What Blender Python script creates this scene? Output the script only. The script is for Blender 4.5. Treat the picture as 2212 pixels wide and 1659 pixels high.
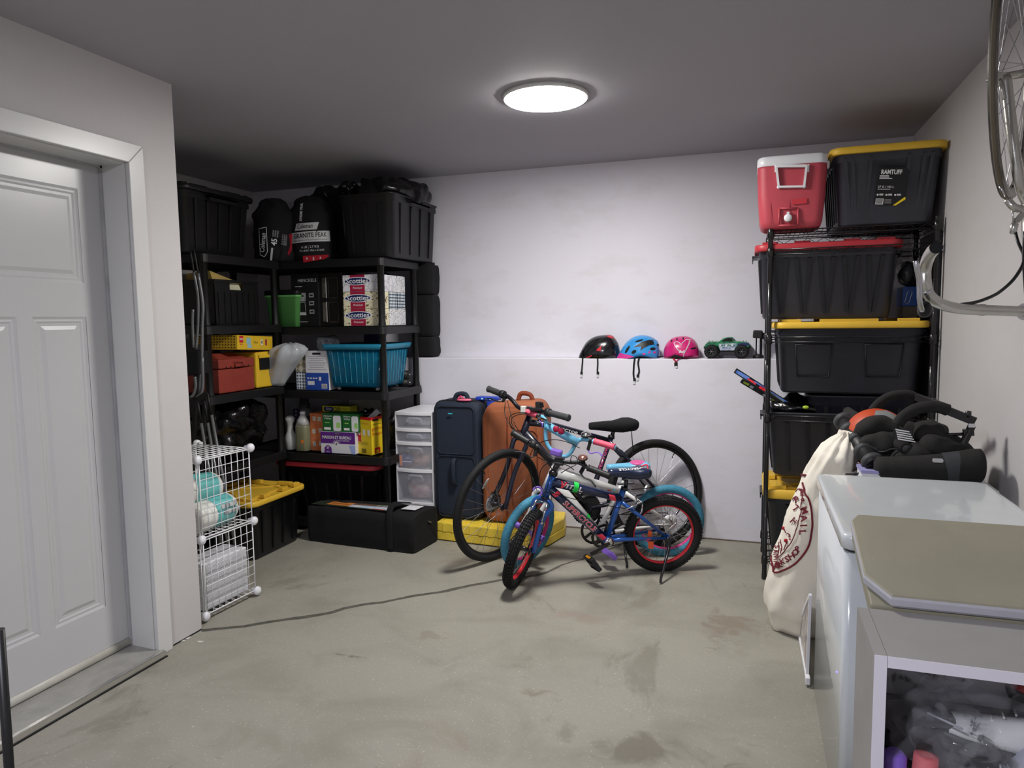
import bpy, math, random
from mathutils import Vector as V, Matrix
from mathutils import noise as mnoise
PI = math.pi
random.seed(7)
for _o in list(bpy.data.objects):
    bpy.data.objects.remove(_o)
SC = bpy.context.scene
COL = SC.collection
# ------------------------------------------------------------------ camera
FPX, YAW, PITCH, ROLL, CAMH = 1522.41, 0.327018, 0.0911881, -0.0138498, 1.43
_f = V((-math.sin(YAW) * math.cos(PITCH), math.cos(YAW) * math.cos(PITCH), -math.sin(PITCH)))
_r = V((math.cos(YAW), math.sin(YAW), 0))
_u = _r.cross(_f)
CR = _r * math.cos(ROLL) + _u * math.sin(ROLL)
CU = -_r * math.sin(ROLL) + _u * math.cos(ROLL)
CF = _f
cam = bpy.data.cameras.new('camera')
cam.sensor_width = 36.0
cam.lens = FPX / 2212 * 36.0
cam.clip_start = 0.05
camo = bpy.data.objects.new('camera', cam)
COL.objects.link(camo)
mw = Matrix((CR, CU, -CF)).transposed().to_4x4()
mw.translation = V((0, 0, CAMH))
camo.matrix_world = mw
SC.camera = camo
# ------------------------------------------------------------------ world, exposure
SC.view_settings.view_transform = 'Standard'
SC.view_settings.look = 'None'
SC.view_settings.gamma = 1.0
SC.view_settings.use_curve_mapping = False
SC.view_settings.exposure = 1.2
world = bpy.data.worlds.new('world')
world.use_nodes = True
world.node_tree.nodes['Background'].inputs[0].default_value = (0.8, 0.85, 1.0, 1)
world.node_tree.nodes['Background'].inputs[1].default_value = 0.03
SC.world = world
LAMP_FRONT, LAMP_REAR = 66.0, 82.0      # emission strength of the ceiling discs
LAMP_FRONT_COL, LAMP_REAR_COL = (1.0, 0.975, 0.94), (0.86, 0.87, 1.0)

# ------------------------------------------------------------------ measuring helpers
CAMP = V((0, 0, CAMH))
def ray(px, py):
    return CF + CR * ((px - 1106) / FPX) - CU * ((py - 829.5) / FPX)
def W(px, py, x=None, y=None, z=None, d=None):
    """world point seen at a photograph pixel on the plane x=, y=, z= or at depth d"""
    r = ray(px, py)
    if x is not None: t = x / r.x
    elif y is not None: t = y / r.y
    elif z is not None: t = (z - CAMH) / r.z
    else: t = d
    return CAMP + r * t
class Plane:
    def __init__(s, o, n): s.o = V(o); s.n = V(n).normalized()
    def at(s, px, py, off=0.0):
        r = ray(px, py); t = (s.o + s.n * off - CAMP).dot(s.n) / r.dot(s.n)
        return CAMP + r * t

# ------------------------------------------------------------------ materials
def lin(c):
    return tuple(((v / 255) / 12.92 if v / 255 <= 0.04045 else ((v / 255 + 0.055) / 1.055) ** 2.4) for v in c)
MATS = {}
def mat(name, c, rough=0.5, metal=0.0, var=0.08, scale=12.0, bump=0.0, bscale=150.0, trans=0.0, alpha=1.0, coat=0.0, emit=0.0, ior=1.45, c2=None, dist=0.0, aniso=None, sheen=0.0):
    if name in MATS: return MATS[name]
    m = bpy.data.materials.new(name); m.use_nodes = True
    nt = m.node_tree; b = nt.nodes['Principled BSDF']
    L = lin(c)
    b.inputs['Roughness'].default_value = rough
    b.inputs['Metallic'].default_value = metal
    b.inputs['IOR'].default_value = ior
    b.inputs['Transmission Weight'].default_value = trans
    b.inputs['Alpha'].default_value = alpha
    b.inputs['Coat Weight'].default_value = coat
    b.inputs['Sheen Weight'].default_value = sheen
    tc = nt.nodes.new('ShaderNodeTexCoord')
    if emit > 0:
        b.inputs['Emission Color'].default_value = (*L, 1); b.inputs['Emission Strength'].default_value = emit
    if var > 0 or c2:
        n = nt.nodes.new('ShaderNodeTexNoise'); n.inputs['Scale'].default_value = scale
        n.inputs['Detail'].default_value = 5; n.inputs['Distortion'].default_value = dist
        nt.links.new(tc.outputs['Object'], n.inputs['Vector'])
        r = nt.nodes.new('ShaderNodeValToRGB')
        A = lin(c2) if c2 else tuple(v * (1 - var * 2) for v in L)
        B = L if c2 else tuple(min(1, v * (1 + var)) for v in L)
        r.color_ramp.elements[0].color = (*A, 1); r.color_ramp.elements[0].position = 0.3
        r.color_ramp.elements[1].color = (*B, 1); r.color_ramp.elements[1].position = 0.68
        nt.links.new(n.outputs['Fac'], r.inputs[0]); nt.links.new(r.outputs[0], b.inputs['Base Color'])
    else:
        b.inputs['Base Color'].default_value = (*L, 1)
    if bump > 0:
        n2 = nt.nodes.new('ShaderNodeTexNoise'); n2.inputs['Scale'].default_value = bscale; n2.inputs['Detail'].default_value = 3
        nt.links.new(tc.outputs['Object'], n2.inputs['Vector'])
        bp = nt.nodes.new('ShaderNodeBump'); bp.inputs['Strength'].default_value = bump; bp.inputs['Distance'].default_value = 0.002
        nt.links.new(n2.outputs['Fac'], bp.inputs['Height']); nt.links.new(bp.outputs[0], b.inputs['Normal'])
    MATS[name] = m
    return m
def nodes_of(m):
    return m.node_tree, m.node_tree.nodes['Principled BSDF']

# ------------------------------------------------------------------ mesh builder
class MB:
    def __init__(s): s.v = []; s.f = []; s.sm = []
    def add(s, vs, fs, smooth=False):
        k = len(s.v); s.v += [V(p) for p in vs]
        for f in fs: s.f.append(tuple(i + k for i in f)); s.sm.append(smooth)
        return s
    def hexa(s, p, smooth=False):
        return s.add(p, [(0, 3, 2, 1), (4, 5, 6, 7), (0, 1, 5, 4), (1, 2, 6, 5), (2, 3, 7, 6), (3, 0, 4, 7)], smooth)
    def box(s, c, d, R=None):
        c = V(c); h = V(d) * 0.5
        P = [V((x * h.x, y * h.y, z * h.z)) for z in (-1, 1) for x, y in ((-1, -1), (1, -1), (1, 1), (-1, 1))]
        if R is not None: P = [R @ p for p in P]
        return s.hexa([c + p for p in P])
    def bb(s, a, b):
        a = V(a); b = V(b)
        return s.box((a + b) / 2, (abs(b.x - a.x), abs(b.y - a.y), abs(b.z - a.z)))
    def bar(s, a, b, w, h=None, up=(0, 0, 1)):
        """rectangular bar from a to b"""
        a = V(a); b = V(b); h = h or w; t = (b - a).normalized(); u = V(up)
        if abs(t.dot(u.normalized())) > .98: u = V((1, 0, 0))
        x = t.cross(u).normalized(); y = x.cross(t)
        P = [p + x * (w / 2 * i) + y * (h / 2 * j) for p in (a, b) for i, j in ((-1, -1), (1, -1), (1, 1), (-1, 1))]
        return s.hexa(P)
    def loft(s, rings, cap=(True, True), closed=False, smooth=True, loop=True):
        n = len(rings[0]); vs = [p for r in rings for p in r]; fs = []
        m = len(rings)
        for i in range(m if closed else m - 1):
            a = i * n; b = ((i + 1) % m) * n
            for j in range(n if loop else n - 1):
                k = (j + 1) % n
                fs.append((a + j, a + k, b + k, b + j))
        s.add(vs, fs, smooth)
        k = len(s.v) - len(vs)
        if not closed and loop:
            if cap[0]: s.f.append(tuple(k + j for j in reversed(range(n)))); s.sm.append(False)
            if cap[1]: s.f.append(tuple(k + (m - 1) * n + j for j in range(n))); s.sm.append(False)
        return s
    def tube(s, pts, r, seg=8, closed=False, cap=True, flat=1.0, up=None):
        pts = [V(p) for p in pts]; m = len(pts)
        rs = r if isinstance(r, (list, tuple)) else [r] * m
        rings = []; prev = None
        for i in range(m):
            if closed: t = pts[(i + 1) % m] - pts[i - 1]
            else: t = pts[min(i + 1, m - 1)] - pts[max(i - 1, 0)]
            t.normalize()
            if prev is None:
                a = V(up) if up else (V((0, 0, 1)) if abs(t.z) < .9 else V((1, 0, 0)))
            else: a = prev
            x = a - t * a.dot(t)
            if x.length < 1e-5: x = t.orthogonal()
            x.normalize(); y = t.cross(x); prev = x
            rings.append([pts[i] + (x * math.cos(q) * flat + y * math.sin(q)) * rs[i] for q in (2 * PI * j / seg for j in range(seg))])
        return s.loft(rings, (cap, cap), closed)
    def lathe(s, prof, o, ax=(0, 0, 1), seg=20, cap=True, x=None):
        o = V(o); ax = V(ax).normalized(); x = V(x).normalized() if x else ax.orthogonal().normalized(); y = ax.cross(x)
        rings = [[o + ax * z + (x * math.cos(q) + y * math.sin(q)) * r for q in (2 * PI * j / seg for j in range(seg))] for r, z in prof]
        return s.loft(rings, (cap, cap))
    def torus(s, c, n, R, r, seg=48, rs=10, flat=1.0, a0=0, a1=2 * PI):
        c = V(c); n = V(n).normalized(); a = n.cross(V((0, 0, 1))); a = a.normalized() if a.length > 1e-4 else V((1, 0, 0)); b = a.cross(n)
        rings = []
        full = abs(a1 - a0 - 2 * PI) < 1e-6; cnt = seg if full else seg + 1
        for i in range(cnt):
            t = a0 + (a1 - a0) * i / seg; d = a * math.cos(t) + b * math.sin(t)
            rings.append([c + d * (R + r * math.cos(q)) + n * (r * flat * math.sin(q)) for q in (2 * PI * j / rs for j in range(rs))])
        return s.loft(rings, closed=full)
    def prism(s, poly, vec, smooth=False):
        poly = [V(p) for p in poly]; vec = V(vec); n = len(poly)
        fs = [tuple(reversed(range(n))), tuple(n + i for i in range(n))] + [(i, (i + 1) % n, n + (i + 1) % n, n + i) for i in range(n)]
        return s.add(poly + [p + vec for p in poly], fs, smooth)
    def ball(s, c, r, R=None, seg=16, rings=10, fn=None, z0=-1.0):
        c = V(c); r = V(r) if not isinstance(r, (int, float)) else V((r, r, r)); out = []
        t0 = math.asin(max(-1, min(1, z0)))
        for i in range(rings + 1):
            t = t0 + (PI / 2 - t0) * i / rings
            t = min(max(t, -PI / 2 + .02), PI / 2 - .02)
            ring = []
            for j in range(seg):
                q = 2 * PI * j / seg
                p = V((math.cos(t) * math.cos(q) * r.x, math.cos(t) * math.sin(q) * r.y, math.sin(t) * r.z))
                if fn: p = fn(p)
                ring.append(c + (R @ p if R is not None else p))
            out.append(ring)
        return s.loft(out)
    def build(s, name, m=None, parent=None, label=None, bevel=0.0, world=True, fix=True):
        me = bpy.data.meshes.new(name)
        vs = s.v
        if parent is not None and world:
            inv = PM[parent].inverted(); vs = [inv @ p for p in vs]
        me.from_pydata([tuple(p) for p in vs], [], s.f)
        me.polygons.foreach_set('use_smooth', s.sm)
        if m: me.materials.append(m)
        if fix:
            import bmesh
            b = bmesh.new(); b.from_mesh(me); bmesh.ops.recalc_face_normals(b, faces=b.faces); b.to_mesh(me); b.free()
        me.update()
        o = bpy.data.objects.new(name, me); COL.objects.link(o)
        if parent is not None: o.parent = parent; PM[o] = PM[parent]
        else: PM[o] = Matrix.Identity(4)
        if label: o['label'] = label
        if bevel > 0:
            bv = o.modifiers.new('bevel', 'BEVEL'); bv.width = bevel; bv.segments = 2; bv.limit_method = 'ANGLE'; bv.angle_limit = 0.7
            bv.harden_normals = False
        return o
PM = {}
def thing(name, label, cat, loc=(0, 0, 0), rz=0.0, group=None, M=None):
    o = bpy.data.objects.new(name, None); COL.objects.link(o)
    o.empty_display_size = 0.1
    m = M if M is not None else (Matrix.Translation(V(loc)) @ Matrix.Rotation(rz, 4, 'Z'))
    o.matrix_basis = m
    PM[o] = m.copy(); o['label'] = label; o['category'] = cat
    if group: o['group'] = group
    return o
def tag(o, label, cat, group=None):
    o['label'] = label; o['category'] = cat
    if group: o['group'] = group
    return o
def struct(o):
    o['kind'] = 'structure'; return o
def smooth_curve(pts, n=6):
    """Catmull-Rom through points"""
    P = [V(p) for p in pts]; P = [P[0] * 2 - P[1]] + P + [P[-1] * 2 - P[-2]]; out = []
    for i in range(1, len(P) - 2):
        for k in range(n):
            t = k / n
            out.append(0.5 * ((2 * P[i]) + (P[i + 1] - P[i - 1]) * t + (2 * P[i - 1] - 5 * P[i] + 4 * P[i + 1] - P[i + 2]) * t * t + (3 * P[i] - P[i - 1] - 3 * P[i + 1] + P[i + 2]) * t ** 3))
    out.append(P[-2]); return out
def rrect(w, d, r, n=4, cx=0.0, cy=0.0):
    out = []
    for sx, sy, a0 in ((1, 1, 0), (-1, 1, 90), (-1, -1, 180), (1, -1, 270)):
        for i in range(n + 1):
            a = math.radians(a0 + 90 * i / n)
            out.append((cx + sx * (w / 2 - r) + r * math.cos(a), cy + sy * (d / 2 - r) + r * math.sin(a)))
    return out
def ring_at(pts2, z): return [V((x, y, z)) for x, y in pts2]
def frame3(o, x, up):
    """matrix with x axis along x, y axis near up, z = x cross y"""
    x = V(x).normalized(); up = V(up); y = (up - x * up.dot(x)).normalized(); z = x.cross(y)
    m = Matrix((x, y, z)).transposed().to_4x4(); m.translation = V(o); return m
def text(s, M, size, m, parent, name='lettering', off=0.0, sx=1.0, shear=0.0, align='CENTER', ext=0.0003, fit=None, valign='CENTER', warp=None, label=None, spacing=1.0):
    """flat lettering lying on a surface; M in world space"""
    cu = bpy.data.curves.new('t', 'FONT'); cu.body = s; cu.size = 1.0; cu.align_x = align; cu.align_y = valign
    cu.offset = off; cu.shear = shear; cu.resolution_u = 2; cu.space_character = spacing
    to = bpy.data.objects.new('t', cu)
    me = bpy.data.meshes.new_from_object(to)
    bpy.data.objects.remove(to); bpy.data.curves.remove(cu)
    if warp:
        import bmesh
        bm = bmesh.new(); bm.from_mesh(me); bmesh.ops.triangulate(bm, faces=bm.faces)
        for _ in range(3):
            es = [e for e in bm.edges if e.calc_length() > .17]
            if not es: break
            bmesh.ops.subdivide_edges(bm, edges=es, cuts=1); bmesh.ops.triangulate(bm, faces=bm.faces)
        bm.to_mesh(me); bm.free()
    vs = [v.co.copy() for v in me.vertices]
    if not vs: return None
    k = size
    if fit:
        w = max(v.x for v in vs) - min(v.x for v in vs); sx = fit / (w * size)
    pts = []
    for v in vs:
        p = V((v.x * k * sx, v.y * k, ext))
        pts.append(warp(p) if warp else M @ p)
    mb = MB(); mb.add(pts, [tuple(f.vertices) for f in me.polygons])
    bpy.data.meshes.remove(me)
    return mb.build(name, m, parent, label, fix=False)
def decal(M, w, h, m, parent, name='label_print', cx=0, cy=0, z=0.0002, poly=None, r=0.0, label=None):
    """thin printed patch on a surface; M maps (x right, y up, z out)"""
    pts = poly if poly else (rrect(w, h, r, 3, cx, cy) if r > 0 else [(cx - w / 2, cy - h / 2), (cx + w / 2, cy - h / 2), (cx + w / 2, cy + h / 2), (cx - w / 2, cy + h / 2)])
    mb = MB(); mb.prism([M @ V((x, y, 0)) for x, y in pts], (M.to_3x3() @ V((0, 0, z))))
    return mb.build(name, m, parent, label)
def crumple(p, k=9.0, a=0.02, seed=0.0):
    q = V(p) * k + V((seed, seed * 1.7, seed * .3))
    n = mnoise.noise(q) + 0.5 * mnoise.noise(q * 2.3)
    return n * a
def lump(name, c, r, m, parent=None, k=9.0, a=0.02, seed=0.0, seg=40, rings=24, R=None, label=None, pw=2.6, ridge=0.0):
    """soft crumpled bag shape, superellipsoid with folds"""
    c = V(c); r = V(r); mb = MB()
    def fn(p):
        d = V((p.x / r.x, p.y / r.y, p.z / r.z)); L = (abs(d.x) ** pw + abs(d.y) ** pw + abs(d.z) ** pw) ** (1 / pw)
        q = V((p.x / L, p.y / L, p.z / L)) if L > 1e-6 else p
        nrm = V((d.x / r.x, d.y / r.y, d.z / r.z)).normalized()
        n = crumple(q, k, a, seed)
        if ridge: n += ridge * (abs(mnoise.noise(q * k * 1.6 + V((seed + 5, 0, 0)))) * 2 - .5)
        return q + nrm * n
    mb.ball((0, 0, 0), r, None, seg, rings, fn)
    mb.v = [c + (R @ p if R is not None else p) for p in mb.v]
    return mb.build(name, m, parent, label)
# ================================================================== THE SETTING
CEIL, XL, XR, YC, XA, YB, YU, LEDGE = 2.475, -2.42, 0.89, 2.55, -3.80, 4.61, 4.81, 1.165
YREAR = -2.6
m_paint = mat('wall_paint', (198, 195, 194), 0.6, var=0.015, scale=1.5, bump=0.25, bscale=260)
m_backpaint = mat('back_wall_paint', (220, 218, 227), 0.65, var=0.02, scale=1.1, bump=0.3, bscale=200)
def scuff(m, zmax, amt, col):
    nt, b = nodes_of(m)
    base = b.inputs['Base Color'].links[0].from_socket
    tc = nt.nodes.new('ShaderNodeTexCoord'); mp = nt.nodes.new('ShaderNodeMapping'); mp.inputs['Scale'].default_value = (1.2, 1.2, 2.6)
    nt.links.new(tc.outputs['Object'], mp.inputs[0])
    n = nt.nodes.new('ShaderNodeTexNoise'); n.inputs['Scale'].default_value = 2.2; n.inputs['Detail'].default_value = 9; n.inputs['Roughness'].default_value = .62
    nt.links.new(mp.outputs[0], n.inputs['Vector'])
    r = nt.nodes.new('ShaderNodeValToRGB'); r.color_ramp.elements[0].position = .52; r.color_ramp.elements[1].position = .78
    r.color_ramp.elements[0].color = (0, 0, 0, 1); r.color_ramp.elements[1].color = (amt, amt, amt, 1)
    nt.links.new(n.outputs['Fac'], r.inputs[0])
    mx = nt.nodes.new('ShaderNodeMixRGB'); mx.inputs[2].default_value = (*lin(col), 1)
    nt.links.new(r.outputs[0], mx.inputs[0]); nt.links.new(base, mx.inputs[1]); nt.links.new(mx.outputs[0], b.inputs['Base Color'])
scuff(m_backpaint, 1, .30, (176, 171, 160))
scuff(m_paint, 1, .18, (170, 165, 155))
m_ceil = mat('ceiling_paint', (168, 166, 172), 0.75, var=0.015, scale=1.0, bump=0.3, bscale=240)
m_trim = mat('trim_gloss_white', (208, 208, 206), 0.30, var=0.01, scale=3, bump=0.05, bscale=60)
m_door = mat('door_gloss_white', (190, 190, 190), 0.28, var=0.012, scale=3, bump=0.06, bscale=90)
m_alu = mat('threshold_aluminium', (178, 176, 170), 0.4, metal=0.3, var=0.06, scale=20)
m_dark = mat('gap_black', (22, 21, 20), 0.8, var=0)

# floor: concrete with trowel clouds, stains, pits
m_floor = mat('concrete', (190, 187, 175), 0.62, var=0.05, scale=1.6)
def floor_nodes(m):
    nt, b = nodes_of(m)
    base = b.inputs['Base Color'].links[0].from_socket
    tc = nt.nodes.new('ShaderNodeTexCoord')
    def layer(scale, detail, p0, p1, col, amt, base, stretch=(1, 1, 1), dist=0.0, rough=.6):
        mp = nt.nodes.new('ShaderNodeMapping'); mp.inputs['Scale'].default_value = stretch
        nt.links.new(tc.outputs['Object'], mp.inputs[0])
        n = nt.nodes.new('ShaderNodeTexNoise'); n.inputs['Scale'].default_value = scale; n.inputs['Detail'].default_value = detail; n.inputs['Distortion'].default_value = dist; n.inputs['Roughness'].default_value = rough
        nt.links.new(mp.outputs[0], n.inputs['Vector'])
        r = nt.nodes.new('ShaderNodeValToRGB'); r.color_ramp.elements[0].position = p0; r.color_ramp.elements[1].position = p1
        r.color_ramp.elements[0].color = (0, 0, 0, 1); r.color_ramp.elements[1].color = (amt, amt, amt, 1)
        nt.links.new(n.outputs['Fac'], r.inputs[0])
        mx = nt.nodes.new('ShaderNodeMixRGB'); mx.inputs[2].default_value = (*lin(col), 1)
        nt.links.new(r.outputs[0], mx.inputs[0]); nt.links.new(base, mx.inputs[1]); return mx.outputs[0]
    base = layer(2.2, 8, .46, .70, (148, 146, 133), .75, base, (1, 1.3, 1), .6)
    base = layer(1.1, 9, .58, .64, (112, 108, 94), .5, base, (1.6, 1, 1), 1.2, .68)
    base = layer(3.4, 10, .66, .70, (96, 88, 74), .7, base, (1, 2.2, 1), .9, .7)
    base = layer(1.7, 7, .60, .68, (166, 142, 122), .5, base, (1, 1, 1), .4)
    base = layer(5.0, 8, .67, .72, (206, 204, 194), .6, base, (1, 1, 1), .6)
    base = layer(120, 3, .34, .26, (110, 106, 94), .6, base)
    base = layer(14, 10, .56, .66, (150, 146, 134), .45, base, (1, 1.5, 1), .8, .75)
    base = layer(70, 3, .70, .74, (222, 220, 212), .6, base)
    base = layer(38, 4, .76, .79, (70, 62, 52), .7, base)
    for (px, py, rx, ry, col, amt, sc_) in ((1440, 1625, .30, .13, (104, 98, 84), .75, 6), (1578, 1355, .16, .22, (120, 108, 92), .6, 9), (1150, 1500, .12, .05, (112, 100, 84), .5, 12), (935, 1375, .10, .05, (116, 106, 92), .4, 12), (1240, 1330, .18, .08, (140, 122, 108), .4, 8), (745, 1415, .09, .015, (96, 90, 78), .7, 18), (1490, 1215, .3, .12, (134, 128, 116), .35, 6), (600, 1600, .5, .12, (126, 124, 110), .4, 4)):
        c = W(px, py, z=0)
        mp = nt.nodes.new('ShaderNodeMapping'); mp.inputs['Location'].default_value = (-c.x / rx, -c.y / ry, 0); mp.inputs['Scale'].default_value = (1 / rx, 1 / ry, 0)
        nt.links.new(tc.outputs['Object'], mp.inputs[0])
        ln = nt.nodes.new('ShaderNodeVectorMath'); ln.operation = 'LENGTH'; nt.links.new(mp.outputs[0], ln.inputs[0])
        nn = nt.nodes.new('ShaderNodeTexNoise'); nn.inputs['Scale'].default_value = sc_; nn.inputs['Detail'].default_value = 8; nn.inputs['Distortion'].default_value = 1.0; nt.links.new(tc.outputs['Object'], nn.inputs['Vector'])
        ma = nt.nodes.new('ShaderNodeMath'); ma.operation = 'MULTIPLY_ADD'; ma.inputs[1].default_value = 3.2; nt.links.new(nn.outputs['Fac'], ma.inputs[0]); nt.links.new(ln.outputs['Value'], ma.inputs[2])
        r = nt.nodes.new('ShaderNodeValToRGB'); r.color_ramp.elements[0].position = .62; r.color_ramp.elements[1].position = .80
        r.color_ramp.elements[0].color = (amt, amt, amt, 1); r.color_ramp.elements[1].color = (0, 0, 0, 1)
        md = nt.nodes.new('ShaderNodeMath'); md.operation = 'MULTIPLY'; md.inputs[1].default_value = .33; nt.links.new(ma.outputs[0], md.inputs[0]); nt.links.new(md.outputs[0], r.inputs[0])
        mx = nt.nodes.new('ShaderNodeMixRGB'); mx.inputs[2].default_value = (*lin(col), 1); nt.links.new(r.outputs[0], mx.inputs[0]); nt.links.new(base, mx.inputs[1]); base = mx.outputs[0]
    nt.links.new(base, b.inputs['Base Color'])
    n1 = nt.nodes.new('ShaderNodeTexNoise'); n1.inputs['Scale'].default_value = 55; n1.inputs['Detail'].default_value = 6
    nt.links.new(tc.outputs['Object'], n1.inputs['Vector'])
    bp = nt.nodes.new('ShaderNodeBump'); bp.inputs['Strength'].default_value = .35; bp.inputs['Distance'].default_value = .004
    nt.links.new(n1.outputs['Fac'], bp.inputs['Height']); nt.links.new(bp.outputs[0], b.inputs['Normal'])
floor_nodes(m_floor)
fl = struct(MB().bb((XA - .2, YREAR - .2, -.12), (XR + .2, 5.1, 0)).build('floor', m_floor))
# the sealed crack that wanders from the wall corner to the bicycles
crk = [W(*p, z=0) for p in ((436, 1362), (470, 1358), (520, 1354), (560, 1347), (620, 1338), (700, 1326), (760, 1311), (830, 1300), (900, 1286), (960, 1277), (1020, 1264), (1080, 1254), (1140, 1246), (1180, 1236), (1215, 1220), (1260, 1207), (1310, 1188), (1350, 1176), (1420, 1165))]
crk = smooth_curve(crk, 10)
mb = MB(); vs = []; n = len(crk)
for i, p in enumerate(crk):
    t = (crk[min(i + 1, n - 1)] - crk[max(i - 1, 0)]).normalized(); s = V((-t.y, t.x, 0)); w = (.0150 + .005 * mnoise.noise(p * 9)) * (1.0 if i < n * .72 else .6)
    j = s * mnoise.noise(p * 14) * .008
    vs += [p + j + s * w, p + j - s * w, p + j - s * w * .4 + V((0, 0, .0016)), p + j + s * w * .4 + V((0, 0, .0016))]
fs = []
for i in range(n - 1):
    for k in range(4): fs.append((i * 4 + k, i * 4 + (k + 1) % 4, (i + 1) * 4 + (k + 1) % 4, (i + 1) * 4 + k))
mb.add(vs, fs).build('crack', mat('crack_filler', (84, 82, 74), .8, var=.2, scale=30), fl, 'dark filled crack wandering across the concrete')
# pale chips by the door corner
mb = MB()
for px, py, s in ((433, 1387, .016), (400, 1378, .03), (392, 1384, .02)):
    c = W(px, py, z=0); mb.add([c + V((math.cos(a) * s * (1 + .3 * math.sin(3 * a + px)), math.sin(a) * s * .6, .002)) for a in [2 * PI * k / 9 for k in range(9)]] + [c + V((0, 0, .003))], [(k, (k + 1) % 9, 9) for k in range(9)])
mb.build('plaster_crumb', mat('plaster', (205, 203, 196), .8), fl, 'pale plaster crumbs by the wall corner')

struct(MB().bb((XA - .2, YREAR - .2, CEIL), (XR + .2, 5.1, CEIL + .12)).build('ceiling', m_ceil))
# left wall with the door opening, ending at a free corner
DY0, DY1, DZ = 1.445, 2.279, 2.087
mb = MB()
mb.bb((XL - .155, YREAR, 0), (XL, DY0 - .02, CEIL)).bb((XL - .155, DY1 + .02, 0.003), (XL, YC, CEIL)).bb((XL - .155, DY0 - .02, DZ + .02), (XL, DY1 + .02, CEIL))
wl = struct(mb.build('wall_left', m_paint))
struct(MB().bb((XA, YC - .12, 0), (XL - .155, YC, CEIL)).build('wall_alcove_front', m_paint))
struct(MB().bb((XA - .15, YREAR, 0), (XA, 5.1, CEIL)).build('wall_alcove', m_paint))
wb = MB().bb((XA, YU, LEDGE), (XR, 5.05, CEIL)).build('wall_back', m_backpaint); struct(wb)
wl2 = MB().bb((XA, YB, 0.004), (XR, 5.05, LEDGE)).build('wall_back_lower', m_backpaint, bevel=.006); struct(wl2)
struct(MB().bb((XR, YREAR, 0), (XR + .15, 5.1, CEIL)).build('wall_right', m_paint))
struct(MB().bb((XA, YREAR - .15, 0), (XR, YREAR, CEIL)).build('wall_rear', m_paint))
# dark brown joint where the lower wall meets the slab
struct(MB().bb((XA, YB - .003, 0), (XR, YB + .01, .006)).build('trim_wall_foot', mat('joint_brown', (110, 96, 82), .9, var=.2, scale=25)))
struct(MB().bb((XL - .02, DY1 + .1, 0), (XL + .002, YC - .001, .006)).build('trim_wall_gap', m_dark))

# casing and jambs
mb = MB()
cx0, cx1 = XL, XL + .020
def casing(a, b):  # bevelled flat casing boards
    MBc.append((a, b))
MBc = []
o = MB().bb((cx0, DY1, .0), (cx1, DY1 + .077, DZ + .079)).build('casing_side', m_trim, bevel=.003)
dc = thing('door_casing', 'white painted door casing around the garage entry door', 'door frame', (XL, 1.85, 0)); dc['kind'] = 'structure'; del dc['category']
dc.name = 'trim_1'
bpy.data.objects.remove(o)
# mitred boards
y0, y1, z1 = DY0 - .077, DY1 + .077, DZ + .079
MB().hexa([(cx0, DY1, 0), (cx0, y1, 0), (cx0, y1, z1), (cx0, DY1, DZ), (cx1, DY1, 0), (cx1, y1, 0), (cx1, y1, z1), (cx1, DY1, DZ)]).build('side_casing', m_trim, dc, bevel=.003)
MB().hexa([(cx0, DY0, 0), (cx0, y0, 0), (cx0, y0, z1), (cx0, DY0, DZ), (cx1, DY0, 0), (cx1, y0, 0), (cx1, y0, z1), (cx1, DY0, DZ)]).build('side_casing', m_trim, dc, bevel=.003)
MB().hexa([(cx0, DY0, DZ), (cx0, DY1, DZ), (cx0, y1, z1), (cx0, y0, z1), (cx1, DY0, DZ), (cx1, DY1, DZ), (cx1, y1, z1), (cx1, y0, z1)]).build('head_casing', m_trim, dc, bevel=.003)
XD = -2.551
MB().bb((XD - .02, DY1 - .005, .03), (XL - .0005, DY1 + .019, DZ + .019)).build('side_jamb', m_trim, dc, bevel=.0015)
MB().bb((XD - .02, DY0 - .019, .03), (XL - .0005, DY0 + .005, DZ + .019)).build('side_jamb', m_trim, dc, bevel=.0015)
MB().bb((XD - .02, DY0, DZ - .005), (XL - .0005, DY1, DZ + .019)).build('head_jamb', m_trim, dc, bevel=.0015)
MB().bb((XD + .001, DY1 - .014, .04), (XD + .012, DY1 - .004, DZ)).bb((XD + .001, DY0, DZ - .014), (XD + .012, DY1, DZ - .004)).build('weather_strip', mat('weatherstrip', (170, 170, 172), .5), dc)

# the door: stiles, rails, moulded panels
dr = thing('door_1', 'white three-panel entry door', 'door', (XD - .02, 1.86, 0)); dr['kind'] = 'structure'; del dr['category']; del dr['label']
ys, zs = DY0 + .003, .035
pan = [(1.560, 2.166, 1.599, 1.973), (1.936, 2.162, .253, 1.465), (1.560, 1.875, .253, 1.465)]
mb = MB(); mb.bb((XD - .045, ys, zs), (XD - .008, DY1 - .003, DZ - .003))
Y0, Y1 = ys, DY1 - .003
mb.bb((XD - .010, 2.164, zs), (XD, Y1, DZ - .003)).bb((XD - .010, Y0, zs), (XD, 1.560, DZ - .003))
mb.bb((XD - .010, 1.560, zs), (XD, 2.164, .253)).bb((XD - .010, 1.560, 1.465), (XD, 2.164, 1.599)).bb((XD - .010, 1.560, 1.973), (XD, 2.164, DZ - .003)).bb((XD - .010, 1.875, .253), (XD, 1.936, 1.465))
mb.build('door_slab', m_door, dr, fix=False)
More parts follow.
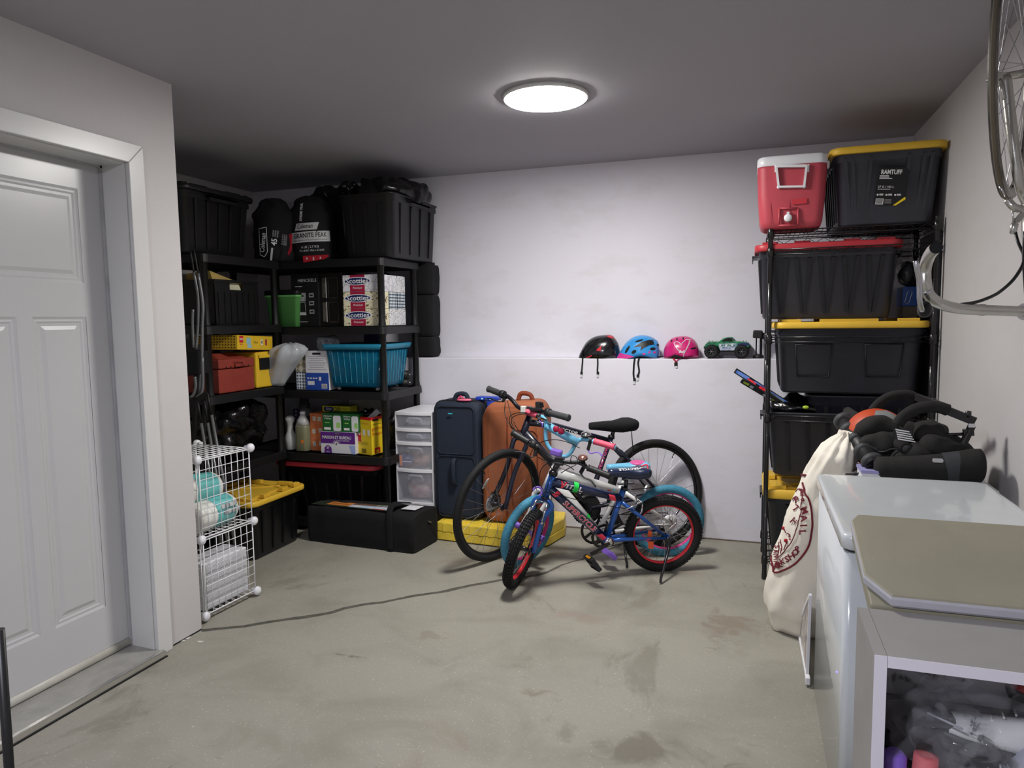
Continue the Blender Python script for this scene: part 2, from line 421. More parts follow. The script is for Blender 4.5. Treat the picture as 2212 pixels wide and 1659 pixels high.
for a, b, c, d in pan:
    mb = MB()
    for (i0, x0), (i1, x1) in (((.0, -.0005), (.010, -.0055)), ((.010, -.0055), (.018, -.0045)), ((.018, -.0045), (.026, -.0085)), ((.026, -.0085), (.034, -.0085)), ((.034, -.0085), (.050, -.0025))):
        r0 = [V((XD + x0, y, z)) for y, z in ((a + i0, c + i0), (b - i0, c + i0), (b - i0, d - i0), (a + i0, d - i0))]
        r1 = [V((XD + x1, y, z)) for y, z in ((a + i1, c + i1), (b - i1, c + i1), (b - i1, d - i1), (a + i1, d - i1))]
        mb.loft([r0, r1], cap=(False, False), smooth=False)
    i = .050; mb.add([(XD - .0025, a + i, c + i), (XD - .0025, b - i, c + i), (XD - .0025, b - i, d - i), (XD - .0025, a + i, d - i)], [(0, 1, 2, 3)])
    mb.build('panel', m_door, dr, fix=False)
mb = MB(); q = [(XD + .012 * math.cos(t), 0, .055 + .018 * math.sin(t)) for t in [(-PI / 2 + PI * k / 8) for k in range(9)]]
mb.loft([[V((x, y, z)) for x, _, z in q] for y in (Y0, Y1)]).build('door_sweep', mat('sweep', (190, 188, 178), .35, var=.05), dr)
# threshold with grooves
th = thing('trim_2', 'ribbed aluminium door threshold', 'threshold', (XL, 1.86, 0)); th['kind'] = 'structure'; del th['category']
mb = MB(); xt0, xt1 = XD, XL + .05
N = 26
for k in range(N):
    a = xt0 + (xt1 - .02 - xt0) * k / N; b = xt0 + (xt1 - .02 - xt0) * (k + .72) / N
    zt = lambda x: .036 - .008 * ((x - xt0) / (xt1 - xt0))
    mb.hexa([(a, DY0, .01), (b, DY0, .01), (b, DY1, .01), (a, DY1, .01), (a, DY0, zt(a)), (b, DY0, zt(b)), (b, DY1, zt(b)), (a, DY1, zt(a))])
mb.bb((xt0, DY0, .0), (xt1 - .02, DY1, .0265))
mb.build('threshold_plate', m_alu, th, fix=False)
MB().hexa([(xt1 - .02, DY0 - .01, 0), (xt1, DY0 - .01, 0), (xt1, DY1 + .012, 0), (xt1 - .02, DY1 + .012, 0), (xt1 - .02, DY0 - .01, .030), (xt1 - .004, DY0 - .01, .026), (xt1 - .004, DY1 + .012, .026), (xt1 - .02, DY1 + .012, .030)]).build('nosing', mat('nosing_alu', (205, 204, 198), .22, metal=.9, var=.03), th, bevel=.002)
struct(MB().bb((xt1, DY0, 0), (xt1 + .006, DY1 + .012, .005)).build('trim_threshold_gap', m_dark))
MB().bb((XL - .3, DY0 - .02, -.01), (XD - .046, DY1 + .02, .03)).build('sill', m_dark, th)

# ceiling lamps: the visible one, and its twin behind the camera
def ceiling_lamp(c, lab, strength, col):
    t = thing('ceiling_light', lab, 'light', (c[0], c[1], CEIL))
    m = bpy.data.materials.new('lamp_glow'); m.use_nodes = True
    nt, b = nodes_of(m); b.inputs['Base Color'].default_value = (.8, .8, .8, 1)
    b.inputs['Emission Color'].default_value = (*col, 1); b.inputs['Emission Strength'].default_value = strength
    MB().lathe([(.200, 0), (.201, -.014), (.197, -.019), (.193, -.019)], (c[0], c[1], CEIL), (0, 0, 1), 64, cap=True).build('rim', mat('lamp_rim', (235, 235, 232), .3, var=0), t)
    mb = MB(); mb.lathe([(.194, -.0192), (.188, -.0235), (.12, -.027), (.04, -.028), (.003, -.0282)], (c[0], c[1], CEIL), (0, 0, 1), 64).build('diffuser', m, t)
    return t
ceiling_lamp((-.93, 3.29), 'round flush white ceiling light glowing above the bicycles', LAMP_FRONT, LAMP_FRONT_COL)
ceiling_lamp((-.95, -.35), 'round flush ceiling light over the near half of the garage', LAMP_REAR, LAMP_REAR_COL)
# ================================================================== SHARED MATERIALS
m_blk = mat('black_resin', (17, 17, 18), 0.42, var=0.12, scale=30, bump=0.25, bscale=300)
m_tote = mat('black_tote', (19, 19, 22), 0.40, var=0.10, scale=9, bump=0.2, bscale=350)
m_ywl = mat('yellow_lid', (222, 180, 58), 0.45, var=0.03, bump=0.2, bscale=300)
m_redl = mat('red_lid', (172, 48, 56), 0.45, var=0.03, bump=0.2, bscale=300)
m_white = mat('white_plastic', (226, 226, 230), 0.35, var=0.01)
m_wire = mat('white_wire', (232, 232, 234), 0.35, var=0)
m_bag = mat('black_bag_film', (12, 12, 13), 0.22, var=0.1, scale=20, bump=.5, bscale=40)
m_fab = mat('black_fabric', (13, 13, 16), 0.9, var=0.15, scale=60, bump=0.6, bscale=700)
m_ink = mat('ink_white', (225, 225, 225), .5, var=0)
m_inkk = mat('ink_black', (18, 18, 20), .5, var=0)
m_inkr = mat('ink_red', (196, 30, 36), .5, var=0)
m_steel = mat('steel', (190, 190, 192), .25, metal=1, var=0)
m_card = mat('white_carton', (214, 214, 218), .55, var=0.01)

# ------------------------------------------------------------------ storage tote
def tote(name, lab, loc, rz, w, d, h, lid=None, ribup=.003, ribw=5, ribd=4, taper=.88, open_=False, group=None, panel=False, dbl=False, body=None, lid_h=.032, hd='ends', cat='storage tote', lidpat=0):
    """w along local x, d along local y, z=0 bottom"""
    t = thing(name, lab, cat, loc, rz, group); M = PM[t]; bm_ = body or m_tote
    mb = MB(); R = .055; n = 5
    def rr(k, z, g=0.0): return ring_at(rrect(w * k + g, d * (1 - (1 - k) * w / d * .9) + g, R * k, n), z)
    ht = h - (0 if open_ else lid_h * .5)
    prof = [(taper - .03, 0.0, 0), (taper, .012, 0), (taper + (1 - taper) * .86, ht - .055, 0), (taper + (1 - taper) * .9, ht - .05, .016), (.975, ht - .012, .018), (.98, ht - .010, .030), (.985, ht, .030)]
    rings = [rr(k, z, g) for k, z, g in prof]
    if open_:
        rings += [rr(.985, ht, .018), rr(.96, ht - .012, -.004), rr(taper, .02, -.02)]
    mb.loft(rings, cap=(True, True))
    mbody = mb; mb = MB() if body else mb
    def side(sx, sy, cnt, length, half):
        for i in range(cnt):
            u = -1 + 2 * (i + .5) / cnt; u0 = u * (length / 2 - R * .7)
            kb, kt = taper + .005, taper + (1 - taper) * .84
            rw = .010
            for dd in ((-.016, .016) if dbl else (0,)):
                def P(k, z, uu, out):
                    hb = half * (1 - (1 - k) * ((w / d * .9) if sy else 1)); ub = uu * (1 - (1 - k) * (1 if sy else w / d * .9))
                    return V((ub, sy * (hb + out), z)) if sy else V((sx * (hb + out), ub, z))
                a = u0 + dd * .4; b = u0 + dd * 2.1
                c = [P(kb, .03, a - rw * .6, -.004), P(kb, .03, a + rw * .6, -.004), P(kb, .03, a + rw * .6, .006), P(kb, .03, a - rw * .6, .006),
                     P(kt, ht - .058, b - rw, -.004), P(kt, ht - .058, b + rw, -.004), P(kt, ht - .058, b + rw, .008), P(kt, ht - .058, b - rw, .008)]
                mb.hexa(c)
    side(1, 0, ribd, d, w / 2); side(-1, 0, ribd, d, w / 2); side(0, 1, ribw, w, d / 2); side(0, -1, ribw, w, d / 2)
    if panel:  # wide recessed-look panels framed by low ridges on the long front
        for s in (-1, 1):
            for cx in (-.24, .24):
                pts = [(cx * w - .13 * w, ht - .10), (cx * w + .13 * w, ht - .10), (cx * w + .11 * w, .09), (cx * w - .11 * w, .09)]
                P = []
                for x, z in pts:
                    k = taper + (1 - taper) * .86 * (z / (ht - .055)); P.append(V((x, s * d / 2 * (1 - (1 - k) * w / d * .9) + s * .003, z)))
                mb.tube(P, .004, 5, closed=True)
    if body:
        mb.v = [M @ p for p in mb.v]
        if mb.v: mb.build('rib', m_tote, t)
        mb = mbody
    mb.v = [M @ p for p in mb.v]
    mb.build('body', bm_, t)
    hb = MB()
    for s in (-1, 1):
        hb = MB(); hb.box((s * (w / 2 + .022), 0, ht - .035), (.030, d * .42, .012)); hb.box((s * (w / 2 + .034), 0, ht - .045), (.006, d * .42, .030))
        hb.v = [M @ p for p in hb.v]; hb.build('handle', bm_, t)
    if lid:
        mb = MB(); L = lid_h
        o = lambda g, z: ring_at(rrect(w + g, d + g, R + .005, n), z)
        mb.loft([o(.045, h - L), o(.050, h - L + .006), o(.050, h - .006), o(.042, h), o(.012, h), o(.002, h - .012), o(-.06, h - .012)])
        mb.v = [M @ p for p in mb.v]; mb.build('lid', lid, t)
        mb = MB()   # raised rim blocks and diagonal ribs
        for s in (-1, 1):
            for u in ((-.42, -.18, .18, .42) if lidpat == 0 else (-.40, 0, .40)):
                l = .12 if lidpat == 0 else (.40 if u == 0 else .14)
                mb.box((u * w, s * (d / 2 - .030), h + ribup), (w * l, .034, .022))
            for u in (-.25, .25): mb.box((s * (w / 2 - .030), u * d, h + ribup), (.034, d * .22, .022))
            mb.bar((s * w * .38, -d * .22, h - .008), (s * w * .10, d * .22, h - .008), .010, .010); mb.bar((s * w * .30, -d * .30, h - .008), (s * w * .42, d * .25, h - .008), .008, .008)
            mb.bar((-w * .38, s * d * .33, h - .008), (w * .38, s * d * .33, h - .008), .010, .012)
        mb.v = [M @ p for p in mb.v]; mb.build('lid_rib', lid, t, bevel=.002)
    return t

# ------------------------------------------------------------------ resin shelving
TIER = (.085, .54, .97, 1.40, 1.84)
def resin_shelving(lab, x0, x1, y0, y1, tiers, group):
    cx, cy = (x0 + x1) / 2, (y0 + y1) / 2
    t = thing('resin_shelving', lab, 'shelving unit', (cx, cy, 0), 0, group)
    for z in tiers:
        mb = MB(); T = .052
        mb.bb((x0 + .01, y0 + .01, z - .018), (x1 - .01, y1 - .01, z - .012))
        r = lambda g, zz: ring_at(rrect(x1 - x0 + g, y1 - y0 + g, .035, 4, cx, cy), zz)
        mb.loft([r(.0, z - T), r(.016, z - T), r(.010, z - .006), r(.0, z), r(-.02, z), r(-.024, z - T)], closed=True, smooth=False)
        nx = int((x1 - x0) / .055); ny = int((y1 - y0) / .055)
        for i in range(1, nx): mb.box((x0 + (x1 - x0) * i / nx, cy, z - .030), (.006, y1 - y0 - .03, .03))
        for i in range(1, ny): mb.box((cx, y0 + (y1 - y0) * i / ny, z - .030), (x1 - x0 - .03, .006, .03))
        mb.build('shelf', m_blk, t)
    for px in (x0 + .030, x1 - .030):
        for py in (y0 + .030, y1 - .030):
            mb = MB(); prof = [(.026, 0), (.026, .02)]
            zz = [0] + list(tiers)
            for a, b in zip(zz[:-1], zz[1:]): prof += [(.0225, a + .03), (.0225, b - .062), (.027, b - .060), (.027, b - .002)]
            mb.lathe(prof, (px, py, 0), (0, 0, 1), 16)
            mb.build('post', m_blk, t)
    return t
BX0, BX1, BY0, BY1 = -3.45, -2.235, 4.045, 4.575
AX0, AX1, AY0, AY1 = -3.56, -3.00, 3.33, 4.03
resin_shelving('black resin shelving unit against the back wall, tissue boxes on it', BX0, BX1, BY0, BY1, TIER, 'black resin shelving')
resin_shelving('black resin shelving unit along the side wall of the alcove, red toolbox on it', AX0, AX1, AY0, AY1, (.085, .56, 1.005, 1.42, 1.84), 'black resin shelving')

# ------------------------------------------------------------------ top shelf
tote('storage_tote', 'big open black tote on the top shelf, stuffed with bin bags', (-2.372, 4.425, 1.842), 0, .40, .68, .408, None, .003, 3, 4, open_=True, taper=.90)
tote('storage_tote', 'tall black ribbed tote on the alcove top shelf', (-3.29, 3.555, 1.842), 0, .46, .58, .385, m_tote, .003, 4, 5, lid_h=.03)
o = lump('bin_bag', (-2.35, 4.46, 2.26), (.185, .31, .15), m_bag, k=6, a=.045, seed=3, seg=56, rings=36, ridge=.03)
tag(o, 'crumpled black bin bag bulging out of the open tote', 'bag')
o = lump('bin_bag', (-2.53, 4.18, 2.27), (.055, .08, .09), m_bag, k=11, a=.05, seed=9, seg=40, rings=24, ridge=.04)
tag(o, 'small black bag peak beside the crumpled bag in the open tote', 'bag')

# sleeping bags: stuff sacks
def stuffsack(name, lab, px0, px1, py0, py1, y, depth, seed, cat='sleeping bag', zb=1.842):
    a = W(px0, (py0 + py1) / 2, y=y + depth * .5); b = W(px1, (py0 + py1) / 2, y=y + depth * .5); top = W((px0 + px1) / 2, py0, y=y + depth * .5)
    r = (b.x - a.x) / 2; c = V(((a.x + b.x) / 2, y + depth * .5, 0)); H = top.z - zb
    t = thing(name, lab, cat, (c.x, c.y, zb))
    mb = MB(); rings = []
    for i in range(26):
        u = i / 25; k = 1.0 * (1 - .45 * max(0, u - .72) / .28) * (.86 + .14 * min(1, u / .08)) if u < .97 else .35
        ring = []
        for j in range(36):
            q = 2 * PI * j / 36
            p = V((math.cos(q) * r * k, math.sin(q) * depth * .5 * k, H * u))
            p += V((math.cos(q), math.sin(q), 0)) * crumple(p + c, 16, .008 + .02 * u ** 3, seed)
            ring.append(V((c.x, c.y, zb)) + p)
        rings.append(ring)
    mb.loft(rings).build('sack', m_fab, t); return t, c, r, H
m_pr = mat('label_grey', (186, 186, 186), .5, var=.03)
t1, c1, r1, H1 = stuffsack('sleeping_bag', 'black rolled sleeping bag with white band lettered GRANITE PEAK', 628, 720, 425, 556, 4.10, .27, 2)
def cylwarp(c, r, depth, zb, ang0=0.0, tilt=0.0, k=1.02):
    """wrap flat print (x right, y up) round the front of a sack"""
    def f(p):
        x = p.x * math.cos(tilt) - p.y * math.sin(tilt); y = p.x * math.sin(tilt) + p.y * math.cos(tilt)
        q = x / r + ang0
        return V((c.x + math.sin(q) * (r * k + p.z), c.y - math.cos(q) * (depth * .5 * k + p.z), zb + y))
    return f
def wrapgrid(f, x0, x1, y0, y1, m, par, name, nx=14, ny=3, label=None, skew=0.0):
    mb = MB(); vs = []
    for j in range(ny + 1):
        for i in range(nx + 1):
            yy = y0 + (y1 - y0) * j / ny
            vs.append(f(V((x0 + (x1 - x0) * i / nx + skew * (yy - y0), yy, .0008))))
    mb.add(vs, [(j * (nx + 1) + i, j * (nx + 1) + i + 1, (j + 1) * (nx + 1) + i + 1, (j + 1) * (nx + 1) + i) for j in range(ny) for i in range(nx)])
    return mb.build(name, m, par, label)
f = cylwarp(c1, r1, .27, 1.842, .42, .05, 1.05)
wrapgrid(f, -.155, .150, .125, .195, m_pr, t1, 'white_band')
text('GRANITE PEAK', None, .044, m_inkk, t1, warp=lambda p: f(p + V((.005, .168, .0015))), off=.015, fit=.235)
text('SLEEPING BAG  ADULT REGULAR SAC DE COUCHAGE', None, .010, m_inkk, t1, warp=lambda p: f(p + V((.005, .138, .0015))), fit=.24)
wrapgrid(f, -.10, .055, .205, .252, m_pr, t1, 'badge', skew=.4)
text('Coleman', None, .042, m_inkk, t1, warp=lambda p: f(p + V((-.025, .230, .0015))), off=.012, shear=.25, fit=.105)
text('6 LB | 2.7 KG', None, .022, m_ink, t1, warp=lambda p: f(p + V((.0, .092, .0010))), fit=.115)
text('77 x 46 IN / 195.6 x 117.6 CM', None, .018, m_ink, t1, warp=lambda p: f(p + V((.01, .068, .0010))), fit=.165)
f3 = cylwarp(c1, r1, .27, 1.842, .42, PI / 2 - .1, 1.05)
text('XTREME TRAIL', None, .024, m_ink, t1, warp=lambda p: f3(p + V((.315, .085, .002))), off=.02, fit=.12)
m_redt = mat('red_strap', (170, 26, 42), .6, var=.05)
t2 = MB().prism([W(x, y, y=4.034) for x, y in ((655, 553), (709, 550), (711, 554), (700, 560), (656, 567))], (0, -.004, 0)).build('red_tag', m_redt, t1, 'red tag lying over the shelf edge')
for i, px in enumerate((663, 677, 692)): text('nga'[i], frame3(W(px, 558 - i, y=4.029), (1, 0, .12), (0, 0, 1)), .028, m_ink, t1, off=.02)
MB().prism([W(x, y, y=3.99) for x, y in ((624, 505), (630, 506), (629, 540), (623, 551), (621, 548), (627, 530))], (0, .006, 0)).build('red_pull', m_redt, t1)
t2, c2, r2, H2 = stuffsack('sleeping_bag', 'black rolled sleeping bag printed with a sideways logo and 45', 556, 632, 430, 568, 3.99, .25, 5, zb=1.842)
g2 = cylwarp(c2, r2, .25, 1.842, .42, PI / 2 - .14, 1.05)
def strokeprint(f, pts, w, m, par, name='logo_outline'):
    mb = MB(); P = [V((x, y, 0)) for x, y in pts]; n = len(P); Q = []
    for i in range(n):
        for k in range(6): Q.append(P[i].lerp(P[(i + 1) % n], k / 6))
    n = len(Q); vs = []
    for i in range(n):
        t = (Q[(i + 1) % n] - Q[i - 1]).normalized(); s = V((-t.y, t.x, 0)) * w / 2
        vs += [f(Q[i] + s + V((0, 0, .0012))), f(Q[i] - s + V((0, 0, .0012)))]
    mb.add(vs, [(2 * i, 2 * i + 1, (2 * i + 3) % (2 * n), (2 * i + 2) % (2 * n)) for i in range(n)])
    return mb.build(name, m, par)
strokeprint(g2, [(.03, .09), (.20, .115), (.215, .06), (.055, .038), (.02, .055)], .004, m_ink, t2)
text('Coleman', None, .05, m_ink, t2, warp=lambda p: g2(p + V((.110, .075, .0012))), off=.012, shear=.2, fit=.125)
text('45', None, .05, m_ink, t2, warp=lambda p: g2(p + V((.125, .000, .0012))), off=.02, fit=.045)
wrapgrid(g2, .00, .085, .003, .016, m_pr, t2, 'white_tag')
for k in range(3): text(('COMFORT', 'CONFORT', 'RATING')[k], None, .014, m_pr, t2, warp=lambda p, k=k: g2(p + V((.18, .012 - k * .014, .0012))), fit=.045)
for k in range(3): text('FITS UP TO 5 FT 11', None, .013, m_pr, t2, warp=lambda p, k=k: g2(p + V((.15, -.05 - k * .013, .0012))), fit=.07)

o = lump('backpack', (-2.92, 4.50, 2.21), (.25, .16, .15), m_fab, k=8, a=.05, seed=21, ridge=.02); tag(o, 'black backpack slumped behind the sleeping bags', 'bag')
o = lump('backpack', (-2.92, 4.50, 1.96), (.28, .15, .12), m_fab, k=8, a=.03, seed=24); tag(o, 'black cloth bag underneath the slumped backpack', 'bag')
o = MB().bar(W(701, 417, y=4.10), W(706, 424, y=4.10), .012, .004).build('strap_buckle', m_steel); tag(o, 'small shiny strap buckle beside the slumped backpack', 'buckle')

# ------------------------------------------------------------------ second tier (1.40)
def carton(name, lab, a, b, m, cat='box', group=None, bevel=.002, loc=None):
    """axis-aligned carton, a and b opposite corners"""
    a = V(a); b = V(b); t = thing(name, lab, cat, ((a.x + b.x) / 2, (a.y + b.y) / 2, min(a.z, b.z)), 0, group)
    MB().bb(a, b).build('carton', m, t, bevel=bevel); return t
def front(a, b):   # frame for the face toward the camera: origin lower-left
    return frame3((min(a[0], b[0]), min(a[1], b[1]) - .0004, min(a[2], b[2])), (1, 0, 0), (0, 0, 1))
def sideR(a, b):   # right-hand face (+x)
    return frame3((max(a[0], b[0]) + .0004, min(a[1], b[1]), min(a[2], b[2])), (0, 1, 0), (0, 0, 1))
def at(M, x, y, ang=0.0): return M @ Matrix.Translation((x, y, 0)) @ Matrix.Rotation(ang, 4, 'Z')
Z2 = 1.402
p0 = W(632, 697, y=4.12); p1 = W(686, 590, y=4.12)
A = (p0.x, 4.12, Z2); B = (p1.x, 4.36, p1.z)
hk = carton('appliance_box', 'black coffee maker carton lettered HENCKELS', A, B, m_inkk, 'box')
F = front(A, B); w, h = B[0] - A[0], B[2] - A[2]
text('HENCKELS', at(F, w * .60, h * .87), .03, m_pr, hk, off=.012, fit=w * .68)
decal(at(F, w * .28, h * .76), w * .26, .004, m_pr, hk, 'text_line')
m_pic = mat('print_silver', (150, 150, 152), .35, var=.2, scale=40)
decal(at(F, w * .36, h * .56), w * .34, h * .16, m_pic, hk, 'picture'); decal(at(F, w * .36, h * .24), w * .34, h * .045, m_pr, hk, 'picture')
strokeprint(lambda p: F @ p, [(w * .20, h * .27), (w * .52, h * .27), (w * .50, h * .46), (w * .22, h * .46)], .003, m_pr, hk, 'picture_outline')
decal(at(F, w * .36, h * .58, 0), w * .18, h * .035, m_inkk, hk, 'picture', z=.0006)
for k, yy in enumerate((.59, .44, .28)):
    decal(at(F, w * .74, h * yy), w * .18, h * .08, m_pic, hk, 'picture'); decal(at(F, w * .74, h * yy), w * .11, h * .03, m_inkk, hk, 'picture', z=.0006)
decal(at(F, w * .40, h * .09), w * .34, .003, m_pr, hk, 'text_line')
p0 = W(688, 700, y=4.14); p1 = W(738, 588, y=4.14)
A = (p0.x, 4.14, Z2); B = (p1.x, 4.34, p1.z)
gb = carton('glassware_box', 'dark glassware carton with two windows, beside the tissue boxes', A, B, mat('deep_black_card', (16, 13, 13), .4, var=.1), 'box')
F = front(A, B); w, h = B[0] - A[0], B[2] - A[2]
m_gl = mat('window_glint', (88, 84, 76), .15, var=.3, scale=14)
for k in (.72, .27):
    decal(at(F, w * .28, h * k), w * .16, h * .36, m_gl, gb, 'window'); decal(at(F, w * .36, h * k), w * .03, h * .38, m_pr, gb, 'window_edge', z=.0005)
    strokeprint(lambda p: F @ p, [(w * .45, h * (k - .19)), (w * .82, h * (k - .19)), (w * .82, h * (k + .18)), (w * .45, h * (k + .18))], .0025, m_gl, gb, 'window_outline')

# tissue boxes with printed patterns
def patmat(name, kind, c1, c2, sc):
    m = mat(name, c1, .5, var=0); nt, b = nodes_of(m)
    tc = nt.nodes.new('ShaderNodeTexCoord'); mp = nt.nodes.new('ShaderNodeMapping'); nt.links.new(tc.outputs['Object'], mp.inputs[0])
    r = nt.nodes.new('ShaderNodeValToRGB')
    if kind == 'vor':
        n = nt.nodes.new('ShaderNodeTexVoronoi'); n.feature = 'DISTANCE_TO_EDGE'; n.inputs['Scale'].default_value = sc; nt.links.new(mp.outputs[0], n.inputs['Vector']); o = n.outputs['Distance']
        r.color_ramp.elements[0].position = .05; r.color_ramp.elements[1].position = .10
    elif kind == 'hex':
        n = nt.nodes.new('ShaderNodeTexVoronoi'); n.inputs['Scale'].default_value = sc; n.inputs['Randomness'].default_value = 0.0; nt.links.new(mp.outputs[0], n.inputs['Vector']); o = n.outputs['Distance']
        r.color_ramp.elements[0].position = .42; r.color_ramp.elements[1].position = .5
    elif kind == 'tri':
        mp.inputs['Rotation'].default_value = (0, .785, 0); n = nt.nodes.new('ShaderNodeTexChecker'); n.inputs['Scale'].default_value = sc; nt.links.new(mp.outputs[0], n.inputs['Vector']); o = n.outputs['Fac']
    else:
        n = nt.nodes.new('ShaderNodeTexNoise'); n.inputs['Scale'].default_value = sc; n.inputs['Detail'].default_value = 2; n.inputs['Distortion'].default_value = 2.5; nt.links.new(mp.outputs[0], n.inputs['Vector']); o = n.outputs['Fac']
        r.color_ramp.elements[0].position = .58; r.color_ramp.elements[1].position = .61
    r.color_ramp.elements[0].color = (*lin(c1), 1); r.color_ramp.elements[1].color = (*lin(c2), 1)
    nt.links.new(o, r.inputs[0]); nt.links.new(r.outputs[0], b.inputs['Base Color']); return m
m_leafg = patmat('print_leaf_grey', 'vor', (196, 194, 200), (226, 226, 230), 22)
m_leafy = patmat('print_leaf_cream', 'flow', (228, 222, 188), (92, 74, 46), 34)
m_nav = patmat('print_navy', 'hex', (226, 230, 232), (46, 70, 92), 48)
m_paisley = patmat('print_paisley', 'flow', (224, 224, 226), (86, 88, 92), 46)
m_crim = mat('print_crimson', (158, 22, 60), .5, var=.03); m_navy = mat('print_navy_solid', (26, 38, 88), .5, var=0)
fx0 = W(741, 640, y=4.10).x; fx1 = W(822, 640, y=4.10).x
zt = W(780, 593, y=4.10).z; H = (zt - Z2) / 3
pats = [('bottom', m_leafy), ('middle', m_leafy), ('top', m_leafg)]
for k, (nm, pm) in enumerate(pats):
    A = (fx0, 4.10, Z2 + k * H + .0005); B = (fx1 - .004, 4.215, Z2 + (k + 1) * H - .0005)
    t = carton('tissue_box', 'tissue box lettered Scotties, %s one of the front stack' % nm, A, B, pm, 'tissue box', 'tissue boxes in the front stack')
    F = front(A, B); w = B[0] - A[0]
    decal(at(F, w * .40, H / 2), w * .40, H * .98, m_crim, t, 'crimson_band')
    MBp = [(w * .40 + w * .34 * math.cos(a), H * .62 + H * .20 * math.sin(a)) for a in [2 * PI * i / 20 for i in range(20)]]
    decal(F, 0, 0, m_ink, t, 'logo_edge', z=.0009, poly=[(x + (x - w * .4) * .12, y + (y - H * .62) * .2) for x, y in MBp])
    decal(F, 0, 0, m_navy, t, 'logo', z=.0013, poly=MBp)
    text('Scotties', at(F, w * .40, H * .62) @ Matrix.Translation((0, 0, .0013)), H * .40, m_ink, t, off=.015, fit=w * .60)
    text('Premium', at(F, w * .40, H * .22) @ Matrix.Translation((0, 0, .0006)), H * .2, m_ink, t, shear=.3, fit=w * .26)
pats2 = [(m_nav, m_paisley), (m_paisley, m_nav), (m_leafg, m_paisley)]
descr = ['paisley tissue box, bottom row behind the front stack', 'navy lattice tissue box, middle row behind the front stack', 'grey leaf tissue box, top row behind the front stack']
descr2 = ['paisley tissue box, bottom of the rearmost stack', 'navy ring tissue box, middle of the rearmost stack', 'black scroll tissue box, top of the rearmost stack']
for k in range(3):
    A = (fx0 + .12, 4.222, Z2 + k * H + .0005); B = (fx1 - .004, 4.335, Z2 + (k + 1) * H - .0005)
    carton('tissue_box', descr[k], A, B, (m_paisley, m_nav, m_leafg)[k], 'tissue box')
    A = (fx0 + .12, 4.341, A[2]); B = (fx1 - .004, 4.455, B[2])
    carton('tissue_box', descr2[k], A, B, (m_paisley, m_nav, m_paisley)[k], 'tissue box')
o = lump('dark_bundle', (-2.52, 4.43, 1.70), (.22, .10, .06), m_bag, k=10, a=.03, seed=31); tag(o, 'dark plastic bundle lying on the tissue boxes', 'bag')

# black file crate with hand hole and papers (shelf A, tier 2)
Za = 1.422
a = W(470, 690, y=3.47); b = W(563, 690, y=3.60)
cr = thing('file_crate', 'black ribbed file crate with papers sticking out', 'crate', (-3.22, 3.60, Za))
mb = MB(); fx, bx = -3.055, -3.40; y0, y1, zt = 3.47, 3.86, Za + .275
def wall(mb, x, ya, yb, z0, z1, t=.006): mb.bb((x - t, ya, z0), (x, yb, z1))
mb.bb((bx, y0, Za), (fx, y1, Za + .008)); mb.bb((bx, y0, Za), (fx, y0 + .007, zt)).bb((bx, y1 - .007, Za), (fx, y1, zt)).bb((bx, y0, Za), (bx + .007, y1, zt))
mb.build('tub', m_blk, cr)
mb = MB(); yc = (y0 + y1) / 2; hw, zh = .062, zt - .06
mb.bb((fx - .007, y0, Za), (fx, y1, zh - .0)).bb((fx - .007, y0, zh), (fx, yc - hw, zt)).bb((fx - .007, yc + hw, zh), (fx, y1, zt)).bb((fx - .007, yc - hw, zt - .014), (fx, yc + hw, zt))
for k in range(7): yy = y0 + .03 + (y1 - y0 - .06) * k / 6; mb.bb((fx, yy - .005, Za + .01), (fx + .005, yy + .005, zh - .015))
mb.bb((fx, y0 - .004, zt - .016), (fx + .008, y1 + .004, zt)); mb.bb((bx, y0 - .006, zt - .03), (fx + .004, y0, zt))
mb.build('front_panel', m_blk, cr)
o = MB().prism([V((fx - .02, yc - hw, zh + .002)), V((fx - .02, yc + hw, zh + .002)), V((fx - .02, yc + hw * .7, zh + .038)), V((fx - .02, yc, zh + .046)), V((fx - .02, yc - hw * .7, zh + .038))], (-.02, 0, 0)).build('paper_stack', mat('cream_paper', (208, 206, 176), .7)); tag(o, 'cream papers seen through the crate hand hole', 'paper')
o = MB().hexa([V((-3.30, 3.50, zt - .05)), V((-3.08, 3.50, zt - .05)), V((-3.08, 3.78, zt - .05)), V((-3.30, 3.78, zt - .05)), V((-3.28, 3.49, zt + .040)), V((-3.10, 3.49, zt + .052)), V((-3.10, 3.79, zt - .02)), V((-3.28, 3.79, zt - .03))]).build('paper_folder', mat('kraft_paper', (176, 150, 84), .7, var=.1)); tag(o, 'tan envelope folder sticking out of the file crate', 'folder')

# green pails behind the post
m_grn = mat('green_plastic', (100, 168, 92), .4, var=.04)
def tub_box(name, lab, c, w, d, h, m, lidm, cat, taper=.86, z=0, rz=0.0):
    t = thing(name, lab, cat, (c[0], c[1], z), rz); M = PM[t]; mb = MB()
    rr = lambda k, zz, g=0: [M @ V((x, y, zz)) for x, y in rrect(w * k + g, d * k + g, .02, 4)]
    mb.loft([rr(taper, 0), rr(.97, h * .92), rr(1, h * .93, .008), rr(1, h, .01)]).build('tub', m, t)
    if lidm: MB().loft([rr(1, h, .012), rr(1, h + .03, .008), rr(.9, h + .036)]).build('lid', lidm, t)
    return t
g0 = W(597, 692, y=4.0)
tub_box('green_pail', 'green plastic pail with dark lid next to the coffee maker carton', (g0.x - .015, 4.16), .265, .17, .215, m_grn, m_blk, 'bin', z=Z2)
